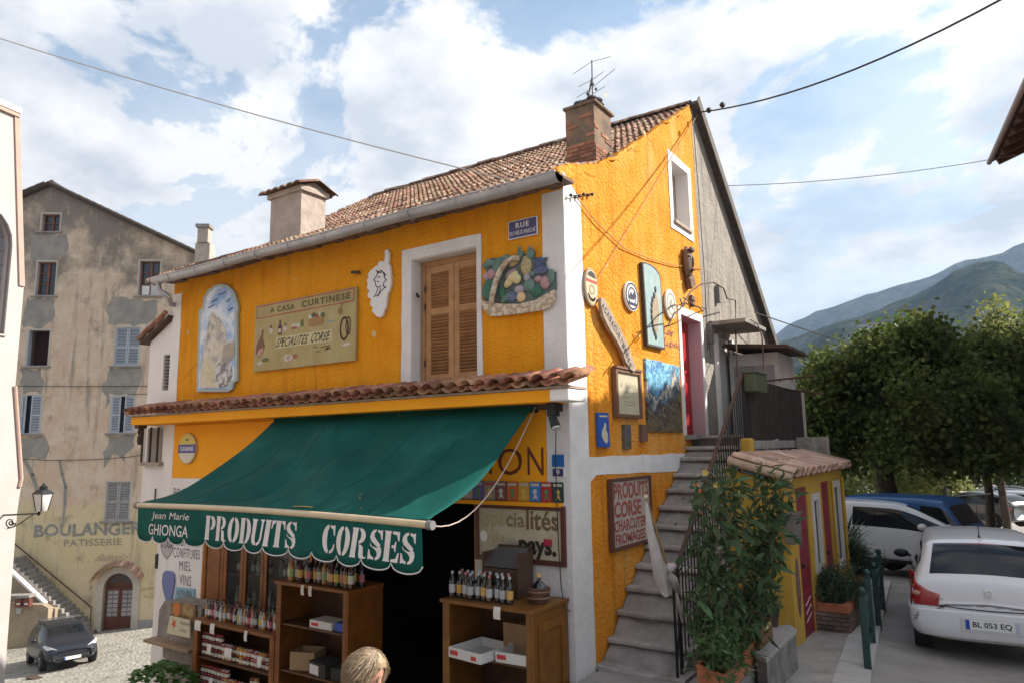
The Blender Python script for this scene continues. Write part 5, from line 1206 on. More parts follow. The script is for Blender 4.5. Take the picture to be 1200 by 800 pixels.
# mosaic picture
MO=[(754,418.5),(793.5,430.5),(797.5,507.5),(757,504)]
fo=sout(MO);y0,y1=(fo[0][0]+fo[3][0])/2,(fo[1][0]+fo[2][0])/2;z1,z0=(fo[0][1]+fo[1][1])/2,(fo[2][1]+fo[3][1])/2
m=bpy.data.materials.new('painted_mosaic');m.use_nodes=True;t=m.node_tree;bs=t.nodes['Principled BSDF'];bs.inputs['Roughness'].default_value=.6
geo=t.nodes.new('ShaderNodeNewGeometry');vo=t.nodes.new('ShaderNodeTexVoronoi');vo.inputs['Scale'].default_value=32;lk(t,geo,'Position',vo,'Vector')
sp3=t.nodes.new('ShaderNodeSeparateXYZ');lk(t,vo,'Position',sp3,0)
n5=t.nodes.new('ShaderNodeTexNoise');n5 .inputs['Scale'].default_value=4;n5 .inputs['Detail'].default_value=4;lk(t,vo,'Position',n5,'Vector')
mr=t.nodes.new('ShaderNodeMapRange');mr.inputs[1].default_value=z0;mr.inputs[2].default_value=z1;lk(t,sp3,2,mr,0)
mra=t.nodes.new('ShaderNodeMath');mra.operation='MULTIPLY_ADD';lk(t,n5,0,mra,0);mra.inputs[1].default_value=.9;lk(t,mr,0,mra,2)
mrb=t.nodes.new('ShaderNodeMath');mrb.operation='SUBTRACT';lk(t,mra,0,mrb,0);mrb.inputs[1].default_value=.45
# right-hand third: bright cliff
mry=t.nodes.new('ShaderNodeMapRange');mry.inputs[1].default_value=y0+(y1-y0)*.45;mry.inputs[2].default_value=y1;mry.inputs[3].default_value=0;mry.inputs[4].default_value=.30;lk(t,sp3,1,mry,0)
mrc=t.nodes.new('ShaderNodeMath');mrc.operation='SUBTRACT';lk(t,mrb,0,mrc,0);lk(t,mry,0,mrc,1)
rmp=t.nodes.new('ShaderNodeValToRGB');lk(t,mrc,0,rmp,0);cr=rmp.color_ramp;cr.interpolation='CONSTANT'
cols=[(0,(.13,.10,.06)),(.12,(.07,.06,.05)),(.22,(.16,.14,.08)),(.30,(.06,.04,.045)),(.36,(.10,.15,.2)),(.44,(.38,.33,.26)),(.52,(.09,.14,.22)),(.60,(.10,.28,.42)),(.72,(.16,.40,.55)),(.84,(.07,.22,.42)),(.92,(.22,.45,.58))]
while len(cr.elements)<len(cols):cr.elements.new(.5)
for e,(p,c)in zip(cr.elements,cols):e.position=p;e.color=(*c,1)
hs=t.nodes.new('ShaderNodeHueSaturation');sp4=t.nodes.new('ShaderNodeSeparateColor');lk(t,vo,'Color',sp4,0);mv=t.nodes.new('ShaderNodeMapRange');mv.inputs[3].default_value=.6;mv.inputs[4].default_value=1.5;lk(t,sp4,0,mv,0);lk(t,mv,0,hs,'Value');lk(t,rmp,0,hs,'Color');lk(t,hs,0,bs,'Base Color')
mb=MB();mb.plate([wob(rect(y0,y1,z0,z1),.008,.12,3)],FSD,.035,.0);mo=build('mosaic_picture',mb,m);tag(mo,'large unframed blue and brown mosaic picture left of the red door','painting')
# small pieces under it
mb=MB();mb.plate([sout([(697,483),(709.5,483.5),(711.5,524),(698.5,523)])],FSD,.04,.0085);pn=build('blue_plaque',mb,mat('plaque_blue',(.03,.10,.42),.4));tag(pn,'narrow bright blue plaque with a cream figure low by the white corner','sign')
mb=MB();poly(mb,sout([(705,494),(707,497),(706.5,503),(708.5,508),(709,516),(707,520),(704,516),(701.5,511),(702,504),(704,499)]),FSD,.042);poly(mb,sout([(698.5,486),(708,486.5),(708,488.5),(698.6,488)]),FSD,.042);build('cream_figure',mb,mat('plaque_cream',(.55,.48,.26),.6,(.65,.62,.55),20),pn)
for pxs,lab in(([(728,497),(735.5,497.5),(736.5,526),(729,525.5)],'narrow dark slate strip left of a shorter brown one under the framed notice'),([(748.5,497),(755,497.5),(756,517),(749,517)],'short narrow brown strip under the left edge of the mosaic')):
 mb=MB();mb.plate([sout(pxs)],FSD,.045,.001);pn=build('wall_strip',mb,mat('slate_strip',(.10,.09,.085),.7,(.15,.13,.11),12)if 'slate' in lab else mat('brown_strip',(.16,.09,.06),.7));tag(pn,lab,'plaque')
 if 'slate' in lab:
  mb=MB();a_=sout([(729.5,500),(735,500.5),(735.5,510),(730,509)]);poly(mb,a_,FSD,.0465);build('painted_patch',mb,mat('slate_violet',(.10,.09,.13),.6),pn)
  mb=MB();a_=sout([(730.5,515),(735.5,515.5),(736,523),(731,522.5)]);poly(mb,a_,FSD,.0465);build('painted_patch',mb,mat('slate_green',(.07,.10,.06),.6),pn)
  # carved wooden mask + head below
MK=mat('carved_brown_wood',(.20,.12,.08),.7,(.11,.06,.04),10,bump=.8,bscale=40)
mk=thing('carved_mask','long dark carved wooden face hanging above the red door','mask',(.05,4.0,5.9))
c=FX(805,308,.05);mb=MB();mb.ball((0,0,0),1,12,9);mb.xf(lambda p:V((.05+max(p.x,-.1)*.10,c.y+p.y*.16,c.z+p.z*.27)));build('face',mb,MK,mk,smooth='all')
c0_=c
for dy,dz,sy_,sz_,nm in((.0,.0,.022,.09,'nose'),(-.07,.08,.05,.018,'brow'),(.07,.08,.05,.018,'brow'),(0,-.13,.06,.018,'lips'),(0,.2,.11,.05,'forehead')):
 mb=MB();mb.ball((.145-abs(dy)*.4-max(0,dz)*.1,c.y+dy,c.z+dz),1,8,5);mb.v=[(.145-abs(dy)*.4+(p[0]-(.145-abs(dy)*.4-max(0,dz)*.1))*.03,c.y+dy+(p[1]-c.y-dy)*sy_,c.z+dz+(p[2]-c.z-dz)*sz_)for p in mb.v];build(nm,mb,MK,mk,smooth='all')
for dy in(-.06,.06):
 mb=MB();mb.ball((.13,c.y+dy,c.z+.035),.02,8,5);build('eye',mb,BLACKP,mk)
c=FX(808,330,.05);mb=MB();mb.box(-.005,.09,-.12,.11,-.10,.09);M_=Matrix.Rotation(.5,3,'X');mb.xf(lambda p:M_@p+V((.02,c.y,c.z)));o=build('carved_block',mb,MK,bevel=.02);tag(o,'small rough carved wooden block just below the long mask','carving')
c=FX(811,353,.03);mb=MB();mb.plate([[(c.y+a*.075,c.z+b*.10)for a,b in((0,-1.1),(.6,-.5),(1,.3),(.7,.95),(.2,.8),(0,.55),(-.2,.8),(-.7,.95),(-1,.3),(-.6,-.5))]],FSD,.06,.001);o=build('carved_heart',mb,MK,bevel=.012);tag(o,'small dark carved heart-shaped piece over the red door','carving')
# red-lettered framed board PRODUITS CORSE
fo=sout([(711,561),(760.5,555.5),(757.5,633),(712.5,647)]);y0,y1=(fo[0][0]+fo[3][0])/2,(fo[1][0]+fo[2][0])/2;z1,z0=(fo[0][1]+fo[1][1])/2,(fo[2][1]+fo[3][1])/2
mb=MB();mb.plate([rect(y0,y1,z0,z1),rect(y0+.045,y1-.045,z0+.04,z1-.035)],FSD,.07,.012);pf=build('framed_sign',mb,mat('sign_frame_brown',(.12,.05,.035),.6),bevel=.005);tag(pf,'brown framed sign in red letters PRODUITS CORSE CHARCUTERIE FROMAGES beside the steps','sign')
mb=MB();mb.plate([rect(y0+.046,y1-.046,z0+.041,z1-.036)],FSD,.045,.014);build('sign_panel',mb,mat('sign_grey_cream',(.50,.42,.36),.7,(.42,.34,.29),5),pf)
RL=mat('sign_red_letters',(.36,.075,.06),.7,(.3,.09,.07),20)
def N2(a,b,c,d):return rect(y0+(y1-y0)*a,y0+(y1-y0)*b,z0+(z1-z0)*c,z0+(z1-z0)*d)
for tx,a,b,c,d in(('PRODUITS',.08,.94,.70,.93),('CORSE',.08,.74,.44,.67),('CHARCUTERIE',.07,.95,.25,.41),('FROMAGES',.09,.82,.07,.22)):
 mb=MB();put_text(mb,tx,N2(a,b,c,d),FSD,.047,.03);build('lettering',mb,RL,pf)
 # vertical thin lightning-rod-like cable and junctions on the wall
def wire(name,label,pts,r,m=None,sag=0,n=14):
 mb=MB();P_=[]
 if len(pts)==2:
  for i in range(n+1):
   t=i/n;p=V(pts[0]).lerp(V(pts[1]),t);p.z-=sag*4*t*(1-t);P_.append(p)
 else:P_=pts
 mb.tube(P_,r,5);o=build(name,mb,m or mat('black_cable',(.03,.03,.035),.6));tag(o,label,'cable');return o
GC=mat('grey_cable',(.30,.29,.30),.5)
ins=FX(676,230,.03)
wire('overhead_wire','thin pale overhead wire running from the upper left to the white house corner',[FD(-120,6,9.5),ins],.008,mat('pale_wire',(.55,.53,.50),.5),.12)
wire('overhead_wire','thick black overhead cable rising to the upper right from the roof peak',[FX(818,132,.05),FD(1230,-32,7.5)],.014,None,.28)
wire('overhead_wire','thin grey wire crossing the sky level to the right, ending at the stone eave',[FX(848,218,.06),FD(1195,181,13.2)],.007,GC,.12)
wire('overhead_wire','black cable dropping from the grey wall towards the trees at right',[FX(884,366,.3),FD(1100,428,24)],.012,None,.1)
wire('wall_cable','thin cable sagging across the orange side wall from the corner to the mask',[FX(676,232,.03),FX(700,262,.03),FX(730,290,.03),FX(760,303,.03),FX(790,311,.03),FX(826,315,.03)],.008,mat('ochre_cable',(.42,.22,.07),.7))
wire('wall_cable','straight thin cable slanting up the side wall to the roof peak',[FX(818,134,.03),FX(690,345,.03)],.006,mat('ochre_cable',(1,1,1)))
for(a,b),lab in(((677,229),'beaded black insulator string on the white corner below the eaves'),((836,128),'small black insulators on the thick cable near the roof peak')):
 mb=MB()
 if a==677:
  for i in range(6):q=FX(a-8+i*5,b+(0,2,1,-1,0,-1)[i],.05);mb.ball(tuple(q),.022,7,5)
  q0=FX(a-10,b+1,.05);q1=FX(a+19,b-2,.02);mb.tube([q0,q1],.007,5)
 else:
  p=FX(818,132,.05);e=FD(1230,-32,7.5)
  for t in(.05,.11):q=p.lerp(e,t);mb.ball((q.x,q.y,q.z-.04),.05,7,5)
 o=build('insulator',mb,BLACKP);tag(o,lab,'insulator')
 # wrought iron arch lamp bracket
AR=thing('iron_arch','thin rusty iron arch reaching out from the wall over the red door','bracket',(.3,4.6,5.3))
def P_at(px,py,x):return FX(px,py,x)
mb=MB();mb.tube([P_at(783,382,.62),P_at(790,368,.58),P_at(797,362,.55),P_at(803,352,.5),P_at(810,341,.45),P_at(822,333,.4),P_at(836,331,.36),P_at(848,338,.33),P_at(852,350,.3)],.012,6);build('arch_rod',mb,RUST,AR)
mb=MB();mb.tube([P_at(801,349,.5),P_at(815,359,.3),P_at(827,362,.0)],.010,5);build('arch_stay',mb,RUST,AR)
mb=MB();mb.tube([P_at(797,350,.5),P_at(800,360,.5),P_at(804,355,.5)],.010,5);mb.tube([P_at(852,350,.3),P_at(862,352,.2),P_at(862,385,.2),P_at(864,440,.6)],.012,6);build('arch_rod',mb,RUST,AR)
mb=MB();mb.tube([P_at(831,377,.02),P_at(880,375,.5),P_at(888,380,.7),P_at(893,395,.8),P_at(896,442,.87)],.012,6);o=build('clothes_pole',mb,RUST);tag(o,'thin bent iron pole curving from the grey wall down to the balcony rail','pole')
mb=MB();mb.tube([P_at(811,130,.03)+V((0,.02,-.2)),FX(819,230,.03),FX(826,330,.03),FX(829,410,.03)],.008,5);o=build('wall_cable',mb,mat('black_cable',(1,1,1)));tag(o,'dark cable running straight down the joint between orange and grey plaster','cable')
for a,b in((841,345),(832,392)):
 q=FX(a,b,-.0);mb=MB();mb.box(-.03,.05,q.y-.05,q.y+.05,q.z-.16,q.z+.16);o=build('junction_box',mb,mat('grey_plastic',(.16,.15,.14),.6),bevel=.01);tag(o,'small grey box on the wall beside the orange joint, '+('upper one' if b<370 else 'lower one'),'junction box')
CRK=mat('plaster_crack',(.30,.12,.02),.95);FLK=mat('bare_plaster_flake',(.72,.50,.26),.9,(.60,.38,.16),20,bump=.8,bscale=40)
rk=random.Random(61)
for F_,x0_,x1_,z0_,z1_,n_ in((FSD,.7,4.4,3.6,7.6,9),(FFR,-7.5,-.5,3.8,5.6,7)):
 for i in range(n_):
  x,z=rk.uniform(x0_,x1_),rk.uniform(z0_,z1_);a=rk.uniform(-2.2,-.9);pts=[(x,z)]
  for k in range(rk.randint(5,10)):a+=rk.uniform(-.6,.6);x+=.09*math.cos(a);z+=.09*math.sin(a);pts.append((x,z))
  if F_ is FSD and(2.9<pts[-1][0]):continue
  if F_ is FFR and wx0-.6<pts[-1][0]<wx1+.6:continue
  mb=MB();line_strip(mb,pts,.007,F_,.004);build('crack',mb,CRK,house)
 for i in range(12):
  x,z=rk.uniform(x0_,x1_),rk.uniform(z0_,z1_);mb=MB();s_=rk.uniform(.015,.05)
  if F_ is FFR and wx0-.4<x<wx1+.4 or F_ is FSD and x>3 and z>5.6:continue
  poly(mb,[(x+s_*math.cos(t*1.05)*rk.uniform(.6,1.3),z+s_*math.sin(t*1.05)*rk.uniform(.6,1.3))for t in range(6)],F_,.003);build('plaster_flake',mb,FLK,house)
  # STEPS
stairs=thing('stone_stairs','worn concrete steps climbing beside the orange wall to the red door','stairs',(.5,2,.3))
SP=[(697,778),(712,746),(722,714),(733,686),(744,660),(754,637),(763,614),(771,592),(780,572),(788,554),(796,535)]
yz=[sd(a,b,0)for a,b in SP]
yz=[(y,z)for y,z in yz]
yz+=[(3.52,2.83),(3.80,2.995)]
STP=mat('worn_step_concrete',(.38,.35,.325),.9,(.24,.215,.195),4,bump=.6,bscale=22,rand=.18,stain=(.50,.47,.44),sscale=3.4,samt=.8,spec=.2)
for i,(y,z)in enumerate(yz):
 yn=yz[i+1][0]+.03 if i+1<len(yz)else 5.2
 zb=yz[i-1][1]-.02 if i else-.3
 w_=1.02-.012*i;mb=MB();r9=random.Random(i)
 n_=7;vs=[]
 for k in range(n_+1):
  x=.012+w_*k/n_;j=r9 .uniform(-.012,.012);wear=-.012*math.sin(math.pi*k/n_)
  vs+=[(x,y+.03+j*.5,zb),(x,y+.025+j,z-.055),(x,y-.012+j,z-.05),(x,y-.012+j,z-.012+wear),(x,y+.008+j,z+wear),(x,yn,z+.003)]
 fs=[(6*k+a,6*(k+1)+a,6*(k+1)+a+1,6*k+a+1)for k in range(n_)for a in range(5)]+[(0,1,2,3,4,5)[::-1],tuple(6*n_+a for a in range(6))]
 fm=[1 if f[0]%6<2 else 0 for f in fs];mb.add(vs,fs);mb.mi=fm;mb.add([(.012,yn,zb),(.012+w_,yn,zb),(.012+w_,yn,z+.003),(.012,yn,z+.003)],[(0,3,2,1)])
 build('step',mb,[STP,mat('shaded_riser',(.19,.165,.145),.95,(.10,.085,.075),4,bump=.6,bscale=22,stain=(.30,.27,.25),sscale=3,samt=.6)],stairs,angle=50)  # riser faces take a darker step colour, their shade painted in
mb=MB();pl=[(yz[0][0]+.05,-.5)]+[(y+.06,z-.06)for y,z in yz[:-1]]+[(5.2,yz[-1][1]-.06),(5.2,-.5)]
mb.plate([pl],(V((.95,0,0)),V((0,1,0)),V((0,0,1)),V((1,0,0))),0,-.93);build('stair_core',mb,CONC,stairs)
# ground-level slab in front of the steps
# handrail and balusters
rail=thing('stair_railing','black iron stair railing with a brown sloping handrail along the outer edge of the steps','railing',(.93,2,1.5))
hr=[FX(793,665,.93),FX(837,533,.93),FX(870,437,.93)]
sl=(hr[2].z-hr[0].z)/(hr[2].y-hr[0].y)
y_a,y_b=.42,hr[2].y
def hz_(y):return hr[0].z+(y-hr[0].y)*sl
mb=MB();mb.obox(V((.93,0,0)),V((0,math.cos(math.atan(sl)),math.sin(math.atan(sl)))),V((1,0,0)),V((0,-math.sin(math.atan(sl)),math.cos(math.atan(sl)))),((hr[0].y-.02)/math.cos(math.atan(sl)),y_b/math.cos(math.atan(sl))),(-.022,.022),(-.010,.016))
dz_=hz_(hr[0].y)-(hr[0].y)*sl;mb.xf(lambda p:p+V((0,0,dz_)));build('handrail',mb,RUST,rail)
def stz(y):
 z=yz[0][1]
 for a,b in yz:
  if y>=a:z=b
 return z
bal=MB();bal.tube([(0,0,0),(0,0,1)],.008,6);bme=bpy.data.meshes.new('baluster');bme.from_pydata(bal.v,[],bal.f);bme.materials.append(IRON)
i=0;y=hr[0].y+.05
while y<y_b-.03:
 z0=stz(y)-.02;inst('baluster',bme,(.93,y,z0),rail,scale=(1,1,hz_(y)-z0-.005));y+=.098
for y,z1_ in((.48,1.55),(hr[0].y,hz_(hr[0].y)+.02),(y_b,hr[2].z+.02)):
 z0=stz(y)if y>.5 else .3;mb=MB();mb.tube([(.93,y,z0-.03),(.93,y,z1_)],.016 if y<3 else .022,8);build('newel_post',mb,IRON,rail)
mb=MB();mb.tube([(.93,.48,.62),(.93,hr[0].y,.98),(.93,y_b,stz(y_b)+.12)],.010,6);build('lower_rail',mb,IRON,rail)
# furled cloth parasol/flag tied to the railing
fl=thing('furled_flag','whitish cloth bunched round a slanting pole tied to the foot of the stair railing','flag',(.9,.4,1.5))
pa,pb_=FX(757,583,.80),FX(784,668,.93);mb=MB();mb.tube([pa,pb_,pb_+(pb_-pa)*.05],.014,8);build('pole',mb,mat('bamboo',(.35,.22,.10),.6),fl)
mb=MB();mb.ball(tuple(pa+V((0,0,.015))),.022,8,6);build('pole_knob',mb,CREAM,fl)
CL=mat('grey_white_cloth',(.62,.56,.52),.9,(.50,.45,.42),8,bump=.3,bscale=50)
tops=pa;mb=MB();n=26;m_=30;vs=[]
for j in range(m_+1):
 t=j/m_;cpx=(757+(781-757)*t**1.05-2*math.sin(t*3.1),586+(696-586)*t);c=FX(cpx[0],cpx[1],.80+.12*t)
 r=.012+.10*t**.9*(1-.45*smooth((t-.78)/.2));
 for k in range(n):
  a=2*math.pi*k/n;rr=r*(1+.22*math.sin(5*a+t*4)+.12*math.sin(9*a-t*6))
  vs.append((c.x+rr*.6*math.cos(a),c.y+rr*math.sin(a),c.z+.02*math.sin(3*a+8*t)*t))
fs=[(j*n+k,j*n+(k+1)%n,(j+1)*n+(k+1)%n,(j+1)*n+k)for j in range(m_)for k in range(n)]+[tuple(range(n)),tuple(range(m_*n+n-1,m_*n-1,-1))]
mb.add(vs,fs);build('cloth',mb,CL,fl,smooth='all')
for(a,b),(c_,d_),r in(((784,672),(796,694),.05),((783,668),(790,662),.05),((792,690),(800,728),.02)):
 q0,q1=FX(a,b,.95),FX(c_,d_,.97);mb=MB();mb.tube([q0,q0 .lerp(q1,.4)+V((0,0,.01)),q1],[r*.7,r,r*.55],9);mb.xf(lambda p:p+V((0,.012*math.sin(p.z*60),0)));build('cloth_end',mb,CL,fl,smooth='all')
 # BALCONY, CABIN, SHED
bal_t=thing('balcony','narrow balcony beyond the stair head with a dark slatted iron parapet','balcony',(.5,5.5,2.8))
BY1=7.25
mb=MB();mb.box(.01,.97,5.21,BY1+.05,2.77,2.90);mb.box(.80,.97,y_b,5.205,2.77,2.90);build('slab',mb,CONC,bal_t,bevel=.01)
for i in range(7):
 yb_=5.3+i*.33;mb=MB();mb.box(.01,.93,yb_,yb_+.08,2.62,2.768);build('beam',mb,WOODD,bal_t)
bl=MB();bl.box(-.006,.006,-.034,.034,0,.93);bl_me=bpy.data.meshes.new('parapet_slat');bl_me.from_pydata(bl.v,[],bl.f);bl_me.materials.append(mat('dark_slat',(.020,.015,.013),.7,(.035,.026,.022),8,rand=.3))
y=y_b+.06;rb=random.Random(8)
while y<BY1:inst('parapet_slat',bl_me,(.93+rb.uniform(-.004,.004),y,2.88),bal_t,rot=(0,0,rb.uniform(-.1,.1)));y+=.083
for z in(2.92,3.78):
 mb=MB();mb.box(.90,.925,y_b,BY1+.02,z,z+.03);build('parapet_rail',mb,IRON,bal_t)
x=.05
while x<.9:inst('parapet_slat',bl_me,(x,BY1,2.88),bal_t,rot=(0,0,math.pi/2));x+=.083
mb=MB();mb.box(.88,.97,BY1-.04,BY1+.05,2.0,3.8);build('corner_post',mb,mat('pale_post',(.45,.40,.35),.8),bal_t)
# cabin
cab=thing('balcony_cabin','small weathered white cabin with grey doors at the end of the balcony','cabin',(.5,6.7,2.9))
CW=mat('weathered_white_board',(.50,.47,.43),.85,(.38,.355,.33),4,stain=(.22,.2,.18),sscale=3,samt=.5,rand=.06)
cy0,cy1_=5.95,7.15;cx1_=.86
mb=MB();mb.box(.01,cx1_,cy0+.02,cy1_,2.905,4.44);build('cabin_body',mb,CW,cab)
CD=mat('cabin_grey_door',(.27,.27,.265),.7,(.22,.22,.215),4)
for a,b in((.08,.42),(.43,.78)):
 mb=MB();mb.box(a,b,cy0-.01,cy0+.018,2.98,4.22);d=build('door',mb,CD,cab,bevel=.004)
 mb=MB();mb.box(a+.05,b-.05,cy0-.018,cy0-.011,3.05,4.15);build('door_panel',mb,CD,d,bevel=.003)
mb=MB();mb.box(.01,.08,cy0-.012,cy0+.018,2.91,4.44);mb.box(.785,cx1_,cy0-.012,cy0+.018,2.91,4.44);mb.box(.081,.784,cy0-.012,cy0+.018,4.225,4.44);build('door_frame',mb,CW,cab)
mb=MB();sl3=math.atan2(-.10,1.0);mb.obox(V((-.0,0,4.56)),V((math.cos(sl3),0,math.sin(sl3))),V((0,1,0)),V((-math.sin(sl3),0,math.cos(sl3))),(.0,1.12),(cy0-.35,cy1_+.1),(0,.03));build('cabin_roof',mb,RUST,cab)
for i in range(8):
 mb=MB();y=cy0-.33+i*.2;mb.tube([(.02,y,4.60),(1.12,y,4.49)],.022,6);build('roof_rib',mb,RUST,cab)
 # second small flat hood lower
 # planter box hanging on the rail + drying bars
pbx=thing('hanging_planter','olive green trough hooked over the corner of the balcony rail','planter',(1.0,4.2,3.7))
q=FX(885,449,1.02);mb=MB();mb.box(.955,1.13,q.y-.36,q.y+.26,q.z-.14,q.z+.13);build('trough',mb,mat('olive_plastic',(.07,.085,.045),.6),pbx,bevel=.02)
mb=MB();mb.box(.945,1.14,q.y-.37,q.y+.27,q.z+.131,q.z+.15);build('trough_rim',mb,mat('olive_plastic',(1,1,1)),pbx)
for(a,b),(c_,d_),lab in(((898,446),(955,440),'upper of two rusty drying bars sticking out from the balcony'),((920,456),(964,461),'lower of two rusty drying bars sticking out from the balcony')):
 q0=FX(a,b,.95);q1=FX(c_,d_,1.8);mb=MB();dr=thing('drying_bar',lab,'bracket',tuple(q0));mb.tube([q0,q1],.016,6);build('bar',mb,RUST,dr)
 for t in(.3,.55,.8,.97):q=q0 .lerp(q1,t);mb=MB();mb.tube([q,q-V((0,0,.045))],.01,5);build('hook',mb,RUST,dr)
 # yellow shed
shx=1.70;shy0=2.30;shy1=6.1
YEL=mat('yellow_shed_paint',(.47,.29,.04),.8,(.38,.22,.03),2.5,bump=.4,bscale=16,stain=(.40,.27,.07),sscale=2,samt=.5)
shed=thing('yellow_shed','low yellow lean-to with dark red doors and a pinkish canal tile roof under the balcony','shed',(1.3,4,.4))
zt0=FX(926,562,shx).z;
sh_mb=MB();Fs=(V((shx,0,0)),V((0,1,0)),V((0,0,1)),V((1,0,0)))
zt0=2.36
dA=[(FX(935,700,shx).y,FX(957,700,shx).y)]
ds=[(2.78,3.42),(4.40,4.98)]
wn=(3.72,4.10,1.15,2.10);wn2=(5.25,5.75,1.0,2.2)
sh_mb.plate([rect(shy0,shy1,-.2,zt0+.08),rect(ds[0][0],ds[0][1],.35,2.28),rect(ds[1][0],ds[1][1],.30,2.28),rect(wn[0],wn[1],wn[2],wn[3]),rect(wn2[0],wn2[1],wn2[2],wn2[3])],Fs,0,-.15)
build('street_wall',sh_mb,YEL,shed)
mb=MB();mb.plate([[(.96,.0),(shx-.151,.0),(shx-.151,zt0+.02),(.96,zt0+.20)]],(V((0,shy0,0)),V((1,0,0)),V((0,0,1)),V((0,-1,0))),0,-.12);build('end_wall',mb,YEL,shed)
mb=MB();mb.box(.96,shx-.151,shy1-.12,shy1,0,zt0);build('end_wall',mb,YEL,shed)
BUR=mat('burgundy_door',(.22,.022,.035),.5,(.17,.017,.027),4,stain=(.1,.03,.03),sscale=4,samt=.4)
for(a,b),zb in zip(ds,(.37,.33)):
 mb=MB();mb.box(shx-.07,shx-.02,a+.002,b-.002,zb,2.278);d=build('door',mb,BUR,shed)
 for k in range(3):
  z=zb+.1+k*.62;mb=MB();mb.box(shx-.019,shx-.008,a+.06,b-.06,z,z+.5);build('door_panel',mb,BUR,d,bevel=.005)
 mb=MB();mb.ball((shx+.02,a+.07,zb+.95),.025,8,5);build('door_knob',mb,IRON,d)
 for z in(zb+.25,zb+.35,zb+.45):
  if a<3:mb=MB();mb.tube([(shx-.004,a+.15,z),(shx-.004,b-.2,z+.07)],.008,5);build('door_scratch',mb,mat('pale_scratch',(.4,.3,.3),.7),d)
for w4 in(wn,wn2):
 mb=MB();mb.plate([rect(w4[0]-.06,w4[1]+.06,w4[2]-.06,w4[3]+.06),rect(w4[0]+.04,w4[1]-.04,w4[2]+.04,w4[3]-.04)],Fs,.02,-.02);wf=build('window',mb,mat('white_frame',(.50,.47,.44),.6),shed)
 mb=MB();mb.box(shx-.04,shx-.03,w4[0]+.03,w4[1]-.03,w4[2]+.03,w4[3]-.03);build('pane',mb,mat('dull_glass',(.16,.17,.18),.15,spec=.6),wf)
mb=MB();mb.tube([(shx+.02,5.12,.35),(shx+.02,5.12,2.25)],.022,6);mb.tube([(shx+.02,6.0,.3),(shx+.02,6.0,2.3)],.03,6);build('post',mb,YEL,shed)
mbx=thing('letter_box','grey metal letter box on the corner of the yellow shed','letter box',(1.8,2.5,1.7));q=FX(929,615,shx+.06)
mb=MB();mb.box(shx+.005,shx+.13,q.y-.20,q.y+.12,q.z-.20,q.z+.13);build('box_body',mb,mat('grey_metal',(.17,.155,.14),.5,metal=.4),mbx,bevel=.01)
mb=MB();mb.box(shx+.0,shx+.15,q.y-.22,q.y+.14,q.z+.131,q.z+.155);build('box_lid',mb,mat('grey_metal',(1,1,1)),mbx)
mb=MB();mb.box(shx+.13,shx+.133,q.y-.13,q.y+.05,q.z+.03,q.z+.05);build('slot',mb,BLACKP,mbx)
# old painted picture on shed wall near door
mb=MB();poly(mb,ell(2.58,1.10,.10,.36,16),Fs,.004);pa_=build('painted_oval',mb,mat('faded_purple',(.10,.045,.06),.8,(.2,.12,.1),12));tag(pa_,'faded dark oval painting on the yellow shed beside its first door','painting')
# canal tile roof of the shed
TS=mat('pink_canal_tile',(.50,.33,.25),.85,(.36,.21,.155),5,bump=.3,bscale=40,rand=.28,stain=(.55,.45,.38),sscale=5,samt=.6,hsv=.012)
su=canal('canal_tile',.165,.42,True,TS);sdn=canal('canal_tile',.15,.42,False,TS,taper=1)
mb=MB();sA=math.atan2(.30,1.05);U5=V((-math.cos(sA),0,math.sin(sA)));N5=V((math.sin(sA),0,math.cos(sA)));O5=V((shx+.12,0,zt0+.07))
mb.obox(O5,U5,V((0,1,0)),N5,(.05,.80),(shy0-.1,shy1+.12),(-.02,.005));sr=build('roof',mb,WOODD,shed)
R5=Matrix((V((0,1,0))*-1,U5,N5)).transposed();r7=random.Random(17)
n_=int((shy1-shy0+.1)/.175)
for i in range(n_+1):
 for j in range(2):
  p=O5+V((0,shy0-.10+i*.175,0))+U5*(j*.36-.02+r7 .uniform(-.015,.015));rz_=Matrix.Rotation(r7 .uniform(-.05,.05),3,'Z')
  inst('canal_tile',sdn,p+N5*.075+V((0,.1,0)),sr,M=R5@rz_);inst('canal_tile',su,p+N5*(.065+r7 .uniform(0,.015)),sr,M=R5@rz_)
mb=MB();mb.tube([(1.06,shy0-.12,zt0+.29),(shx+.11,shy0-.13,zt0+.09)],.06,10);build('verge_roll',mb,mat('pale_verge',(.50,.38,.27),.9,(.42,.31,.22),6,bump=.4),sr,smooth=True)
# yellow stub and grey parapet above the shed roof
mb=MB();mb.box(1.0,1.16,2.9,3.05,2.5,2.93);o=build('yellow_stub_wall',mb,YEL,bevel=.03);tag(o,'short yellow wall stub above the near end of the shed roof','wall')
mb=MB();mb.box(.98,1.5,6.3,6.42,2.2,2.95);mb.box(.0,1.2,7.4,7.5,0,2.9);o=build('grey_parapet',mb,GREYP,bevel=.01);tag(o,'low grey parapet at the far end of the shed roof','wall')
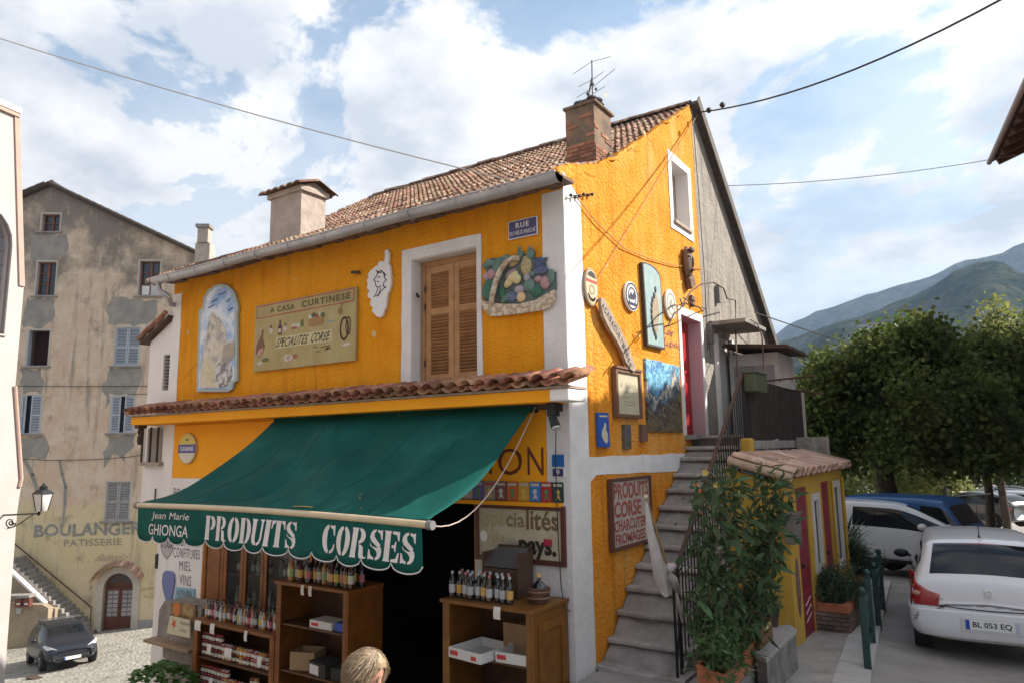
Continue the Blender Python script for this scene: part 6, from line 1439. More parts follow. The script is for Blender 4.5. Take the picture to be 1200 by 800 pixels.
# LOW WALL, PLANTERS, PLANTS
wall_t=thing('low_wall','low rough concrete wall with a pale granite top running out from the yellow shed','wall',(1.5,1.5,.4))
WZ=.86
wtop=[FZ(*p,WZ)for p in((885,766),(898,771),(919,750),(934,737),(926,731),(903,733),(880,745))]
GRAN=mat('granite_slab',(.36,.34,.33),.8,(.24,.23,.22),60,bump=.2,bscale=80,lo=.45,hi=.55)
w_in=[(p.x,p.y)for p in wtop]
ymin=min(p[1]for p in w_in);ymax=max(p[1]for p in w_in);xmx=max(p[0]for p in w_in)
loop=[(p.x,p.y)for p in wtop]
ar=sum(loop[i][0]*loop[(i+1)%len(loop)][1]-loop[(i+1)%len(loop)][0]*loop[i][1]for i in range(len(loop)))
FG=(V((0,0,0)),V((1,0,0)),V((0,1,0)),V((0,0,1)))
mb=MB();mb.plate([loop],FG,WZ,WZ-.045);build('granite_top',mb,GRAN,wall_t,bevel=.006)
cx_=sum(p[0]for p in loop)/len(loop);cy_=sum(p[1]for p in loop)/len(loop)
mb=MB();mb.plate([[(cx_+(p[0]-cx_)*.93,cy_+(p[1]-cy_)*.96)for p in loop]],FG,WZ-.047,.1);build('wall_body',mb,mat('stained_wall',(.20,.185,.17),.9,(.11,.10,.09),6,bump=.8,bscale=16,stain=(.30,.28,.26),sscale=4,samt=.6),wall_t)
pl0=FZ(816,781,.92);pl1=FZ(850,795,.92);pl2=FZ(884,753,.92)
TER=mat('terracotta_planter',(.42,.14,.06),.75,(.33,.10,.045),6,bump=.2,bscale=40,stain=(.42,.28,.2),sscale=8,samt=.3)
def box_planter(name,label,a,b,c,h,m,base=None,cat='planter',soil=True,basem=None):
 """a,b,c = three top corners in order; fourth closes the parallelogram; h = height down"""
 d=a+(c-b);t=thing(name,label,cat,tuple(V((b.x,b.y,b.z-h))))
 L=[(p.x,p.y)for p in(a,b,c,d)];z=b.z;cx,cy=(a.x+c.x)/2,(a.y+c.y)/2
 inn=[(cx+(p[0]-cx)*.86,cy+(p[1]-cy)*.92)for p in L]
 mb=MB();mb.plate([L,inn],FG,z,z-h);build('trough',mb,m,t,bevel=.008)
 L2=[(cx+(p[0]-cx)*1.03,cy+(p[1]-cy)*1.02)for p in L]
 mb=MB();mb.plate([L2,inn],FG,z+.02,z+.001);build('rim',mb,m,t,bevel=.004)
 mb=MB();mb.plate([[(cx+(p[0]-cx)*.855,cy+(p[1]-cy)*.915)for p in L]],FG,z-.04,z-.06);build('soil',mb,mat('soil',(.045,.032,.022),1,(.03,.02,.015),20,bump=1,bscale=40),t)
 if base:
  mb=MB();mb.plate([[(cx+(p[0]-cx)*1.05,cy+(p[1]-cy)*1.02)for p in L]],FG,z-h-.002,z-h-base);build('masonry_base',mb,basem or mat('stained_wall',(1,1,1)),t)
 return t,(cx,cy,z),L
tp,(pcx,pcy,pcz),PL4=box_planter('terracotta_planter','long terracotta trough at the foot of the steps holding the tall leafy shrub',pl0,pl1,pl2,.17,TER,.6)
# wooden crate-like trough on the wall
a,b,c=FZ(876,737,1.03),FZ(889,741,1.03),FZ(905,727,1.03)
t2,(qx,qy,qz),_=box_planter('wooden_trough','small brown wooden trough with pale green flowers on the granite wall top',a,b,c,.165,mat('planter_wood',(.16,.075,.035),.7,(.10,.05,.025),8))
# leaf mesh library
def leaf_mesh(nm,L,W,m,bend=.25,fold=.12,n=4):
 mb=MB();vs=[]
 for i in range(n+1):
  t=i/n;w_=W*math.sin(math.pi*min(1,t*.93+.05))**.8*.5;z=-bend*L*t*t
  if i==n:w_=.002
  vs+=[(-w_,t*L,z+fold*w_),(0,t*L,z),(w_,t*L,z+fold*w_)]
 fs=[(3*i+k,3*i+k+1,3*i+k+4,3*i+k+3)for i in range(n)for k in(0,1)]
 mb.add(vs,fs);me=bpy.data.meshes.new(nm);me.from_pydata(mb.v,[],mb.f);me.materials.append(m);me.shade_smooth();return me
LF=mat('shrub_leaf',(.05,.09,.035),.6,(.10,.14,.06),6,rand=.5,trans=.3,spec=.25,hsv=.03)
leafm=leaf_mesh('leaf',.19,.062,LF,.35)
def orient(d,roll=0):
 d=V(d).normalized();up=V((0,0,1));x=d.cross(up)
 if x.length<1e-3:x=V((1,0,0))
 x.normalize();z=x.cross(d).normalized()
 return Matrix((x,d,z)).transposed()@Matrix.Rotation(roll,3,'Y')
 # tall shrub: placed by its silhouette, stems rising from the trough
sh=thing('tall_shrub','tall leafy shrub with long hanging leaves and a few yellow flowers in the terracotta trough','shrub',(pcx,pcy,pcz))
rs=random.Random(77);BARK=mat('green_bark',(.10,.085,.05),.8)
crown=[]
stems=[((836,775),(842,560),.0),((848,772),(858,556),.1),((862,765),(886,562),.15),((872,760),(908,566),.2),((830,778),(828,640),-.05),((855,770),(872,600),.1),((868,762),(900,640),.25),((866,764),(918,585),.2),((838,776),(822,590),0),((878,758),(895,556),.3),((884,755),(915,570),.35)]
tips=[]
for(a,b,dx_)in stems:
 base=FZ(a[0],a[1],pcz-.02);base.x+=0;top_=FY(b[0],b[1],base.y+dx_+.15)
 pts=[];
 for i in range(13):
  t=i/12;p=base.lerp(top_,t);p+=V((rs.uniform(-.03,.03),rs.uniform(-.03,.03),0))*(1 if 0<i<12 else 0);pts.append(p)
 mb=MB();mb.tube(pts,[.014-.009*i/12 for i in range(13)],6);build('stem',mb,BARK,sh,smooth=True)
 for i in range(3,13):tips.append((pts[i],i/12))
cnt=0
for p,t in tips:
 for k in range(4 if t<.95 else 6):
  a=rs.uniform(0,2*math.pi);el=rs.uniform(-.7,.35)if t<.95 else rs.uniform(-.1,.9)
  d=V((math.cos(a)*math.cos(el),math.sin(a)*math.cos(el),math.sin(el)))
  q=p+V((rs.uniform(-.05,.05),rs.uniform(-.05,.05),rs.uniform(-.08,.08)));s=rs.uniform(.45,1.25)
  inst('leaf',leafm,q,sh,M=orient(d,rs.uniform(-.6,.6))@Matrix.Scale(s,3));cnt+=1
  # remaining foliage as one part
def leaf_cloud(name,centres,n,L,W,m,parent,seed,spread=.1,droop=.3,curve=False):
 R_=np.random.RandomState(seed);C_=np.array([tuple(c)for c in centres]);idx=R_.randint(0,len(C_),n)
 pos=C_[idx]+R_.normal(0,spread,(n,3));d=R_.normal(0,1,(n,3));d[:,2]-=droop;d/=np.linalg.norm(d,axis=1)[:,None]
 r=R_.normal(0,1,(n,3));x=np.cross(d,r);x/=np.linalg.norm(x,axis=1)[:,None];s=R_.uniform(.6,1.3,(n,1))
 nz=np.cross(x,d)
 a=pos;b=pos+d*L*.5*s+x*W*.5*s+nz*.05*L;c=pos+d*L*s-nz*.1*L;e=pos+d*L*.5*s-x*W*.5*s+nz*.05*L
 v=np.stack([a,b,c,e],1).reshape(-1,3)
 me=bpy.data.meshes.new(name);me.vertices.add(len(v));
 off=WLOC.get(parent,V((0,0,0)))if parent else V((0,0,0))
 me.vertices.foreach_set('co',(v-np.array(tuple(off))).ravel());me.loops.add(4*n);me.loops.foreach_set('vertex_index',np.arange(4*n));me.polygons.add(n);me.polygons.foreach_set('loop_start',np.arange(n)*4);me.polygons.foreach_set('loop_total',np.full(n,4));me.update(calc_edges=True);me.validate()
 me.materials.append(m);o=bpy.data.objects.new(name,me);COL.objects.link(o)
 if parent:o.parent=parent;WLOC[o]=WLOC.get(parent)
 return o
o=leaf_cloud('inner_leaves',[p for p,t in tips],850,.14,.045,mat('shrub_leaf',(1,1,1)),sh,5,.08,.6);o['kind']='stuff'
FLW=mat('yellow_petal',(.70,.55,.16),.6,trans=.2)
for(px,py),s in(((827,553),1.0),((840,567),1.1),((866,577),.8),((817,568),.6),((906,566),.5)):
 c=FY(px,py,1.35);mb=MB()
 for k in range(5):
  a=2*math.pi*k/5;u=V((math.cos(a),-.3,math.sin(a)))*.045*s;v=V((-math.sin(a),0,math.cos(a)))*.022*s
  mb.add([c,c+u*.6+v,c+u,c+u*.6-v],[(0,1,2,3)])
 build('flower',mb,FLW,sh)
 # orange small flowered plant by the railing
of=thing('orange_flowers','few small orange and red flowers showing between the railing bars','flowers',(1.0,1.9,1.2))
c_=[FX(px,py,1.06)for px,py in((820,575),(826,584),(815,590),(830,593),(822,600),(816,566),(828,570),(812,620))]
leaf_cloud('foliage',c_,110,.06,.03,mat('small_leaf',(.05,.10,.035),.6,(.08,.14,.04),8,rand=.3,trans=.3),of,9,.07,.3)
for i,c in enumerate(c_[:6]):mb=MB();mb.ball(tuple(c),.022,6,4);build('flower',mb,mat('orange_petal',(.65,.16,.03),.6),of)
# strappy low plant in trough, dry blades
st=thing('low_trough_plant','low tuft of narrow green leaves along the front of the terracotta trough','plant',(pcx,pcy,pcz))
blade=leaf_mesh('blade',.26,.03,mat('blade_leaf',(.05,.11,.035),.5,(.09,.15,.05),8,rand=.3,trans=.2),.5)
for i in range(90):
 u,v=rs.random(),rs.random();p=pl0 .lerp(pl1,u)+(pl2-pl1)*v;a=rs.uniform(0,6.28);el=rs.uniform(.2,1.2)
 inst('leaf',blade,(p.x,p.y,pcz-.03),st,M=orient((math.cos(a)*math.cos(el),math.sin(a)*math.cos(el),math.sin(el)))@Matrix.Scale(rs.uniform(.6,1.1),3))
o=leaf_cloud('foliage',[pl0 .lerp(pl1,rs.random())+(pl2-pl1)*rs.random()+V((0,0,rs.uniform(.0,.35)))for i in range(60)],1400,.09,.035,mat('small_leaf',(1,1,1)),st,19,.07,.2);o['kind']='stuff'
dry=leaf_mesh('dry_blade',.30,.018,mat('dry_blade',(.30,.20,.11),.8),.3)
for i in range(8):
 p=FZ(852+rs.uniform(-6,6),788+rs.uniform(-4,4),pcz);inst('dry_leaf',dry,p,st,M=orient((rs.uniform(-1,1),rs.uniform(-.6,.2),rs.uniform(.4,1))))
 # pale green flowers in the wooden trough
gp=thing('pale_green_plant','cluster of pale green rosettes in the wooden trough','plant',(qx,qy,qz));mb=MB();
for i in range(26):
 a=rs.uniform(0,6.28);rr=rs.uniform(0,.10);mb.ball((qx+rr*math.cos(a),qy+rr*1.6*math.sin(a),qz+rs.uniform(-.02,.04)),rs.uniform(.02,.035),6,4)
build('rosettes',mb,mat('pale_green',(.26,.32,.12),.7,(.4,.4,.2),30),gp)
# hanging pot on wall
pot=FZ(905,733,WZ);pt=thing('dark_pot_plant','dark pot with drooping dark leaves standing on the granite top against the yellow wall','plant pot',(pot.x,pot.y,WZ))
mb=MB();mb.lathe([(.06,0),(.085,.16),(.09,.17),(.08,.17),(.07,.13)],(pot.x,pot.y,WZ+.002),14);build('pot',mb,mat('dark_pot',(.05,.035,.03),.6),pt,smooth=True)
for i in range(40):
 a=rs.uniform(0,6.28);el=rs.uniform(-.3,1.3);inst('leaf',leafm,(pot.x,pot.y,WZ+.2+rs.uniform(-.03,.12)),pt,M=orient((math.cos(a)*math.cos(el),math.sin(a)*math.cos(el),math.sin(el)),rs.uniform(-.5,.5))@Matrix.Scale(rs.uniform(.5,.9),3))
 # brick planter with bushy plant, second with yucca
BR2=mat('stone_brick',(.20,.13,.10),.9,(.13,.10,.085),8,bump=.6,bscale=40,rand=.4)
def brick_planter(label,px0,px1,py,py_top,g,depth_,blabel=None):
 a=FZ(px0,py,g);b=FZ(px1,py+1,g);h=FY(px0,py_top,a.y).z-g;t=thing('brick_planter',label,'planter',(a.x,a.y,g))
 x0,x1,y0,y1=a.x,b.x,a.y,a.y+depth_
 mb=MB();mb.box(x0+.01,x1-.01,y0+.01,y1,g-.05,g+h*.72);build('core',mb,mat('dark_mortar',(.09,.075,.065),.95),t)
 nb=4;bh_=h*.72/5
 bm_=MB();bm_.box(0,.148,-.014,.01,0,1);me=bpy.data.meshes.new('brick');me.from_pydata(bm_.v,[],bm_.f);me.materials.append(BR2)
 for k in range(5):
  for face in(0,1):
   L=(x1-x0)if face==0 else depth_;s=-(k%2)*.08
   while s<L-.02:
    aa,bb=max(0,s),min(L,s+.16);s+=.16
    if bb-aa<.03:continue
    if face==0:inst('brick',me,(x0+aa,y0,g+k*bh_+.004),t,scale=((bb-aa-.01)/.148,1,bh_-.01))
    else:inst('brick',me,(x1,y0+aa,g+k*bh_+.004),t,rot=(0,0,math.pi/2),scale=((bb-aa-.01)/.148,1,bh_-.01))
 mb=MB();mb.plate([rect(x0-.02,x1+.02,y0-.02,y1),rect(x0+.06,x1-.06,y0+.06,y1-.06)],FG,g+h,g+h*.725);build('terracotta_rim',mb,TER,t,bevel=.008)
 mb=MB();mb.box(x0+.061,x1-.061,y0+.061,y1-.061,g+h*.6,g+h*.9);build('soil',mb,mat('soil',(1,1,1)),t)
 return t,V(((x0+x1)/2,(y0+y1)/2,g+h))
t3,c3=brick_planter('low brick planter with a terracotta rim nearest the green barriers',956,999,740,705,G(1.9,3.4)+.04,.85)
t4,c4=brick_planter('second brick planter with a terracotta rim under the spiky plant',968,1016,700,672,G(1.9,4.9)+.04,.7)
bush=thing('rosemary_bush','dark rounded bush with needle leaves in the nearer brick planter','bush',tuple(c3))
NEED=mat('needle_leaf',(.035,.065,.035),.6,(.06,.095,.05),6,rand=.3,trans=.15)
cs=[c3+V((rs.gauss(0,.16),rs.gauss(0,.2),abs(rs.gauss(.10,.16))))for i in range(60)]
leaf_cloud('foliage',cs,6000,.07,.012,NEED,bush,3,.06,-.3)
for i in range(8):
 mb=MB();e=cs[i];mb.tube([c3,c3 .lerp(e,.6)+V((0,0,.05)),e],[.012,.008,.003],5);build('branch',mb,BARK,bush)
bush2=thing('grey_green_bush','feathery grey green bush beside the spiky plant','bush',tuple(c4+V((.25,.1,0))))
cs=[c4+V((.18+rs.gauss(0,.13),rs.gauss(0,.2),abs(rs.gauss(.10,.18))))for i in range(50)]
leaf_cloud('foliage',cs,4500,.08,.014,mat('grey_needle',(.07,.10,.06),.6,(.10,.13,.08),6,rand=.3,trans=.15),bush2,4,.06,-.3)
yu=thing('spiky_yucca','spiky plant with a fan of stiff pointed leaves in the second brick planter','yucca',tuple(c4))
ylf=leaf_mesh('leaf',.60,.055,mat('yucca_leaf',(.06,.11,.045),.45,(.12,.17,.07),6,rand=.3,trans=.1),.12,n=4)
for i in range(90):
 a=rs.uniform(0,6.28);el=rs.uniform(-.2,1.45);inst('leaf',ylf,c4+V((.02,-.12,.22+.25*rs.random())),yu,M=orient((math.cos(a)*math.cos(el),math.sin(a)*math.cos(el),math.sin(el)))@Matrix.Scale(rs.uniform(.7,1.05),3))
mb=MB();mb.tube([c4+V((.02,-.12,-.06)),c4+V((.02,-.12,.4))],.05,8);build('trunk',mb,BARK,yu)
# green barriers
GB=mat('dark_green_paint',(.010,.045,.040),.35,(.008,.035,.032),6,spec=.5)
def barrier(label,pa,pb,ha,hb):
 A_,B_=V(pa),V(pb);t=thing('street_barrier',label,'barrier',tuple(A_),'green barriers along the kerb')
 d=(B_-A_);d.z=0;d.normalize();n_=V((-d.y,d.x,0))
 for P_,h in((A_,ha),(B_,hb)):
  mb=MB();mb.obox(P_,d,n_,V((0,0,1)),(-.036,.036),(-.036,.036),(-.05,h-.09));po=build('post',mb,GB,t,bevel=.008)
  mb=MB();mb.lathe([(.02,h-.09),(.03,h-.075),(.02,h-.06)],(P_.x,P_.y,P_.z),10);mb.ball((P_.x,P_.y,P_.z+h-.03),.042,12,8);build('ball_finial',mb,GB,po,smooth='all')
 for z0,z1 in((h-.28,h-.24),(.16,.20)):
  mb=MB();L=(B_-A_).length
  mb.add([A_+d*.036+n_*s+V((0,0,z))for s in(-.015,.015)for z in(z0,z1)]+[B_-d*.036+n_*s+V((0,0,z))for s in(-.015,.015)for z in(z0,z1)],[(0,1,3,2),(4,6,7,5),(0,4,5,1),(2,3,7,6),(1,5,7,3),(0,2,6,4)]);build('rail',mb,GB,t)
 for u0,u1 in((0,1),(1,0)):
  a=A_.lerp(B_,.06+.88*u0)+V((0,0,.2));b=A_.lerp(B_,.06+.88*u1)+V((0,0,h-.28));mb=MB();mb.tube([a,b],.012,6);build('cross_bar',mb,GB,t)
g1=.44;PA,PB,PC,PD=[FZ(*p,g1-i*.03)for i,p in enumerate([(1017.5,785),(1023,755),(1030,733),(1035,712)])]
def hh(P_,px,py):return FY(px,py,P_.y).z-P_.z
barrier('nearer dark green crossed-bar street barrier with ball finials',PA,PB,hh(PA,1008,688),hh(PB,1016,667))
barrier('farther dark green crossed-bar street barrier with ball finials',PC,PD,hh(PC,1021,659),hh(PD,1027,643))
# CARS (lofted bodies)
TYRE=mat('tyre_rubber',(.018,.018,.018),.85);RIM=mat('alloy_rim',(.30,.30,.31),.35,metal=.7);TRIM=mat('black_trim',(.015,.015,.016),.5)
CGL=mat('car_glass',(.010,.012,.014),.04,spec=.5);CHR=mat('chrome',(.55,.55,.56),.2,metal=.9);PLT=mat('plate_white',(.66,.66,.64),.5)
def ring(zb,zm,zbelt,zt,w,wt):
 half=[(0,zb),(w*.82,zb),(w*.98,zb+.10),(w,zm),(w*.975,zbelt),(wt+(w*.975-wt)*.10,zt-.055 if zt-zbelt>.12 else zbelt+(zt-zbelt)*.6),(wt*.90,zt-.012),(wt*.45,zt),(0,zt+.012)]
 return half
def car(name,label,loc,heading,paint,st,glassr,wheels,wr=.31,rimm=None,sub=2,colname='car',tyre_w=.2):
 """st: stations (x, zb, zm, zbelt, zt, w, wt) rear to front; glassr: dict of station ranges"""
 rz=math.atan2(heading[1],heading[0]);t=thing(name,label,'car',loc,None,rz)
 rows=[]
 for s in st:
  h=ring(*s[1:]);rows.append([(s[0],-y,z)for y,z in h]+[(s[0],y,z)for y,z in h[-2:0:-1]])
 m_=len(rows[0]);allv=[p for r in rows for p in r];n=len(st)
 groups={'body':[]}
 for i in range(n-1):
  for j in range(m_):
   f=(i*m_+j,(i+1)*m_+j,(i+1)*m_+(j+1)%m_,i*m_+(j+1)%m_);key='body'
   jj=j if j<8 else 15-j
   for g,(a,b,js)in glassr.items():
    if a<=i<b and jj in js:key=g if jj!=4 else g+('_r' if j<8 else '_l')
   groups.setdefault(key,[]).append(f)
 groups['body']+=[tuple(reversed(range(m_))),tuple(range((n-1)*m_,n*m_))]
 keys=list(groups);mb=MB()
 for ki,key in enumerate(keys):
  mb.cur=ki;mb.add([],[]);
  for f in groups[key]:mb.f.append(f);mb.mi.append(ki)
 mb.v=allv;tmp=bpy.data.meshes.new('t');tmp.from_pydata(mb.v,[],mb.f);tmp.polygons.foreach_set('material_index',mb.mi)
 for k in keys:tmp.materials.append(paint)
 to=bpy.data.objects.new('t',tmp);COL.objects.link(to);md=to.modifiers.new('s','SUBSURF');md.levels=sub;md.render_levels=sub
 for e in():
  pass
 dg=bpy.context.evaluated_depsgraph_get();em=bpy.data.meshes.new_from_object(to.evaluated_get(dg));bpy.data.objects.remove(to)
 cv=[tuple(v.co)for v in em.vertices];nv_=[tuple(v.normal)for v in em.vertices];body=None
 for ki,key in enumerate(keys):
  fs=[tuple(p.vertices)for p in em.polygons if p.material_index==ki];us=sorted({i for f in fs for i in f});mp={u:k for k,u in enumerate(us)}
  mb=MB();mb.add([cv[u]for u in us],[tuple(mp[i]for i in f)for f in fs])
  nm='body' if key=='body' else('windscreen' if key.startswith('ws')else 'rear_window' if key.startswith('rw')else 'side_window')
  o=build(nm,mb,paint if key=='body' else CGL,t,smooth='all',local=True)
  o.data.normals_split_custom_set_from_vertices([nv_[u]for u in us])
  if key=='body':body=o
 for x,sgn,w_ in[(x,s,w)for x,w in wheels for s in(-1,1)]:
  yo=sgn*w_
  mb=MB();mb.lathe([(wr*.62,-tyre_w/2),(wr*.95,-tyre_w/2),(wr,-tyre_w/2+.03),(wr,tyre_w/2-.03),(wr*.95,tyre_w/2),(wr*.62,tyre_w/2)],(x,yo-sgn*(tyre_w/2-.012),wr),22,'y');wh=build('wheel',mb,TYRE,t,smooth=True,local=True)
  mb=MB();yy=yo+sgn*.004;mb.lathe([(.001,sgn*-.0),(wr*.2,0),(wr*.22,-sgn*.03),(wr*.60,-sgn*.035),(wr*.63,0)],(x,yy,wr),20,'y');build('rim',mb,rimm or RIM,wh,local=True)
  for k in range(5):
   a=k*2*math.pi/5;mb=MB();mb.tube([(x+wr*.15*math.cos(a),yy+sgn*.002,wr+wr*.15*math.sin(a)),(x+wr*.6*math.cos(a),yy-sgn*.004,wr+wr*.6*math.sin(a))],.022,5);build('spoke',mb,rimm or RIM,wh,local=True)
  mb=MB();k=20;vs=[]
  for r_,oo in((wr+.055,.0),(wr-.06,.0)):
   for i in range(k+1):a=math.pi*(-.06+1.12*i/k);vs.append((x+r_*math.cos(a),yo+sgn*(.006),wr+r_*math.sin(a)))
  for r_ in(wr+.055,):
   for i in range(k+1):a=math.pi*(-.06+1.12*i/k);vs.append((x+r_*math.cos(a),yo-sgn*(.05),wr+r_*math.sin(a)))
  fs=[(i,i+1,k+2+i,k+1+i)for i in range(k)]+[(2*k+2+i,2*k+3+i,i+1,i)for i in range(k)]
  if sgn<0:pass
  mb.add(vs,fs+[tuple(reversed(f))for f in[]]);build('wheel_arch',mb,TRIM,t,local=True)
 return t,body
def cbox(name,t,m,x0,x1,y0,y1,z0,z1,bevel=.01,sub=0):
 mb=MB();mb.box(x0,x1,y0,y1,z0,z1);return build(name,mb,m,t,local=True,bevel=bevel)
def clump(name,t,m,c,s,n=12):
 mb=MB();mb.ball((0,0,0),1,n,8);mb.xf(lambda p:V((c[0]+p.x*s[0],c[1]+p.y*s[1],c[2]+p.z*s[2])));return build(name,mb,m,t,smooth='all',local=True)
def cpoly(name,t,m,pts,th=.004):
 mb=MB();c=sum((V(p)for p in pts),V((0,0,0)))/len(pts);mb.add([c]+[V(p)for p in pts],[(0,i+1,(i+1)%len(pts)+1)for i in range(len(pts))]);return build(name,mb,m,t,local=True)
def hd(px,sgn=1):
 r=RAY(px,520)*sgn;v=V((r.x,r.y));v.normalize();return v
def wrap(name,body,m,t,c,s,rows,off,n=12):
 from mathutils.bvhtree import BVHTree
 bv=BVHTree.FromPolygons([tuple(v.co)for v in body.data.vertices],[tuple(p.vertices)for p in body.data.polygons]);vs=[]
 for z,a0,a1 in rows:
  for k in range(n+1):
   a=math.radians(a0+(a1-a0)*k/n);d=V((-math.cos(a),s*math.sin(a),0));h=bv.ray_cast(V((c[0],c[1],z)),d)
   p=h[0]if h[0]else V((c[0],c[1],z))+d*.4;vs.append(p+d*off)
 fs=[(i*(n+1)+k,i*(n+1)+k+1,(i+1)*(n+1)+k+1,(i+1)*(n+1)+k)for i in range(len(rows)-1)for k in range(n)]
 if s>0:fs=[tuple(reversed(f))for f in fs]
 mb=MB();mb.add(vs,fs);o=build(name,mb,m,t,smooth='all',local=True);md=o.modifiers.new('thick','SOLIDIFY');md.thickness=.03;md.offset=-1;return o
WH=mat('white_car_paint',(.66,.655,.66),.3,spec=.5,coat=.6)
# white hatchback seen from behind
H1=hd(1075);g=.24;rc_=FZ(1168,784,g)
L1=3.77
cen=rc_+V((H1 .x,H1 .y,0))*(L1/2-.0)
st=[(-1.895,.42,.55,.66,.70,.52,.44),(-1.892,.38,.55,.78,.84,.70,.60),(-1.88,.34,.55,.85,.925,.78,.67),(-1.86,.30,.55,.87,.96,.805,.70),(-1.83,.26,.55,.88,.985,.815,.70),(-1.60,.22,.55,.885,1.27,.82,.625),(-1.48,.21,.55,.885,1.36,.82,.60),(-1.30,.2,.55,.89,1.395,.82,.59),(-.55,.19,.55,.885,1.42,.82,.60),(-.47,.19,.55,.885,1.42,.82,.60),(.30,.19,.55,.87,1.395,.82,.585),(.45,.19,.55,.865,1.35,.82,.58),(1.02,.19,.55,.85,.985,.815,.66),(1.15,.2,.54,.83,.93,.81,.66),(1.62,.22,.5,.74,.80,.77,.60),(1.84,.30,.48,.60,.66,.66,.5),(1.885,.36,.46,.54,.58,.58,.44)]
cl,cb=car('white_hatchback','white hatchback seen from behind with plate BL 053 EQ and red tail lights',(cen.x,cen.y,g),H1,WH,st,{'rw':(4,6,(6,7)),'sw':(5,7,(4,)),'sx':(7,8,(4,)),'sy':(9,11,(4,)),'ws':(11,12,(6,7)),'sz':(11,12,(4,))},[(-1.22,.80),(1.20,.80)],.29)
RDL=mat('red_lens',(.30,.008,.012),.12,spec=.8,coat=.5);
for s in(-1,1):
# tail lamp wrapped over the body corner
 tl=wrap('tail_light',cb,RDL,cl,(-1.35,s*.42),s,[(z,max(4,44-(1.0-z)*150)if z>.82 else 10-(z-.66)*20,76)for z in[.655+.0345*k for k in range(11)]],.009)
 clump('lamp_reflector',tl,mat('lamp_amber_grey',(.42,.20,.14),.25),(-1.885,s*.735,.79),(.018,.055,.03),10)
 # door mirror
 clump('door_mirror',cl,TRIM,(.62,s*.93,.92),(.07,.105,.065));mb=MB();mb.tube([(.64,s*.80,.89),(.63,s*.90,.90)],.02,6);build('mirror_arm',mb,TRIM,cl,local=True)
 # bumper with number plate recess
wrap('bumper',cb,WH,cl,(-1.0,0),1,[(.30,-60,60),(.32,-62,62),(.40,-63,63),(.50,-63,63),(.60,-63,63),(.625,-62,62)],.035,30)
mb=MB();mb.box(-1.938,-1.930,-.30,.30,.405,.555);build('plate_recess',mb,mat('bumper_shade',(.55,.55,.55),.5),cl,local=True)
mb=MB();mb.box(-1.946,-1.9385,-.26,.26,.43,.54);npl=build('number_plate',mb,PLT,cl,local=True)
FPL=(V((-1.9461,0,0)),V((0,-1,0)),V((0,0,1)),V((-1,0,0)))
for a_ in(-.26,.22):mb=MB();poly(mb,rect(a_,a_+.04,.43,.54),FPL,.001);build('plate_band',mb,mat('plate_blue',(.02,.07,.35),.4)if a_<0 else mat('plate_pale_blue',(.40,.43,.50),.4),npl,local=True)
mb=MB();put_text(mb,'BL 053 EQ',rect(-.19,.19,.45,.522),FPL,.0012,.02,0,1,0);mb_=mb;build('lettering',mb,BLACKP,npl,local=True)
for y in(-.335+.11,):pass
# tailgate shut lines, badge, lettering, brake light, antenna, stickers
mb=MB();mb.tube([(-1.892,-.60,.672),(-1.90,-.3,.650),(-1.903,0,.645),(-1.90,.3,.650),(-1.892,.60,.672)],.006,5);build('tailgate_gap',mb,TRIM,cl,local=True)
FT=(V((-1.893,0,0)),V((0,-1,0)),V((0,0,1)),V((-1,0,0)))
mb=MB();mb.plate([rect(-.042,.042,.79,.88)],FT,.012,-.01);bd=build('badge_plate',mb,WH,cl,local=True,bevel=.006)
mb=MB();mb.plate([[(0,.792),(.030,.835),(0,.878),(-.030,.835)],[(0,.812),(.016,.835),(0,.858),(-.016,.835)]],FT,.014,.006);build('diamond_emblem',mb,CHR,bd,local=True)
for tx,a_,b_ in(('clio',-.56,-.46),('CAMPUS',.40,.58)):mb=MB();put_text(mb,tx,rect(a_,b_,.735,.76),FT,.012,.01,.1);build('lettering',mb,mat('badge_grey',(.2,.2,.2),.4,metal=.5),cl,local=True)
mb=MB();mb.tube([(-1.47,-.2,1.345),(-1.475,0,1.352),(-1.47,.2,1.345)],.012,6);build('brake_light',mb,RDL,cl,local=True)
mb=MB();mb.tube([(-1.30,0,1.41),(-1.30,0,1.44),(-1.42,0,1.84)],[.018,.006,.003],6);build('aerial',mb,TRIM,cl,local=True)
for a,b in((-.16,.00),(.24,.36)):
 mb=MB();q0=(-1.712,a,.985)
 zc=1.02;xc=-1.722;mb.add([(xc-.0,-a,zc),(xc,-b,zc),(xc+.012,-b,zc+.025),(xc+.012,-a,zc+.025)],[(0,1,2,3)]);build('yellow_sticker',mb,mat('sticker_yellow',(.7,.5,.05),.5),cl,local=True)
for s in(-1,1):
 mb=MB();mb.tube([(.98,s*.826,.84),(.95,s*.832,.50),(.92,s*.826,.25)],.004,4);build('door_gap',mb,TRIM,cl,local=True)
 mb=MB();mb.tube([(-.40,s*.826,.86),(-.38,s*.832,.45),(-.36,s*.826,.25)],.004,4);build('door_gap',mb,TRIM,cl,local=True)
 cbox('door_handle',cl,WH,-.28,-.12,s*.825-.012,s*.825+.012,.78,.81)
mb=MB()
for i in range(9):a=random.Random(i).random();mb.tube([(-1.93+.03*a,.72+.012*i*.3,.58-.01*i),(-1.90,.76+.004*i,.575-.012*i)],.003,4)
build('bumper_scrapes',mb,mat('scrape_grey',(.12,.11,.1),.8),cl,local=True)
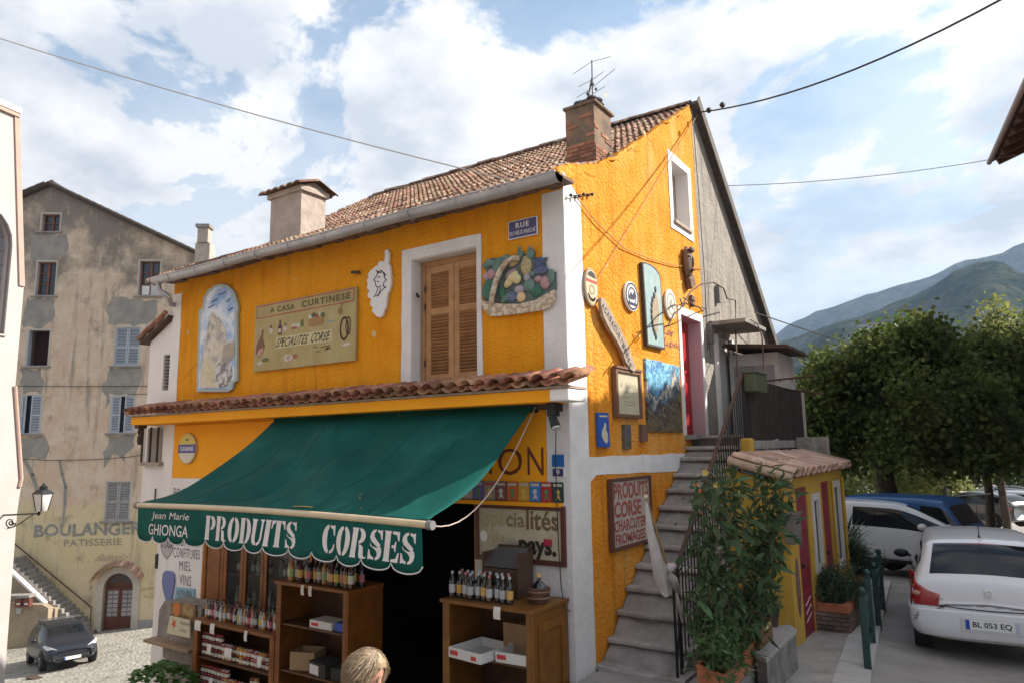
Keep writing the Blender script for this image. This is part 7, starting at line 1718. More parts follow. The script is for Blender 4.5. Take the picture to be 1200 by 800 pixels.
# white three-door car side on
H2=-hd(-300);H2=V((H2 .x,H2 .y));g2=.13
cA=FZ(1047,672,g2);up_=V((-H2 .y,H2 .x))
side_n=V((H2 .y,-H2 .x))
cc2=V((cA.x,cA.y))-side_n*.83-H2*.15
st=[(-2.0,.42,.6,.85,.92,.60,.50),(-1.95,.32,.6,.90,1.02,.74,.60),(-1.80,.27,.58,.93,1.14,.81,.62),(-1.62,.24,.57,.95,1.32,.83,.60),(-1.45,.22,.57,.96,1.395,.84,.60),(-1.05,.2,.56,.95,1.45,.845,.61),(-.92,.2,.56,.95,1.46,.845,.61),(-.70,.2,.56,.94,1.465,.845,.62),(.15,.19,.56,.91,1.455,.845,.61),(.40,.19,.56,.90,1.41,.845,.60),(.80,.19,.56,.89,1.24,.84,.62),(1.22,.2,.55,.87,1.02,.83,.68),(1.35,.21,.54,.86,.97,.82,.66),(1.75,.25,.5,.74,.84,.76,.58),(1.95,.34,.48,.6,.68,.64,.48),(2.0,.40,.46,.54,.6,.54,.42)]
c2,_=car('white_coupe','white three-door car parked sideways behind the green barriers',(cc2 .x,cc2 .y,g2),H2,WH,st,{'rw':(2,4,(6,7)),'sw':(4,5,(4,)),'sx':(7,11,(4,)),'ws':(9,11,(6,7))},[(-1.25,.83),(1.25,.83)],.31)
for s in(-1,1):
 clump('door_mirror',c2,WH,(.80,s*.95,1.0),(.09,.10,.07));mb=MB();mb.tube([(-.78,s*.85,.93),(-.80,s*.856,.6),(-.72,s*.85,.25)],.004,4);build('door_gap',mb,TRIM,c2,local=True)
 mb=MB();mb.tube([(.93,s*.845,.88),(.92,s*.852,.5),(.86,s*.845,.25)],.004,4);build('door_gap',mb,TRIM,c2,local=True)
 cbox('door_handle',c2,WH,-.66,-.48,s*.852-.012,s*.852+.014,.80,.835)
 clump('headlight',c2,mat('headlamp',(.5,.5,.5),.15,spec=.8),(1.86,s*.55,.66),(.12,.14,.07))
mb=MB();mb.tube([(-1.7,-.80,.28),(1.5,-.80,.25)],.03,5);build('sill_trim',mb,TRIM,c2,local=True)
# blue four-wheel drive
BLUEP=mat('blue_car_paint',(.035,.12,.30),.35,(.03,.10,.26),3,coat=.4);g3=-.10
cB=FD(1095,640,15.2);H3=-hd(-120);H3=V((H3 .x,H3 .y));
st=[(-1.75,.45,.7,1.0,1.05,.70,.62),(-1.74,.40,.7,1.02,1.10,.76,.68),(-1.70,.36,.7,1.03,1.70,.78,.68),(-1.62,.35,.7,1.03,1.75,.78,.68),(-1.0,.34,.7,1.03,1.78,.79,.69),(-.92,.34,.7,1.03,1.78,.79,.69),(-.1,.34,.7,1.03,1.78,.79,.69),(-.02,.34,.7,1.03,1.78,.79,.69),(.42,.34,.7,1.03,1.75,.79,.68),(.50,.34,.7,1.03,1.70,.79,.67),(.82,.34,.7,1.03,1.14,.78,.70),(.90,.34,.7,1.02,1.10,.78,.70),(1.55,.36,.68,.96,1.02,.76,.68),(1.72,.40,.66,.86,.94,.70,.62),(1.78,.45,.62,.78,.84,.66,.58)]
c3_,_=car('blue_offroader','boxy blue off-road car with its roof showing above the white three-door',(cB.x,cB.y,g3),H3,BLUEP,st,{'rw':(1,2,(6,7)),'sw':(3,4,(4,)),'sx':(5,6,(4,)),'sy':(7,9,(4,)),'ws':(9,10,(6,7)),'sz':(9,10,(4,))},[(-1.15,.76),(1.2,.76)],.35)
for s in(-1,1):clump('door_mirror',c3_,TRIM,(.62,s*.92,1.15),(.05,.09,.07));clump('headlight',c3_,mat('headlamp',(1,1,1)),(1.76,s*.5,.80),(.04,.1,.1))
mb=MB();mb.tube([(.3,.70,1.74),(.8,1.3,1.78)],.012,5);build('roof_bar',mb,mat('pale_bar',(.5,.5,.45),.5),c3_,local=True)
cbox('roof_lining',c3_,TRIM,-1.6,.4,-.6,.6,1.60,1.66)
# dark hatchback on the square, seen from the front
DK=mat('anthracite_paint',(.014,.017,.024),.4,spec=.4,coat=.25)
P1=FZ(46,784,-3.30);P2=FZ(34,770,-3.22);fd_=V((P1 .x-P2 .x,P1 .y-P2 .y));
Pf=FZ(84,780,-4.58);H4=V((.966,-.249)).normalized();c4_=V((Pf.x,Pf.y))-H4*2.02
gz4=G(c4_.x,c4_.y)+.02
st=[(-2.08,.45,.6,.85,.95,.60,.5),(-2.0,.35,.6,.92,1.05,.78,.62),(-1.85,.3,.58,.96,1.18,.86,.66),(-1.6,.26,.57,.98,1.40,.885,.64),(-1.35,.24,.57,.98,1.46,.89,.64),(-.85,.22,.56,.97,1.50,.895,.64),(-.75,.22,.56,.97,1.50,.895,.64),(.05,.2,.56,.94,1.48,.895,.63),(.15,.2,.56,.94,1.47,.895,.63),(.40,.2,.56,.93,1.40,.89,.64),(1.15,.2,.56,.90,1.04,.88,.72),(1.3,.22,.55,.88,.99,.87,.72),(1.75,.24,.52,.80,.88,.82,.66),(2.0,.25,.50,.68,.76,.74,.56),(2.12,.28,.44,.56,.62,.60,.46)]
dk,_=car('dark_hatchback','dark grey hatchback parked facing us on the sunlit square',(c4_.x,c4_.y,gz4),H4,DK,st,{'rw':(2,4,(6,7)),'sw':(3,5,(4,)),'sx':(6,7,(4,)),'sy':(8,10,(4,)),'ws':(9,10,(6,7))},[(-1.3,.86),(1.32,.86)],.32)
dk.rotation_euler=(0,-math.atan((G(*(c4_+H4))-G(*(c4_-H4)))/2),dk.rotation_euler[2])
HL=mat('headlamp_glass',(.55,.56,.56),.12,spec=.9,coat=.5)
for s in(-1,1):
 mb=MB();P_=[(2.04,s*.40,.66),(2.0,s*.56,.74),(1.80,s*.73,.83),(1.52,s*.835,.87),(1.62,s*.845,.79),(1.88,s*.76,.68),(2.02,s*.58,.62)]
 c=V((1.94,s*.66,.735));mb.add([c]+[V(p)for p in P_],[(0,i+1,(i+1)%7+1)if s<0 else(0,(i+1)%7+1,i+1)for i in range(7)]);mb.xf(lambda p:p+V((.02,0,.012)));build('headlight',mb,HL,dk,local=True,smooth='all',sub=1)
 clump('door_mirror',dk,DK,(.78,s*1.0,1.0),(.08,.10,.07));clump('fog_lamp',dk,HL,(2.02,s*.62,.40),(.04,.06,.06))
 cbox('roof_rail',dk,TRIM,-1.2,.3,s*.60-.02,s*.60+.02,1.49,1.53)
mb=MB();mb.tube([(-.2,-.62,1.56),(-.2,.62,1.56)],.02,6);mb.tube([(-.9,-.62,1.56),(-.9,.62,1.56)],.02,6);build('roof_bars',mb,mat('bar_silver',(.12,.12,.12),.5,metal=.3),dk,local=True)
cbox('grille',dk,TRIM,2.06,2.135,-.52,.52,.30,.44,.03);cbox('upper_grille',dk,TRIM,2.05,2.09,-.35,.35,.53,.585,.02)
mb=MB();F_=(V((2.10,0,0)),V((0,1,0)),V((0,0,1)),V((1,0,0)));mb.plate([rect(-.26,.26,.325,.43)],F_,.055,.03);npl=build('number_plate',mb,PLT,dk,local=True)
mb=MB();put_text(mb,'AC 618 MX',rect(-.2,.2,.345,.41),F_,.0565,.02)
mb=MB();poly(mb,rect(-.26,-.22,.325,.43),F_,.0565);build('plate_band',mb,mat('plate_blue',(1,1,1)),npl,local=True)
mb=MB();F2=(V((2.03,0,0)),V((0,1,0)),V((-.5,0,.86)),V((.86,0,.5)));mb.plate([[(-.06,.75),(-.02,.735),(.02,.735),(.06,.75),(.05,.79),(.02,.77),(-.02,.77),(-.05,.79)]],F2,.01,-.02);mb.xf(lambda p:p+V((.30,0,.10)));build('front_emblem',mb,CHR,dk,local=True)
mb=MB();mb.tube([(1.24,-.55,1.0),(1.20,.1,1.02)],.008,5);build('wiper',mb,TRIM,dk,local=True)
# distant cars on the lower square
DCOL=[mat('silver_paint',(.42,.43,.44),.3,metal=.3,coat=.5),mat('dark_green_car',(.03,.05,.045),.3,coat=.5),mat('grey_car',(.10,.11,.12),.3,coat=.5),mat('white_car_paint',(1,1,1)),mat('black_car',(.015,.016,.02),.3,coat=.5)]
def small_car(label,px,py,d,hx,paint,s=1.0,g=None):
 c=FD(px,py,d);H=V((math.cos(hx),math.sin(hx)))
 st=[(-2.0,.4,.6,.85,.95,.62,.5),(-1.9,.3,.6,.93,1.08,.80,.62),(-1.55,.25,.57,.95,1.38,.84,.6),(-.7,.22,.56,.94,1.48,.85,.62),(.2,.2,.56,.92,1.45,.85,.6),(.45,.2,.56,.91,1.38,.85,.6),(1.15,.2,.55,.88,1.0,.83,.68),(1.8,.25,.5,.74,.82,.76,.55),(2.0,.36,.46,.56,.62,.58,.42)]
 t,_=car('parked_car',label,(c.x,c.y,c.z),H,paint,st,{'rw':(1,2,(6,7)),'sw':(2,3,(4,)),'sx':(3,5,(4,)),'ws':(5,6,(6,7)),'sy':(5,6,(4,))},[(-1.25,.83),(1.25,.83)],.31,sub=1)
 for s_ in(-1,1):clump('tail_light',t,RDL,(-1.9,s_*.68,.82),(.06,.1,.08),8);clump('headlight',t,HL,(1.8,s_*.6,.66),(.12,.14,.07),8)
 return t
hx0=math.atan2(H2 .y,H2 .x)
small_car('pale silver car parked far down the square beneath the trees',1178,611,33,hx0+math.pi+.15,DCOL[0])
small_car('dark green car parked behind the pale silver one far down the square',1172,601,41,hx0+math.pi+.1,DCOL[1])
small_car('grey car half hidden left of the pale silver one far down the square',1150,614,31,hx0+math.pi-.5,DCOL[2])
small_car('small dark car parked at the far end of the square against the stones',1192,592,52,hx0+.3,DCOL[4])
# WHITE NEIGHBOUR BETWEEN THE HOUSES
wh=thing('white_annex','narrow white plastered house wall joined to the left end of the orange house','house',(-8.8,1,0))
ax0=FY(169,520,.03).x;zt_l=FY(172,402,.03).z;zt_r=FY(204,380,.03).z;zc0=FY(170,600,.03).z;xlow=FY(183,660,.03).x
lv=[(-8.27,4.57),(-8.07,4.57),(-8.07,3.94),(-8.27,3.94)];bw0=[fr(168,496),fr(190,496),fr(189,541),fr(167,541)]
F3=(V((0,.03,0)),V((1,0,0)),V((0,0,1)),V((0,-1,0)))
mb=MB();mb.plate([[(xlow,-2.4),(XL-.003,-2.4),(XL-.003,zt_r+.1),(ax0,zt_l),(ax0,zc0),(xlow,zc0)],rect(ax0+.10,bw0[1][0],bw0[2][1],3.28),rect(lv[0][0],lv[1][0],lv[2][1],lv[0][1])],F3,0,-.35);build('front_wall',mb,WHITES,wh)
mb=MB();mb.box(ax0,ax0+.3,.38,4,zc0,zt_l-.05);mb.box(xlow,xlow+.3,.38,4,-2.4,zc0-.001);mb.box(ax0+.301,XL-.01,.5,.6,zc0,zt_l-.1);build('side_wall',mb,WHITES,wh)
mb=MB();mb.obox(V((ax0-.08,0,zt_l+.02)),V((XL-ax0+.08,0,zt_r+.1-zt_l)).normalized(),V((0,1,0)),V((0,0,1)),(-.08,.92),(-.10,3.5),(-.025,.02));build('roof',mb,WOODD,wh)
for i in range(3):
 u=V((XL-ax0+.08,0,zt_r+.1-zt_l)).normalized();p=V((ax0-.14,-.11,zt_l+.02))+u*i*.30;mb=MB();mb.tube([p+V((0,0,.04)),p+u*.32+V((0,0,.075))],[.05,.04],8);build('verge_tile',mb,TILE2,wh,smooth=True)
for i in range(11):
 z=lv[2][1]+.02+i*(lv[0][1]-lv[2][1]-.04)/10;mb=MB();mb.box(lv[0][0]+.002,lv[1][0]-.002,.05,.12,z,z+.018);build('vent_slat',mb,CONC,wh)
mb=MB();mb.box(lv[0][0],lv[1][0],.2,.22,lv[2][1],lv[0][1]);build('vent_dark',mb,DARK,wh)
for px in(168,177.5,186):
 q=FY(px,520,.02);mb=MB();mb.tube([(q.x,.0,bw0[2][1]-.02),(q.x,.0,3.30)],.022,6);build('window_bar',mb,RUST,wh)
mb=MB();mb.box(bw0[0][0]+.05,bw0[1][0]+.06,-.06,.04,bw0[2][1]-.06,bw0[2][1]);build('window_sill',mb,mat('sill_stone',(1,1,1)),wh)
mb=MB();mb.box(bw0[0][0]+.12,bw0[1][0],.30,.32,bw0[2][1],3.30);build('window_back',mb,mat('cream_blind',(.62,.56,.48),.8),wh)
q=FY(182,585,.02);mb=MB();mb.tube([(q.x,.01,zc0-.35),(q.x,.01,zc0+.42)],.012,5);o=build('thin_pipe',mb,RUST);tag(o,'thin rusty pipe on the white wall above the awning corner','pipe')
mb=MB();q=FY(184.5,657,.0);mb.box(q.x-.05,q.x+.04,-.02,.03,q.z-.12,q.z+.12);o=build('small_dark_box',mb,BLACKP,bevel=.01);tag(o,'small black fitting at the left edge of the menu wall','fitting')
# OLD STONE FOUNTAIN / LEDGE AT THE WALL FOOT + SIGNS
q0=FY(182,722,-.35);q1=FY(232,745,-.35)
STN=mat('old_grey_stone',(.34,.30,.27),.9,(.22,.195,.175),5,bump=1,bscale=14,bdist=.05,stain=(.16,.145,.13),sscale=4,samt=.6)
stn=thing('stone_block','rough grey stone block with a shelf at the left foot of the shop wall','stone',(q0 .x,-.3,-1))
xa,xb=FY(182,740,-.45).x,FY(232,740,-.45).x;zt=FY(205,706,-.45).z;zs=FY(200,752,-.5).z
rr=random.Random(13);mb=MB();L=wob([(xa,zs-.05),(xb,zs-.05),(xb,zt-.02),(xa+.15,zt),(xa+.02,zt-.15)],.02,.12,3);mb.plate([L],FFR,.42,.012);build('stone',mb,STN,stn,bevel=.02)
for k in range(5):
 mb=MB();z1=zs-.06-k*.27;w_=rr.uniform(-.05,.1);mb.plate([wob(rect(xa+.1+w_,xb,z1-.26,z1),.02,.15,k)],FFR,.36+rr.uniform(-.03,.03),.012);build('stone',mb,STN,stn,bevel=.03)
mb=MB();mb.box(xa-.03,xb+.04,-.62,-.02,zs-.045,zs);build('shelf_board',mb,mat('pale_shelf',(.34,.22,.13),.6,(.25,.16,.1),5),stn,bevel=.006)
mb=MB();Pq=[fr(196,741,-.56),fr(223,747,-.56),fr(223,726,-.56),fr(200,721,-.56)];F6=(V((0,-.56,0)),V((1,0,0)),V((0,0,1)),V((0,-1,0)))
mb.plate([Pq],F6,.01,-.01);cd2=build('cream_card_sign',mb,mat('cream_card',(.60,.53,.38),.6));tag(cd2,'cream card with an orange splash and handwriting leaning on the stone shelf','sign')
mb=MB();c=fr(204.5,730,-.56);poly(mb,[(c[0]+(.075 if i%2 else .035)*math.cos(i*math.pi/5+.2),c[1]+(.085 if i%2 else .035)*math.sin(i*math.pi/5+.2))for i in range(10)],F6,.012);build('orange_splash',mb,mat('orange_splash',(.55,.12,.03),.7),cd2)
mb=MB();put_text(mb,'Antone',[fr(212,730.5,-.56),fr(223,733,-.56),fr(223,728,-.56),fr(212,726,-.56)],F6,.012,-.005,.2);build('lettering',mb,SM,cd2);mb=MB();put_text(mb,'Lou',[fr(212,739,-.56),fr(219,740.5,-.56),fr(219,735,-.56),fr(212,734,-.56)],F6,.012,-.005,.2);build('lettering',mb,SM,cd2)
F7=(V((0,-.44,0)),V((1,0,0)),V((0,0,1)),V((0,-1,0)))
mb=MB();Pq=[fr(200,722,-.44),fr(230,728,-.44),fr(230,708,-.44),fr(201,705,-.44)];mb.plate([Pq],F7,.01,-.008);ph=build('food_photo',mb,mat('photo_brown',(.10,.05,.03),.5,(.3,.19,.08),12));tag(ph,'dark food photograph with an orange fruit and cheese behind the cream card','poster')
for(px,py),r_,m in(((208,713),.10,mat('photo_orange',(.55,.18,.04),.5)),((220,713),.09,mat('photo_tan',(.36,.24,.10),.5)),((224,718),.08,mat('photo_tan',(1,1,1)))):
 c=fr(px,py,-.44);mb=MB();poly(mb,ell(c[0],c[1],r_,r_*1.05,14),F7,.012+r_*.02);build('printed_food',mb,m,ph)
c=fr(221,710,-.44);mb=MB();mb.plate([ell(c[0],c[1],.06,.05,14),ell(c[0],c[1],.03,.025,14)],F7,.0155,.0142);build('printed_ring',mb,mat('photo_brown',(1,1,1)),ph)
# hydrangea-like green plant at the bottom
bc=FY(190,790,-1.1);gpn=thing('leafy_pot_plant','bright green broad-leaved plant at the bottom left below the stone block','plant',(bc.x,-1.1,bc.z-.6))
blf=leaf_mesh('leaf',.13,.085,mat('broad_leaf',(.06,.15,.03),.5,(.10,.21,.05),7,rand=.35,trans=.3),.3)
rl_=random.Random(5)
for i in range(240):
 a=rl_.uniform(0,6.28);u=rl_.random()**.5;x=u*math.cos(a)*.45;y=u*math.sin(a)*.35;z=.32*math.sqrt(max(0,1-u*u))+rl_.uniform(-.06,.04);el=rl_.uniform(-.2,.8)
 inst('leaf',blf,(bc.x+x,-1.1+y,bc.z-.22+z),gpn,M=orient((math.cos(a)*math.cos(el),math.sin(a)*math.cos(el),math.sin(el)),rl_.uniform(-.5,.5))@Matrix.Scale(rl_.uniform(.7,1.2),3))
mb=MB();mb.lathe([(.16,bc.z-.75),(.22,bc.z-.4),(.23,bc.z-.38),(.2,bc.z-.38)],(bc.x,-1.1,0),16);build('pot',mb,TER,gpn,smooth=True)
mb=MB();mb.tube([(bc.x,-1.1,bc.z-.5),(bc.x,-1.1,bc.z-.1)],.02,6);build('stem',mb,BARK,gpn)
# BAKERY BUILDING
D0=FD(133,741,34);ub=V((.79,.617,0)).normalized();nb=V((ub.y,-ub.x,0))
FBK=(V((D0 .x,D0 .y,0)),ub,V((0,0,1)),nb)
def fb(px,py,off=0.0):
 O=V((D0 .x,D0 .y,0))+nb*off;p=FP(px,py,O,nb)-O;return(p.dot(ub),p.z)
bk_=thing('bakery_building','tall old ochre building with grey cement patches and faded BOULANGERIE lettering','building',(D0 .x,D0 .y,D0 .z))
bm1=bpy.data.materials.new('weathered_ochre_facade');bm1 .use_nodes=True;t=bm1 .node_tree;bs=t.nodes['Principled BSDF'];bs.inputs['Roughness'].default_value=.95;bs.inputs['Specular IOR Level'].default_value=.1
geo=t.nodes.new('ShaderNodeNewGeometry');spz=t.nodes.new('ShaderNodeSeparateXYZ');lk(t,geo,'Position',spz,0)
def NZ(scale,det,rough,loc=(0,0,0),zs=1.0):
 m_=t.nodes.new('ShaderNodeMapping');m_.inputs['Location'].default_value=loc;m_.inputs['Scale'].default_value=(1,1,zs);lk(t,geo,'Position',m_,0)
 n=t.nodes.new('ShaderNodeTexNoise');n.inputs['Scale'].default_value=scale;n.inputs['Detail'].default_value=det;n.inputs['Roughness'].default_value=rough;lk(t,m_,0,n,'Vector');return n
def MR(src,a,b,c=0,d=1,so=0):
 m_=t.nodes.new('ShaderNodeMapRange');lk(t,src,so,m_,0);m_.inputs[1].default_value=a;m_.inputs[2].default_value=b;m_.inputs[3].default_value=c;m_.inputs[4].default_value=d;return m_
def MA(op,a,b):
 m_=t.nodes.new('ShaderNodeMath');m_.operation=op
 for i,s in enumerate((a,b)):
  if isinstance(s,(int,float)):m_.inputs[i].default_value=s
  else:lk(t,s,0,m_,i)
 return m_
def MXC(fac,a,b):
 m_=t.nodes.new('ShaderNodeMix');m_.data_type='RGBA';lk(t,fac,0,m_,0)
 for i,s in((6,a),(7,b)):
  if isinstance(s,tuple):m_.inputs[i].default_value=(*s,1)
  else:lk(t,s,2,m_,i)
 return m_
zhi=fb(60,218)[1];zsand=fb(100,350)[1];zyel=fb(100,585)[1]
base=MXC(MR(NZ(1.4,8,.65),.4,.62),(.58,.43,.31),(.64,.52,.40))
low=MXC(MR(NZ(1.1,8,.6,(5,2,1)),.42,.62),(.60,.50,.29),(.62,.52,.35))
lowm=MR(MA('ADD',spz,0),0,1);
zn=MA('ADD',MR(spz,zyel-1.0,zyel+.6,0,1,2),MA('MULTIPLY',MA('SUBTRACT',NZ(.9,6,.6),.5),1.6))
c1_=MXC(MR(zn,.35,.65),low,base)
# dirty weathered top
zt2=MA('ADD',MR(spz,zsand-1.5,zhi-1.2,0,1,2),MA('MULTIPLY',MA('SUBTRACT',NZ(.55,10,.68,(3,1,9)),.5),3.2))
c2_=MXC(MR(zt2,.30,.85),c1_,(.24,.20,.165))
c3_m=MXC(MR(NZ(2.6,12,.75,(1,7,2),.5),.58,.68,0,.8),c2_,(.50,.43,.36))
c4_m=MXC(MR(NZ(.9,10,.72,(9,4,3),.7),.56,.68,0,.8),c3_m,(.20,.17,.14))
c4_m=MXC(MR(NZ(2.2,9,.66,(2,2,5),.12),.54,.68,0,.75),c4_m,(.24,.205,.165))
c4_m=MXC(MR(NZ(3.1,9,.66,(7,1,2),.16),.60,.70,0,.6),c4_m,(.60,.53,.44))
lk(t,c4_m,2,bs,'Base Color');nbp=NZ(7,8,.65);bmp=t.nodes.new('ShaderNodeBump');bmp.inputs['Strength'].default_value=.9;bmp.inputs['Distance'].default_value=.05;lk(t,nbp,0,bmp,'Height');lk(t,bmp,0,bs,'Normal')
# facade outline, windows
gx=[fb(10,240),fb(60,219),fb(232,300)]
xr=fb(300,330)[0];zr_=gx[1][1]+(gx[2][1]-gx[1][1])/(gx[2][0]-gx[1][0])*(xr-gx[1][0])
xl=fb(-60,240)[0];zl=gx[1][1]+(gx[0][1]-gx[1][1])/(gx[0][0]-gx[1][0])*(xl-gx[1][0])
WN={'a':(48,250,71,272,'c'),'b':(42,306,66,347,'c'),'c':(162,305,188,347,'c'),'d':(31,386,58,429,'dark'),'e':(134,383,164,428.5,'shut'),'f':(23,462,49,508,'ajar'),'g':(129,463,158,507,'ajar'),'h':(123,563,153,610,'shut2')}
holes=[];rec={}
for k,(x0,y0,x1,y1,kd)in WN.items():
 a,b,c,d=fb(x0,y0),fb(x1,y0),fb(x1,y1),fb(x0,y1);r_=((a[0]+d[0])/2,(b[0]+c[0])/2,(c[1]+d[1])/2,(a[1]+b[1])/2);rec[k]=r_;holes.append(rect(*r_))
dl0,dr0=fb(118,740)[0],fb(153,740)[0];dzb=fb(135,741)[1]-.02;dzs=fb(135,688)[1];dzt=fb(135,671)[1]
dcx=(dl0+dr0)/2;dw=(dr0-dl0)/2
doorhole=[(dl0,dzb),(dr0,dzb),(dr0,dzs)]+[(dcx+dw*math.cos(a),dzs+(dzt-dzs)*math.sin(a))for a in[math.pi*i/12 for i in range(1,12)]]+[(dl0,dzs)]
mb=MB();mb.plate([[(xl,D0 .z-1.5),(xr,D0 .z-1.5),(xr,zr_),gx[1],(xl,zl)]]+holes+[doorhole],FBK,0,-.4);build('facade',mb,bm1,bk_)
mb=MB();mb.plate([[(xl,D0 .z-1.5),(xr,D0 .z-1.5),(xr,zr_-.05),(gx[1][0],gx[1][1]-.05),(xl,zl-.05)]],FBK,-1.0,-9.0);build('building_body',mb,bm1,bk_)
# roof edges
SLD=mat('dark_roof_edge',(.10,.08,.065),.9,(.06,.05,.04),4,bump=.5)
for(p,q),nm in(((gx[1],(xr,zr_)),'roof'),(((xl,zl),gx[1]),'roof')):
 u2=V((q[0]-p[0],q[1]-p[1]));L=u2 .length;u2 .normalize();U6=ub*u2 .x+V((0,0,1))*u2 .y;W6=ub*-u2 .y+V((0,0,1))*u2 .x
 mb=MB();mb.obox(V((D0 .x,D0 .y,0))+ub*p[0]+V((0,0,p[1])),U6,-nb,W6,(-.1,L+.3),(-.35,9.2),(.01,.14));rf=build(nm,mb,SLD,bk_)
 for i in range(int(L/.42)):
  c=V((D0 .x,D0 .y,0))+ub*p[0]+V((0,0,p[1]))+U6*(i*.42)+nb*.33+W6*.14;mb=MB();mb.tube([c,c+U6*.45],[.10,.08],6);build('verge_tile',mb,SLD,rf)
FRW=mat('brown_window_wood',(.22,.08,.045),.6,(.15,.055,.03),6);PANE=mat('dark_pane',(.025,.03,.04),.1,spec=.6);SHT=mat('pale_blue_shutter',(.42,.45,.50),.7,(.35,.38,.42),4);SHG=mat('grey_shutter',(.40,.38,.36),.7,(.30,.285,.27),4)
LINT=mat('pale_window_lining',(.47,.43,.385),.85);CEM=mat('grey_cement_patch',(.23,.215,.195),.95,(.33,.30,.26),1.8,bump=.6,bscale=8)
def bobox(a,b,c,d,f,g_):mb=MB();mb.obox(V((D0 .x,D0 .y,0)),ub,V((0,0,1)),nb,(a,b),(c,d),(f,g_));return mb
for k,(x0,x1,z0,z1)in rec.items():
 kd=WN[k][4]
 w4=thing('x','','')if False else None
 lin=MB();t_=.04
 lin.plate([rect(x0-.03,x1+.025,z0,z1+.03),rect(x0+t_,x1-t_,z0+t_,z1-t_)],FBK,.012,-.30);wn_=build('window',lin,LINT,bk_)
 build('sill',bobox(x0-.15,x1+.15,z0-.07,z0-.003,.014,.14),CONC,wn_)
 xi0,xi1,zi0,zi1=x0+t_,x1-t_,z0+t_,z1-t_;xm_=(xi0+xi1)/2
 if kd=='c':
  mb=MB()
  for a,b,c,d in((xi0,xi0+.06,zi0,zi1),(xi1-.06,xi1,zi0,zi1),(xm_-.05,xm_+.05,zi0,zi1),(xi0+.061,xm_-.051,zi0,zi0+.06),(xm_+.051,xi1-.061,zi0,zi0+.06),(xi0+.061,xm_-.051,zi1-.06,zi1),(xm_+.051,xi1-.061,zi1-.06,zi1)):mb.obox(V((D0 .x,D0 .y,0)),ub,V((0,0,1)),nb,(a,b),(c,d),(-.26,-.20))
  nmun=2 if k=='a' else 3
  for i in range(1,nmun):
   z=zi0+(zi1-zi0)*i/nmun
   for a,b in((xi0+.061,xm_-.051),(xm_+.051,xi1-.061)):mb.obox(V((D0 .x,D0 .y,0)),ub,V((0,0,1)),nb,(a,b),(z-.02,z+.02),(-.255,-.215))
  build('sash_frame',mb,FRW,wn_);build('pane',bobox(xi0,xi1,zi0,zi1,-.29,-.265),PANE,wn_)
  if k=='c':build('white_board',bobox(xi0+.07,xm_-.02,zi0+.05,zi0+.55,-.25,-.24),WHITEPAINT,wn_);build('white_board',bobox(xm_+.1,xi1+.02,zi0-.02,zi0+.9,-.05,-.03),mat('pale_cloth',(.5,.48,.46),.8),wn_)
 elif kd=='dark':
  build('dark_room',bobox(xi0,xi1,zi0,zi1,-.62,-.60),mat('room_brown',(.03,.012,.01),.9),wn_);build('open_shutter',bobox(xi0,xi0+.04,zi0,zi1,-.29,.0),SHT,wn_)
 else:
  m_=SHG if kd=='shut2' else SHT;yy=(-.10,-.05)if kd.startswith('shut')else(-.06,-.01)
  leaves=[(xi0,xm_-.01),(xm_+.01,xi1)]if kd.startswith('shut')else[(xi0,xm_-.26 if k=='f' else xm_-.12),(xm_-.02 if k=='f' else xm_+.08,xi1)]
  if not kd.startswith('shut'):build('dark_room',bobox(xi0,xi1,zi0,zi1,-.29,-.27),PANE,wn_)
  else:build('back_board',bobox(xi0,xi1,zi0,zi1,-.2,-.18),PANE,wn_)
  for a,b in leaves:
   s_=.07;mb=MB();zm_=zi0+(zi1-zi0)*.47;hs_=[(zi0+s_,zm_-.04),(zm_+.04,zi1-s_)]
   mb.plate([rect(a,b,zi0,zi1)]+[rect(a+s_,b-s_,c,d)for c,d in hs_],FBK,yy[1],yy[0]);shl=build('shutter',mb,m_,wn_)
   for c,d in hs_:
    n2=int((d-c)/.075);mb=MB()
    for i in range(n2):
     z=c+(i+.5)*(d-c)/n2;mb.obox(V((D0 .x,D0 .y,0)),ub,V((0,0,1)),nb,(a+s_+.001,b-s_-.001),(z-.028,z+.022),(yy[0]+.012,yy[0]+.024))if False else mb.add([V((D0 .x,D0 .y,0))+ub*(a+s_)+V((0,0,z-.03))+nb*(yy[1]-.01),V((D0 .x,D0 .y,0))+ub*(b-s_)+V((0,0,z-.03))+nb*(yy[1]-.01),V((D0 .x,D0 .y,0))+ub*(b-s_)+V((0,0,z+.025))+nb*(yy[0]+.005),V((D0 .x,D0 .y,0))+ub*(a+s_)+V((0,0,z+.025))+nb*(yy[0]+.005)],[(0,1,2,3)])
    build('louvre_panel',mb,m_,wn_)['kind']='stuff'
def bpatch(pxs,seed):mb=MB();mb.plate([wob([fb(a,b)for a,b in pxs],.12,.28,seed)],FBK,.010,0);build('cement_patch',mb,CEM,bk_)
bpatch([(38,276),(76,274),(82,292),(60,305),(37,304)],1);bpatch([(30,350),(64,350),(62,372),(50,384),(27,384)],2);bpatch([(24,432),(50,432),(48,460),(26,460)],3);bpatch([(24,511),(50,512),(57,522),(54,535),(26,538)],4)
bpatch([(133,350),(188,352),(180,372),(165,382),(128,382),(124,362)],5);bpatch([(128,431),(167,432),(164,450),(160,462),(130,462),(125,478),(120,452)],6);bpatch([(130,509),(160,509),(158,524),(148,532),(146,545),(140,534),(130,528),(124,546),(122,530)],7)
for pts_,w_ in(([(70,540),(73,555),(77,570),(76,590),(74,612)],.14),([(30,540),(38,556),(44,575),(48,590)],.2)):
 mb=MB();line_strip(mb,[fb(a,b)for a,b in pts_],w_,FBK,.006);build('cement_patch',mb,CEM,bk_)
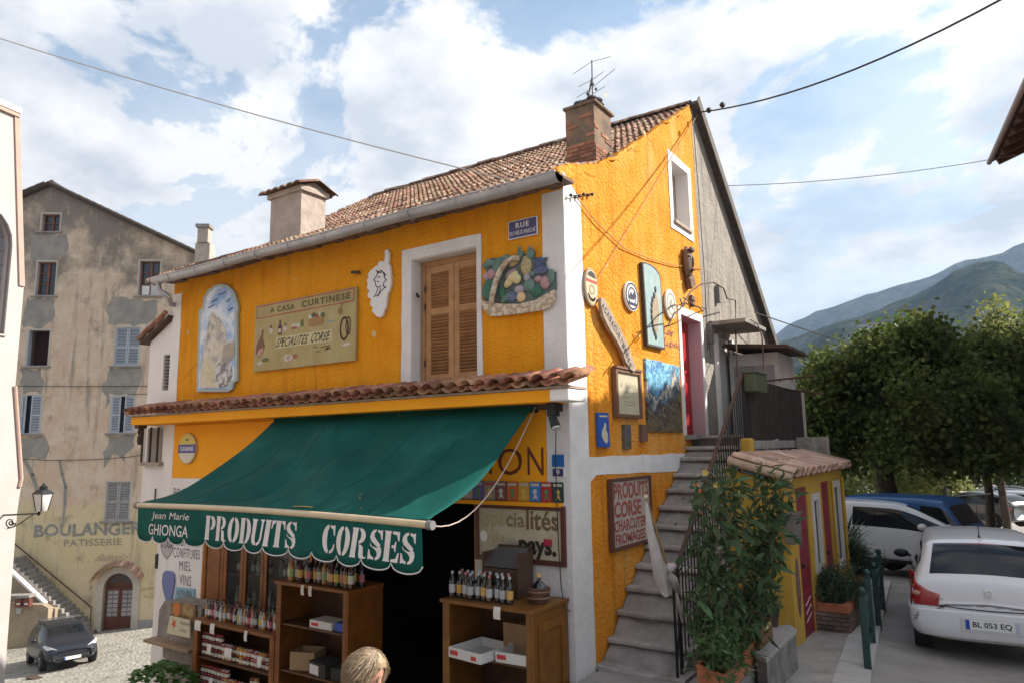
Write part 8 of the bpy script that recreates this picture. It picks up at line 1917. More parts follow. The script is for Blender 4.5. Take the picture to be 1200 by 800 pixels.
 # lettering
def btext(tx,P,m,bold=.0,shear=0):
 mb=MB();put_text(mb,tx,[fb(*p)for p in P],FBK,.012,bold,shear,1.05);build('lettering',mb,m,bk_)
GLT=mat('faded_grey_lettering',(.20,.20,.185),.9,(.30,.29,.25),4);GL2=mat('faint_lettering',(.36,.30,.21),.9);GL3=mat('faded_brown_lettering',(.24,.21,.165),.9,(.34,.30,.22),4)
btext('BOULANGERIE',[(40,629),(182,625),(182,610),(41,614)],GLT,.035,.0)
btext('PATISSERIE',[(75,640),(143,638),(143,630),(75,631.5)],GL3,.015)
btext('Balducci F.',[(115,657),(152,655),(152,648),(115,648)],GL2,.0,.25)
btext('Spécialités',[(164,693),(187,691),(187,686),(164,687)],GL2,.0);btext('du pays',[(169,701),(185,700),(185,696),(169,696)],GL2,.0)
# grey plinth
mb=MB();mb.plate([[fb(160,741),fb(200,741),fb(200,724),fb(160,726)]],FBK,.012,0);build('plinth',mb,mat('grey_plinth',(.34,.34,.33),.9,(.28,.28,.27),3),bk_)
# cables on the facade
for P in([(15,452),(100,452.5),(178,452)],[(22,537),(60,539),(110,538),(150,535),(180,531)],[(150,462),(178,461)]):
 mb=MB();mb.tube([V((D0 .x,D0 .y,0))+ub*fb(*p)[0]+V((0,0,fb(*p)[1]))+nb*.05 for p in P],.014,5);o=build('facade_cable',mb,BLACKP);tag(o,{452:'dark cable strung level across the bakery facade between the third and fourth window rows',537:'slack dark cable across the bakery facade under the fourth window row',462:'short cable from the blue shuttered window to the white annex'}[P[0][1]],'cable')
 # door: arch frame, tile hood, leaves
bd_=thing('x','','')if False else None
ARCH=mat('pale_door_arch',(.50,.46,.40),.9,(.42,.38,.32),3,bump=.4)
ow=dw+.33;po=[(dcx-ow,dzb-.1),(dcx-dw-.0,dzb-.1),(dcx-dw,dzs)]+[(dcx+dw*math.cos(a),dzs+(dzt-dzs)*math.sin(a))for a in[math.pi-math.pi*i/12 for i in range(1,12)]]+[(dcx+dw,dzs),(dcx+dw,dzb-.1),(dcx+ow,dzb-.1),(dcx+ow,dzs)]+[(dcx+ow*math.cos(a),dzs+(dzt-dzs+.30)*math.sin(a))for a in[math.pi*i/12 for i in range(1,12)]]+[(dcx-ow,dzs)]
mb=MB();mb.plate([po],FBK,.06,-.3);build('door_arch',mb,ARCH,bk_)
DWD=mat('bakery_door_wood',(.13,.045,.025),.6,(.09,.03,.018),5)
mb=MB();mb.plate([doorhole,ell(dcx,dzs,dw*.8,(dzt-dzs)*.75,12,.12,math.pi-.12)],FBK,-.34,-.38)if False else mb.plate([[(dcx+dw*math.cos(a),dzs+(dzt-dzs)*math.sin(a))for a in[math.pi*i/12 for i in range(13)]]],FBK,-.26,-.30);fan=build('fanlight',mb,DWD,bk_)
mb=MB()
for i in range(5):a0=.25+i*.54;mb.plate([[(dcx+dw*.3*math.cos(a0),dzs+.08+(dzt-dzs)*.3*math.sin(a0)),(dcx+dw*.85*math.cos(a0-.0),dzs+.06+(dzt-dzs)*.85*math.sin(a0)),(dcx+dw*.85*math.cos(a0+.42),dzs+.06+(dzt-dzs)*.85*math.sin(a0+.42)),(dcx+dw*.3*math.cos(a0+.42),dzs+.08+(dzt-dzs)*.3*math.sin(a0+.42))]],FBK,-.255,-.262)
build('fan_pane',mb,PANE,fan)
WPN=mat('curtained_pane',(.34,.35,.37),.3,(.26,.27,.29),12,rand=.2)
for a,b in((dl0+.01,dcx-.01),(dcx+.01,dr0-.01)):
 zmid=dzb+.75;o=build('door_leaf',bobox(a,b,dzb,dzs-.02,-.30,-.24),DWD,bk_);w_=(b-a-.22)/2;h_=(dzs-.14-zmid)/6
 for i in range(2):
  for j in range(6):build('pane',bobox(a+.10+i*(w_+.03),a+.10+i*(w_+.03)+w_,zmid+j*h_,zmid+j*h_+h_-.04,-.24,-.232),WPN,o)
 build('door_panel',bobox(a+.10,b-.10,dzb+.12,zmid-.12,-.238,-.225),DWD,o,bevel=.01)
hood=thing('door_hood','arched hood of sunlit red tiles over the bakery door','canopy',tuple(V((D0 .x,D0 .y,0))+ub*dcx+V((0,0,dzt+.4))))
hm=canal('hood_tile',.20,.55,True,mat('hood_tile',(.40,.17,.10),.85,(.50,.36,.28),9,rand=.35,stain=(.55,.45,.38),sscale=6,samt=.5),6)
nt2=15;ax_,az_=dw+.48,(dzt-dzs)+.38
for i in range(nt2):
 a=math.pi*(.12+.76*i/(nt2-1));p=V((D0 .x,D0 .y,0))+ub*(dcx+ax_*math.cos(a))+V((0,0,dzs+az_*math.sin(a)))+nb*.50
 U7=ub*-math.sin(a)*1+V((0,0,1))*math.cos(a);U7 .normalize();back_=(-nb+V((0,0,.35))).normalized();nz=U7 .cross(back_)*-1
 if nz.dot(ub*math.cos(a)+V((0,0,1))*math.sin(a))<0:nz=-nz
 xx=back_.cross(nz).normalized();nz=xx.cross(back_).normalized()
 inst('hood_tile',hm,p,hood,M=Matrix((xx,back_,nz)).transposed())
 # steps + low wall + mailboxes at left
FBO=lambda off:(V((D0 .x,D0 .y,0))+nb*off,ub,V((0,0,1)),nb)
fs_=thing('outside_staircase','grey outside staircase with white coping climbing left along the bakery wall','stairs',tuple(V((D0 .x,D0 .y,0))+ub*fb(60,730)[0]+V((0,0,D0 .z))))
s0=fb(92,738,1.2);s1=fb(8,655,1.2);nS=17
for i in range(nS):
 x=s0[0]+(s1[0]-s0[0])*i/nS;x2=s0[0]+(s1[0]-s0[0])*(i+1)/nS;z=s0[1]+(s1[1]-s0[1])*(i+1)/nS
 mb=MB();mb.obox(V((D0 .x,D0 .y,0)),ub,V((0,0,1)),nb,(x2-.02,x),(D0 .z-1.5,z),(.03+.001*i,1.19));build('step',mb,CONC,fs_)
cp=[fb(15,672,1.3),fb(54,708,1.3),fb(60,716,1.3),fb(61,728,1.3)]
mb=MB();mb.plate([[(cp[0][0]-1,D0 .z-1),(cp[1][0]+.5,D0 .z-1),(cp[1][0]+.5,cp[1][1]-.15),(cp[1][0]-.05,cp[1][1]-.05),(cp[0][0],cp[0][1]),(cp[0][0]-1,cp[0][1]+.9)]],FBO(1.2),.25,.001);build('side_wall',mb,mat('ochre_side_wall',(.38,.30,.19),.9,(.28,.23,.17),2,bump=.6,bscale=8,stain=(.18,.16,.14),sscale=1.2,samt=.7),fs_)
mb=MB();u_=V((cp[1][0]-cp[0][0],cp[1][1]-cp[0][1]));u_.normalize()
mb.plate([[(cp[0][0]-1,cp[0][1]+.95),(cp[1][0],cp[1][1]),(cp[1][0],cp[1][1]+.13),(cp[0][0]-1,cp[0][1]+1.08)]],FBO(1.2),.30,-.02);mb.plate([rect(cp[1][0]+.002,cp[1][0]+.40,cp[1][1]-.30,cp[1][1]-.16)],FBO(1.2),.30,-.02);build('white_coping',mb,WHITES,fs_)
h0,h1=fb(14,634,.15),fb(107,711,.15);mb=MB();mb.tube([V((D0 .x,D0 .y,0))+nb*.15+ub*p[0]+V((0,0,p[1]))for p in(h0,h1,(h1[0],h1[1]-.9))],.03,6);build('wall_handrail',mb,RUST,fs_)
lw=thing('ochre_garden_wall','low stained ochre wall with a ledge in front of the outside staircase','wall',tuple(V((D0 .x,D0 .y,0))+nb*2.2+ub*fb(30,740)[0]))
lwo=2.4;lp=[fb(5,780,lwo),fb(53,768,lwo)];zt9=fb(40,708,lwo)[1]
mb=MB();mb.plate([[(lp[0][0]-2,-7),(fb(56,750,lwo)[0],-7),(fb(56,718,lwo)[0],fb(54,712,lwo)[1]),(fb(50,700,lwo)[0],zt9),(lp[0][0]-2,zt9+.1)]],FBO(lwo),0,-.35);build('wall_body',mb,mat('ochre_side_wall',(1,1,1)),lw)
mb=MB();mb.obox(V((D0 .x,D0 .y,0))+nb*lwo,ub,V((0,0,1)),nb,(lp[0][0]-2,fb(38,700,lwo)[0]),(fb(30,699,lwo)[1],fb(30,696,lwo)[1]),(-.3,.25));build('ledge',mb,CONC,lw)
for i,(a,b)in enumerate(((16,24.5),(25.5,34))):
 x0,z0=fb(a,711,lwo+.3);x1,z1=fb(b,702,lwo+.3);mb=MB();mb.obox(V((D0 .x,D0 .y,0))+nb*lwo,ub,V((0,0,1)),nb,(x0,x1),(z0,z1),(.01,.25));o=build('letter_box',mb,mat('brown_letter_box',(.16,.05,.035),.5),bevel=.01);tag(o,('left' if i==0 else 'right')+' one of two brown letter boxes under the ledge of the ochre wall','letter box')
 mb=MB();mb.obox(V((D0 .x,D0 .y,0))+nb*lwo,ub,V((0,0,1)),nb,(x0+.08,x1-.06),(z0+.10,z0+.16),(.251,.256));build('name_strip',mb,WHITEPAINT,o)
x0,z0=fb(18,719,lwo+.1);x1,z1=fb(24,712,lwo+.1);mb=MB();mb.obox(V((D0 .x,D0 .y,0))+nb*lwo,ub,V((0,0,1)),nb,(x0,x1),(z0,z1),(.01,.06));o=build('meter_plate',mb,mat('pale_grey_plate',(.4,.4,.4),.6));tag(o,'small grey plate fixed below the brown letter boxes','plate')
# raised pavement in front of the bakery door
mb=MB();a_,b_=fb(96,750,.1)[0],fb(240,750,.1)[0];mb.obox(V((D0 .x,D0 .y,0)),ub,V((0,0,1)),nb,(a_,b_),(D0 .z-.8,D0 .z-.012),(.001,2.3));o=struct(build('bakery_pavement',mb,mat('pale_pavement',(.42,.38,.33),.9,(.34,.31,.27),2,bump=.3,bscale=10)))
for i in range(9):
 mb=MB();L=(b_-a_)/9;mb.obox(V((D0 .x,D0 .y,0)),ub,V((0,0,1)),nb,(a_+i*L,a_+(i+1)*L-.02),(D0 .z-.8,D0 .z-.005),(2.302,2.5));build('kerb_stone',mb,KERB,o)
q=FZ(43,788,-4.45);mb=MB();mb.box(q.x-.45,q.x+.45,q.y-.15,q.y+.15,G(q.x,q.y)+.0,G(q.x,q.y)+.035);o=build('drain_grate',mb,RUST);tag(o,'narrow dark drain grate in the cobbles in front of the dark hatchback','drain')
# chimney behind the orange house's left eave
cc=FD(239,300,36);ch_=thing('grey_chimney','slim grey chimney with a flat cap behind the left end of the gutter','chimney',tuple(cc));s_=30/825
def chbox(pa,pb,d,e,nm):
 p0,p1=FD(pa[0],pa[1],d),FD(pb[0],pb[1],d);mb=MB();c=(p0+p1)/2;w_=abs((p1-p0).dot(ub))/2;h_=abs(p1 .z-p0 .z)/2
 mb.obox(V((c.x,c.y,c.z)),ub,V((0,0,1)),nb,(-w_,w_),(-h_,h_),(-w_,w_));build(nm,mb,CH1 if e else CONC,ch_,bevel=.02)
chbox((231,286),(248,330),36,1,'base');chbox((233.5,268.5),(246,285.8),36,1,'shaft');chbox((232,264.5),(248,268.3),36,0,'cap')
# WHITE BUILDING AT THE LEFT EDGE
Pc=FD(20,540,17);hdw=hd(905);n5_=V((hdw.y,-hdw.x,0));uw=V((hdw.x,hdw.y,0))
FW=(V((Pc.x,Pc.y,0)),-uw,V((0,0,1)),n5_)
def fw(px,py):p=FP(px,py,V((Pc.x,Pc.y,0)),n5_)-V((Pc.x,Pc.y,0));return(p.dot(-uw),p.z)
ztop=fw(18,133)[1]
wb=thing('white_building','bright sunlit white building at the left edge with an arched grey window','building',(Pc.x,Pc.y,-3))
WBM=mat('bright_white_render',(.50,.46,.435),.85,(.46,.42,.40),1.2,bump=.1,bscale=8,spec=.1)
aw_=[fw(0,252),fw(9,290),fw(10,385)]
ax0_=aw_[2][0]+.12;
zA,zB=fw(5,392)[1],fw(2,262)[1];arch=[(ax0_,zA),(ax0_+1.5,zA),(ax0_+1.5,zB-.5)]+[(ax0_+.75+.75*math.cos(a),zB-.5+.85*math.sin(a))for a in[math.pi*i/10 for i in range(1,10)]]+[(ax0_,zB-.5)]
sil=[fw(23,133),fw(28,336),fw(18,452),fw(26,560),fw(20,600),fw(5,800)];mb=MB();mb.plate([[(sil[5][0],sil[5][1]),(sil[5][0],-7),(14,-7),(14,ztop),(sil[0][0],ztop)]+sil[1:5],arch],FW,0,-.4);build('street_wall',mb,WBM,wb)
mb=MB();mb.plate([[(.8,-6),(14,-6),(14,ztop),(.8,ztop)]],FW,-1.4,-8);build('building_body',mb,WBM,wb)
mb=MB();mb.plate([[(.8,-6),(1.2,-6),(1.2,ztop),(.8,ztop)]],FW,-.401,-1.399);build('end_wall',mb,WBM,wb)
mb=MB();mb.plate([rect(sil[0][0]+.0,14,ztop,ztop+.16)],FW,.10,-8);build('cornice',mb,mat('white_cornice',(.78,.74,.71),.8),wb,bevel=.03)
PKT=mat('pink_trim',(.50,.34,.28),.8,(.44,.3,.25),3)
mb=MB();mb.plate([rect(sil[0][0]+.02,14,ztop-.09,ztop-.002)],FW,.07,-7.9);build('cornice_moulding',mb,PKT,wb)
mb=MB();mb.plate([[sil[1],(sil[1][0]+.13,sil[1][1]),(sil[0][0]+.13,ztop-.092),(sil[0][0],ztop-.092)]],FW,.04,-.3);build('corner_pilaster',mb,PKT,wb)
mb=MB();z_a,z_b=fw(20,450)[1],fw(26,560)[1];Pw=lambda x,z,o_:V((Pc.x,Pc.y,0))-uw*x+V((0,0,z))+n5_*o_
mb.tube([Pw(sil[2][0]+.02,sil[2][1],.02),Pw(sil[3][0]+.03,sil[3][1],.02),Pw(sil[3][0]+.06,sil[3][1]-.2,.02)],.045,8);build('downpipe',mb,PKT,wb,smooth=True)
GWF=mat('grey_window_bars',(.34,.32,.33),.7)
o=MB();L2=[(p[0]+(p[0]-ax0_-.75)*.08,p[1]+(p[1]-zA-1)*.04)for p in arch];o.plate([L2,arch],FW,.05,-.1);aw2=build('arched_window',o,mat('grey_window_trim',(.45,.41,.40),.8),wb)
mb=MB();mb.plate([arch],FW,-.25,-.3);build('pane',mb,mat('grey_blue_pane',(.30,.30,.32),.2,spec=.6),aw2)
mb=MB()
for i in range(1,5):x=ax0_+i*.3;mb.obox(V((Pc.x,Pc.y,0)),-uw,V((0,0,1)),n5_,(x-.02,x+.02),(zA,zB-.5+.85*math.sqrt(max(0,1-((x-ax0_-.75)/.75)**2))),(-.249,-.21))
k=0
while zA+k*.35<zB:mb.obox(V((Pc.x,Pc.y,0)),-uw,V((0,0,1)),n5_,(ax0_+.01,ax0_+1.49),(zA+k*.35-.02,zA+k*.35+.02),(-.248,-.215));k+=1
build('window_bars',mb,GWF,aw2)
# wall lantern on a scrolled bracket
lt=thing('wall_lantern','old black street lantern on a scrolled iron bracket on the white building','lantern',tuple(Pw(.6,fw(8,603)[1],0)))
a0=FD(5,603,16.6);a1=FD(47,601,15.9);q9=RAY(600,400)
mb=MB();mb.tube([a0-(a1-a0)*.1,a1],.022,6);build('bracket_bar',mb,IRON,lt)
mb=MB()
for cx,cy,r_,turns in((12,612,6.5,1.5),(13,612,3.5,1)):
 mb.tube([FD(cx+r_*(1-i/30)*math.cos(turns*2*math.pi*i/24),cy+r_*(1-i/30)*math.sin(turns*2*math.pi*i/24),16.5)for i in range(25)],.014,5)
mb.tube([FD(8,619,16.5),FD(20,615,16.4),FD(33,606,16.15),FD(38,603,16.0)],.014,5);build('scroll',mb,IRON,lt)
lc=FD(50,583,15.85);m1=15.85/825
mb=MB();mb.tube([FD(45,603,15.85),FD(46,598,15.85)],.03,8);build('lantern_stem',mb,IRON,lt)
def sqring(z,r):return[(lc.x+r*math.cos(math.pi/4+k*math.pi/2+.3),lc.y+r*math.sin(math.pi/4+k*math.pi/2+.3),lc.z+z)for k in range(4)]
lo_,hi_=sqring(-15*m1,5.2*m1*1.1),sqring(5*m1,9*m1*1.1)
mb=MB();mb.add(lo_+hi_,[(0,1,5,4),(1,2,6,5),(2,3,7,6),(3,0,4,7),(3,2,1,0)]);build('lantern_glass',mb,mat('milky_glass',(.62,.58,.55),.4),lt)
for k in range(4):mb=MB();mb.tube([lo_[k],hi_[k]],.012,5);build('glazing_bar',mb,IRON,lt)
mb=MB();mb.add(sqring(5*m1,10.5*m1*1.1)+sqring(9.5*m1,6*m1),[(0,1,5,4),(1,2,6,5),(2,3,7,6),(3,0,4,7),(3,2,1,0),(4,5,6,7)]);mb.lathe([(4.5*m1,9.6*m1),(4.5*m1,13*m1),(2*m1,15*m1),(.5*m1,17.5*m1)],tuple(lc),8);build('lantern_hood',mb,IRON,lt)
# BUILDING AT THE RIGHT WHOSE EAVE SHOWS
Ec=FD(1163,190,13.5);hr_=hd(1013);ur=V((hr_.x,hr_.y,0));nr=V((-hr_.y,hr_.x,0))
rb_=thing('stone_building','stone building on the right whose dark rafters and eave end jut into the sky','building',(Ec.x+1,Ec.y-5,.5))
STW=mat('pinkish_stone_wall',(.36,.28,.24),.9,(.27,.21,.18),2,bump=.8,bscale=8)
OR_=V((Ec.x,Ec.y,0));wallo=.55
mb=MB();mb.obox(OR_,-ur,V((0,0,1)),-nr,(.35,4.1),(-.5,Ec.z+.25),(wallo,6));build('walls',mb,STW,rb_)
slo=.38;U8=(-nr+V((0,0,slo))).normalized();N8=ur.cross(U8)*-1
if N8 .z<0:N8=-N8
mb=MB();mb.obox(V((Ec.x,Ec.y,Ec.z)),-ur,U8,N8,(0,4.2),(0,6.5),(.0,.06));rf=build('roof',mb,WOODD,rb_)
TG=mat('zinc_pink_gutter',(.40,.33,.32),.5,metal=.2)
mb=MB();mb.tube([V((Ec.x,Ec.y,Ec.z))+nr*.05+ur*.02,V((Ec.x,Ec.y,Ec.z))+nr*.05-ur*4.2],.045,10);build('gutter',mb,TG,rb_,smooth=True)
for i in range(9):
 mb=MB();mb.obox(V((Ec.x,Ec.y,Ec.z)),-ur,U8,N8,(.08+i*.5,.17+i*.5),(.04,.75),(-.13,-.003));build('rafter',mb,WOODD,rf)
lath=mat('pale_lath',(.30,.23,.15),.9,(.16,.12,.08),8);
for i in range(7):mb=MB();mb.obox(V((Ec.x,Ec.y,Ec.z)),-ur,U8,N8,(.02,4.15),(.07+i*.1,.15+i*.1),(-.02,-.001));build('board',mb,lath,rf)
r3=random.Random(3)
for i in range(11):
 mb=MB();p=V((Ec.x,Ec.y,Ec.z))-ur*(.1+i*.4)+N8*.12-U8*.06;p=p+U8*.16;mb.tube([p,p+U8*.6],[.07,.06],7);build('eave_tile',mb,TILE2,rf,smooth=True)
Ee=FD(1228,300,13.8);Ef=FD(1228,300,24);ue=(Ef-Ee);ue.z=0;Le=ue.length;ue.normalize();ne=V((-ue.y,ue.x,0))  # unseen house, added to keep the sun off balcony and parked cars
nh_=thing('added_neighbour_house','plain unseen house beyond the right edge, added to shade the balcony and parked cars','house',(Ee.x+2,Ee.y+3,0))
mb=MB();mb.obox(V((Ee.x,Ee.y,0)),ue,V((0,0,1)),-ne,(0,Le),(-2,8.6),(0,5));build('walls',mb,STW,nh_)
mb=MB();mb.obox(V((Ee.x,Ee.y,0)),ue,V((0,0,1)),-ne,(-.2,Le+.2),(8.602,8.9),(-.15,5.2));build('roof',mb,TILE2,nh_)
# TREES
BK=mat('plane_bark',(.10,.085,.065),.9,(.055,.045,.035),5,bump=.8,bscale=12)
def tree(label,base,trunk_h,trunk_r,clumps,n,L,W,lm,seed,name='plane_tree',lean=(0,0),spread=.42):
 t=thing(name,label,'tree',tuple(base));R_=random.Random(seed)
 top_=V(base)+V((lean[0],lean[1],trunk_h));mb=MB();pts=[V(base).lerp(top_,i/6)+V((R_.uniform(-.04,.04),R_.uniform(-.04,.04),0))for i in range(7)]
 mb.tube([pts[0]-V((0,0,.3))]+pts,[trunk_r*1.5]+[trunk_r*(1.25-.45*i/6)for i in range(7)],12);tr=build('trunk',mb,BK,t,smooth=True)
 big=R_.sample(clumps,min(len(clumps),26))
 for c in big:
  c=V(c);m1_=top_.lerp(c,.35)+V((0,0,.25));m2_=top_.lerp(c,.7)+V((R_.uniform(-.2,.2),R_.uniform(-.2,.2),.15));mb=MB();mb.tube([pts[-1]-V((0,0,.1)),m1_,m2_,c],[trunk_r*.42,trunk_r*.26,trunk_r*.14,.012],6);build('limb',mb,BK,t,smooth=True)
 leaf_cloud('crown',clumps,n,L,W,lm,t,seed,spread,.25);return t
def ellipsoid_clumps(c,r,n,seed,lowcut=-.6,hollow=.25):
 R_=random.Random(seed);out=[]
 while len(out)<n:
  p=V((R_.uniform(-1,1),R_.uniform(-1,1),R_.uniform(-1,1)))
  if p.length>1 or p.length<hollow or p.z<lowcut:continue
  k=1+.26*math.sin(p.x*7+seed)*math.cos(p.y*6+seed*2)+.1*math.sin(p.z*9)
  out.append(V((c[0]+p.x*r[0]*k,c[1]+p.y*r[1]*k,c[2]+p.z*r[2]*k)))
 return out
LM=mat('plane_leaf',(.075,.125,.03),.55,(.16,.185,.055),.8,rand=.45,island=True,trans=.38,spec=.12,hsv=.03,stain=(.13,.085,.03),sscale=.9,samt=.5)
LMS=mat('sun_painted_leaf',(.15,.19,.045),.55,(.26,.26,.09),1.5,rand=.35,island=True,trans=.45,spec=.3,hsv=.02)  # leaf green brightened, so part of the sunlight is in the colour
d_=19.0;tb=FD(1043,600,d_);tb.z=G(tb.x,tb.y)
cen_=FD(1050,484,d_)
cl_=ellipsoid_clumps((cen_.x,cen_.y+.3,cen_.z),(2.45,2.4,1.4),80,4,-.62,.1)+[FD(px,py,d_+random.Random(px).uniform(-1,1))for px,py in((955,452),(950,475),(945,500),(952,522),(965,440),(985,428),(1010,415),(1035,408),(1052,402),(1068,394),(1080,386),(1088,390),(1076,398),(1100,404),(1115,418),(1125,435),(1022,404),(968,432),(1000,535),(975,530),(1090,535),(1120,535))]
tree('dense dark leafy plane tree in the middle behind the blue car',tb,2.5,.26,cl_,52000,.15,.115,LM,11,spread=.27)
d2=23.0;tb=FD(1160,590,d2);tb.z=G(tb.x,tb.y);cen_=FD(1190,490,d2)
cl_=ellipsoid_clumps((cen_.x+.5,cen_.y,cen_.z+.1),(3.3,2.8,1.75),95,8,-.62,.1)+[FD(px,py,d2+random.Random(px).uniform(-1,1))for px,py in((1136,425),(1145,412),(1150,405),(1166,420),(1185,408),(1200,400),(1115,445),(1120,535),(1150,540),(1180,540))]
tree('dark plane tree at the right edge with its slim trunk above the far parked cars',tb,2.9,.13,cl_,52000,.16,.125,LM,12,spread=.29)
# tall sparse sunlit shoot tree at right
tb=FD(1178,600,27);tb.z=G(tb.x,tb.y);cl_=[FD(px,py,27+random.Random(px*3).uniform(-.8,.8))for px,py in((1165,362),(1170,375),(1160,385),(1150,393),(1175,392),(1188,390),(1192,378),(1158,405),(1180,405),(1196,400),(1145,400),(1169,400))]
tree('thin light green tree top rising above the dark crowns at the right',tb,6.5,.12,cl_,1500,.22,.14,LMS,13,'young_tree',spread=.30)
# sunlit hedge and shrubs seen below the crowns
for i,(px,py,d3,w3,h3,lab)in enumerate(((1000,568,30,3.2,1.2,'sunlit yellow green hedge shrub left of the plane tree trunk'),(1070,565,33,2.0,1.3,'sunlit shrub between the two plane tree trunks'),(1105,572,36,1.3,1.4,'sunlit shrub above the blue car bonnet'),(950,590,28,2.5,1.5,'sunlit shrub beside the end of the yellow shed'))):
 c=FD(px,py,d3);t=thing('sunlit_shrub',lab,'shrub',(c.x,c.y,G(c.x,c.y)));cl_=ellipsoid_clumps((c.x,c.y,c.z),(w3,1.2,h3),60,20+i,-1,0)
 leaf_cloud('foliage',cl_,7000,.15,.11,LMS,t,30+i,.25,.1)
 mb=MB();mb.tube([(c.x,c.y,G(c.x,c.y)-.2),(c.x+.1,c.y,c.z)],[.1,.04],7);build('stem',mb,BK,t)
 # second slim trunk left of right tree (between), far wall, shelter
q=FD(1108,590,29);gg=G(q.x,q.y);mb=MB();mb.tube([(q.x,q.y,gg-.2),(q.x,q.y,gg+2.0),(q.x-.2,q.y,gg+4.2)],[.20,.16,.1],10)
t=thing('background_tree','tree with a thick trunk further back between the two dark plane trees','tree',(q.x,q.y,gg));build('trunk',mb,BK,t,smooth=True);leaf_cloud('crown',ellipsoid_clumps((q.x-.2,q.y+.5,gg+5),(2.6,2,1.6),80,41),14000,.2,.15,LM,t,44,.4)
t=None
q=FD(1133,596,33);gg=G(q.x,q.y);sh2=thing('stone_shelter','small pale stone kiosk with a dark opening between the trees','kiosk',(q.x,q.y,gg));U9=V((H2 .x,H2 .y,0));N9=V((H2 .y,-H2 .x,0))
F9=(V((q.x,q.y,0)),U9,V((0,0,1)),N9)
zt_=FD(1133,580,33).z;mb=MB();mb.plate([rect(-.75,.75,gg-.3,zt_),rect(-.45,.35,gg+.2,zt_-.3)],F9,0,-.25);build('front_wall',mb,mat('pale_kiosk_stone',(.45,.40,.34),.9,(.36,.32,.27),3),sh2)
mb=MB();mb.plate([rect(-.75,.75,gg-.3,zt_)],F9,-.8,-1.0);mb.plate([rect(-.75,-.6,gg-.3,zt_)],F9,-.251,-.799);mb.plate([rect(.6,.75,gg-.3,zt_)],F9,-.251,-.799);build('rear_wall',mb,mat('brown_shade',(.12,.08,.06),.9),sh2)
mb=MB();mb.plate([rect(-.85,.85,zt_,zt_+.12)],F9,.1,-1.1);build('kiosk_roof',mb,mat('pale_kiosk_stone',(1,1,1)),sh2)
# pale stone wall and sunlit ground beyond
wl=thing('stone_field_wall','long pale rubble wall at the far end of the square behind the parked cars','wall',tuple(FD(1160,590,60)))
q=FD(1160,590,62);gg=G(q.x,q.y);SW=mat('rubble_stone',(.42,.38,.32),.95,(.25,.22,.19),1.6,bump=1,bscale=2.5,bdist=.2,stain=(.2,.18,.15),sscale=1,samt=.7)
F10=(V((q.x,q.y,0)),U9,V((0,0,1)),N9);top_=[(-30+i*1.2,gg+2.2+.35*math.sin(i*1.3)+.2*math.sin(i*3.1))for i in range(50)]
mb=MB();mb.plate([[(-30,gg-2),(28.8,gg-2)]+list(reversed(top_))],F10,0,-.8);build('rubble',mb,SW,wl)
# far belt of trees behind everything
lst=[]
for i in range(34):
 r_=random.Random(i);a=math.radians(-12+i*2.2);R0=85+r_.uniform(-10,18);lst.append(V((CP.x+math.sin(a)*R0,CP.y+math.cos(a)*R0,-4+r_.uniform(0,3.5))))
o=leaf_cloud('far_woodland',[p+V((random.Random(k).uniform(-3,3),random.Random(k+99).uniform(-3,3),random.Random(k+7).uniform(-2,2)))for p in lst for k in range(6)],30000,.8,.6,mat('far_leaf',(.07,.10,.03),.7,(.12,.14,.05),.2,rand=.3,island=True,trans=.3),None,55,1.2,.1);tag(o,'belt of woodland beyond the square','woodland');o['kind']='stuff';del o['category']
# THE WOMAN AT THE BOTTOM EDGE
hc=FD(420,800,4.25);gz_=hc.z-1.44;hx_,hy_=hc.x,hc.y
pe=thing('person','woman with short ash blonde hair, head bowed to the right at the bottom edge','person',(hx_,hy_,gz_))
SKIN=mat('skin',(.50,.27,.19),.55,(.45,.23,.16),20,spec=.35)
def skin_body(name,joints,edges,m,parent,sub=2,root=0):
 me=bpy.data.meshes.new(name);off=WLOC[parent];me.from_pydata([tuple(V(j[0])-off)for j in joints],edges,[]);me.materials.append(m)
 o=bpy.data.objects.new(name,me);COL.objects.link(o);o.parent=parent;WLOC[o]=off
 md=o.modifiers.new('skin','SKIN');md.use_smooth_shade=True
 sv=me.skin_vertices[0].data if len(me.skin_vertices)else None
 if sv is None:
  bm=bmesh.new();bm.from_mesh(me);lay=bm.verts.layers.skin.verify();bm.to_mesh(me);bm.free();sv=me.skin_vertices[0].data
 for i,j in enumerate(joints):
  r=j[1];sv[i].radius=(r,r)if not isinstance(r,tuple)else r;sv[i].use_root=(i==root)
 s=o.modifiers.new('sub','SUBSURF');s.levels=sub;s.render_levels=sub
 return o
f_=V((.85,.40,0)).normalized();r_v=V((-f_.y,f_.x,0))*-1
def W(a,b,c):return V((hx_,hy_,gz_))+f_*a+r_v*b+V((0,0,c))
J=[(W(-.04,0,.86),(.15,.12)),(W(-.03,0,1.02),(.13,.10)),(W(-.01,0,1.20),(.15,.11)),(W(-.01,0,1.29),(.10,.085)),(W(.0,0,1.36),.050),(W(.03,0,1.42),.052),(W(-.01,.17,1.27),.055),(W(.03,.23,1.03),.042),(W(.20,.20,.90),.034),(W(.26,.19,.87),.028),(W(-.01,-.17,1.27),.055),(W(.05,-.22,1.03),.042),(W(.24,-.16,.94),.034),(W(.30,-.15,.93),.028),(W(-.03,.09,.80),.09),(W(.0,.10,.45),.062),(W(-.02,.10,.08),.042),(W(.12,.11,.04),.036),(W(-.03,-.09,.80),.09),(W(.03,-.10,.45),.062),(W(.0,-.10,.08),.042),(W(.14,-.11,.04),.036)]
E_=[(0,1),(1,2),(2,3),(3,4),(4,5),(2,6),(6,7),(7,8),(8,9),(2,10),(10,11),(11,12),(12,13),(0,14),(14,15),(15,16),(16,17),(0,18),(18,19),(19,20),(20,21)]
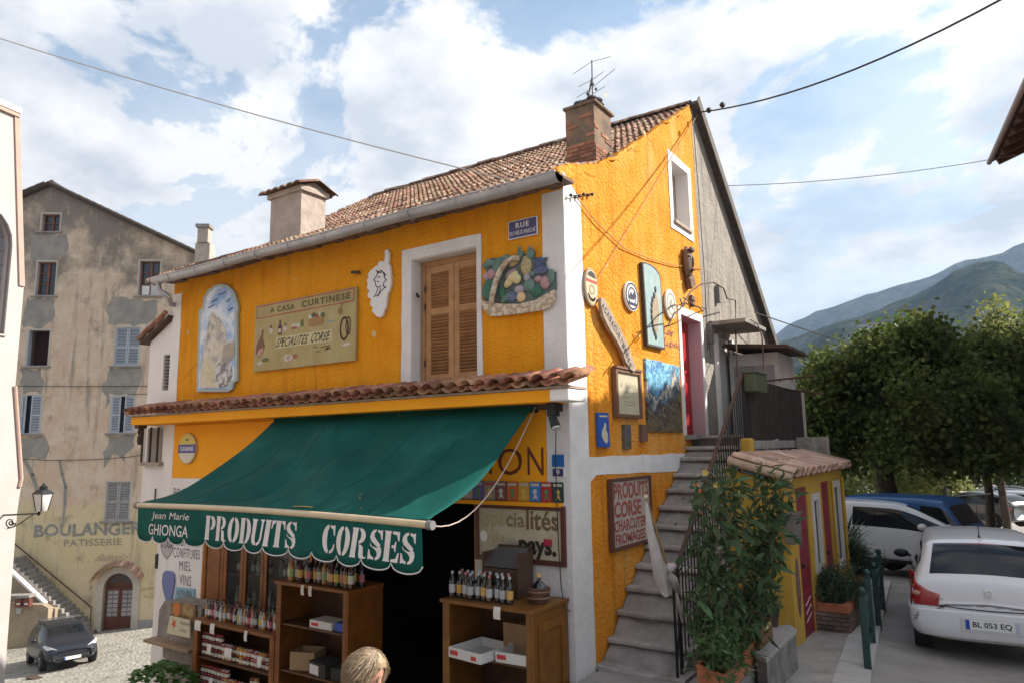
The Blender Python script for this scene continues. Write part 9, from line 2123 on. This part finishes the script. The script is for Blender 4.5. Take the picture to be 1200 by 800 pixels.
skin_body('body',J,E_,SKIN,pe)
TOP=mat('dark_top_fabric',(.05,.05,.07),.85,(.07,.06,.08),30,bump=.3,bscale=80);TR=mat('dark_trousers',(.03,.035,.05),.85)
J2=[(W(-.04,0,.84),(.165,.135)),(W(-.03,0,1.02),(.15,.12)),(W(-.01,0,1.20),(.165,.125)),(W(-.01,0,1.30),(.10,.09)),(W(-.01,.175,1.27),.066),(W(.03,.235,1.05),.055),(W(.13,.215,.96),.045),(W(-.01,-.175,1.27),.066),(W(.05,-.225,1.05),.055),(W(.15,-.19,.98),.045)]
skin_body('blouse',J2,[(0,1),(1,2),(2,3),(2,4),(4,5),(5,6),(2,7),(7,8),(8,9)],TOP,pe)
J3=[(W(-.04,0,.84),(.16,.13)),(W(-.03,.09,.76),.105),(W(.0,.10,.45),.078),(W(-.02,.10,.12),.060),(W(-.03,-.09,.76),.105),(W(.03,-.10,.45),.078),(W(.0,-.10,.12),.060)]
skin_body('trousers',J3,[(0,1),(1,2),(2,3),(0,4),(4,5),(5,6)],TR,pe)
# head bowed forward
hd_c=W(.055,0,1.50);tilt=Matrix.Rotation(.45,3,r_v.cross(V((0,0,1))).cross(V((0,0,1))).normalized()if False else V((-f_.y,f_.x,0)))
def HP(a,b,c):
 v=f_*a+r_v*b+V((0,0,c));return hd_c+tilt@v
mb=MB();mb.ball((0,0,0),1,20,16)
def hs(p):
 a,b,c=p.x*.095,p.y*.074,p.z*.115
 if c<-.02:k=1-.35*min(1,(-.02-c)/.095);b*=k;a=a*(1-.25*min(1,(-.02-c)/.095))+.012*(a>0)
 return HP(a,b,c)
mb.xf(hs);head=build('head',mb,SKIN,pe,smooth='all')
mb=MB();mb.add([HP(.088,0,.012),HP(.120,0,-.030),HP(.092,.018,-.036),HP(.092,-.018,-.036),HP(.085,.012,-.0),HP(.085,-.012,0)],[(0,4,2,1),(0,1,3,5),(1,2,3)]);build('nose',mb,SKIN,head,smooth='all')
mb=MB();mb.tube([HP(.086,.026,-.062),HP(.097,0,-.060),HP(.086,-.026,-.062)],[.003,.007,.003],6);build('mouth',mb,mat('lips',(.38,.12,.10),.5),head)
for s in(-1,1):
 mb=MB();mb.ball(tuple(HP(.080,s*.032,.006)),.012,8,6);build('eye',mb,mat('eye_white',(.16,.12,.10),.5),head)
 mb=MB();mb.tube([HP(.086,s*.018,.028),HP(.084,s*.045,.028)],.004,5);build('eyebrow',mb,mat('brow_brown',(.16,.10,.06),.8),head)
 mb=MB();mb.ball((0,0,0),1,8,6);mb.xf(lambda p:HP(-.005+p.x*.018,s*.078+p.y*.008,-.01+p.z*.030));build('ear',mb,SKIN,head,smooth='all')
 for k in range(5):
  w0=W(.26 if s>0 else .30,s*(.19 if s>0 else .15),.87 if s>0 else .93);fo_=f_*(.05+.01*(2-abs(k-2)))+r_v*(k-2)*.014
  if k==0:fo_=f_*.03+r_v*-s*.045
  mb=MB();mb.tube([w0,w0+f_*.045+r_v*(k-2)*.012,w0+f_*.045+r_v*(k-2)*.013+fo_*.6-V((0,0,.015)),w0+f_*.045+fo_-V((0,0,.035))],[.010,.0095,.0085,.006],7);build('finger',mb,SKIN,pe,smooth='all')
HAIR=mat('ash_blonde_hair',(.30,.215,.13),.5,(.24,.17,.10),9,rand=.4,island=True,spec=.4)
mb=MB();nh,mh=40,18;vs=[]
for j in range(mh+1):
 t=j/mh
 for i in range(nh):
  a=2*math.pi*i/nh;th=t*math.pi*.66
  front=math.cos(a)>.45;thm=th*(.50 if front else 1.0)
  rr=1+.06*math.sin(9*a+3*t)+.05*math.sin(23*a+2*t)+(0.22*max(0,t-.45)if not front else 0)
  vs.append(HP(.112*math.sin(thm)*math.cos(a)*rr-.01,.098*math.sin(thm)*math.sin(a)*rr,.130*math.cos(thm)*(1 if t<.7 else 1.1)*1.0+.008))
fs=[(j*nh+i,j*nh+(i+1)%nh,(j+1)*nh+(i+1)%nh,(j+1)*nh+i)for j in range(mh)for i in range(nh)]
mb.add(vs,[tuple(reversed(f))for f in fs]);hr2=build('hair',mb,HAIR,pe,smooth='all')
rh=random.Random(2);mb=MB()
for i in range(1900):
 a=rh.uniform(.75,2*math.pi-.75);th0=rh.uniform(.0,.5);th1=rh.uniform(1.5,2.45);pts=[]
 for k in range(7):
  th=th0+(th1-th0)*k/6;r=1.05+.09*rh.random()+.25*max(0,k/6-.5)
  pts.append(HP(.112*math.sin(th)*math.cos(a+.05*k)*r-.01,.098*math.sin(th)*math.sin(a+.05*k)*r,.132*math.cos(th)+.008))
 wv=rh.uniform(-.5,.5);pts=[p+r_v*(wv*(k/6)**2*.12)+V((rh.uniform(-.004,.004),rh.uniform(-.004,.004),rh.uniform(-.006,.006)))for k,p in enumerate(pts)];mb.tube(pts,[.001,.0018,.0022,.0022,.0018,.0013,.0006],4,cap=False)
build('hair_strands',mb,HAIR,hr2)
# UNSEEN HOUSES ACROSS THE STREET, ADDED TO SHADE THE SHOP FRONT
for x0,x1,y1,h_,lab in((-17,-5.2,-13.0,7.6,'long ochre house across the street, unseen, added to shade the shop front'),(-5.0,1.5,-12.2,6.6,'pinkish house across the street, unseen, added to shade the shop front')):
 ob_=thing('added_opposite_house',lab,'house',((x0+x1)/2,y1-4,0));FO=(V((0,y1,0)),V((1,0,0)),V((0,0,1)),V((0,1,0)));ws_=[rect(x0+1.2+i*2.6,x0+2.2+i*2.6,z,z+1.6)for i in range(int((x1-x0-2)/2.6))for z in(1.6,4.6)]
 mb=MB();mb.plate([rect(x0,x1,-4,h_)]+ws_,FO,0,-.4);build('wall',mb,mat('opposite_plaster',(.27,.23,.18),.9,(.24,.20,.155),2),ob_)
 mb=MB();mb.box(x0,x1,y1-8,y1-.5,-4,h_);build('house_body',mb,mat('opposite_plaster',(1,1,1)),ob_)
 mb=MB();mb.plate([[(-.5,h_-.1),(8.5,h_-.1),(4,h_+1.6)]],(V((x0-.2,y1+.4,0)),V((0,-1,0)),V((0,0,1)),V((-1,0,0))),0,-(x1-x0+.4));build('roof',mb,TILE2,ob_)
 for w5 in ws_:mb=MB();mb.plate([w5],FO,-.2,-.25);build('window',mb,CGL,ob_)
 # AIR (haze)
hz_m=bpy.data.materials.new('haze_air');hz_m.use_nodes=True;t=hz_m.node_tree
t.nodes.remove(t.nodes['Principled BSDF']);pv=t.nodes.new('ShaderNodeVolumePrincipled');pv.inputs['Color'].default_value=(.50,.70,1.0,1);pv.inputs['Density'].default_value=.00021;pv.inputs['Anisotropy'].default_value=.2
t.links.new(pv.outputs[0],t.nodes['Material Output'].inputs['Volume'])
mb=MB();mb.box(-2400,2400,-2400,2400,-14,420);ho=build('haze',mb,hz_m);ho['kind']='stuff'
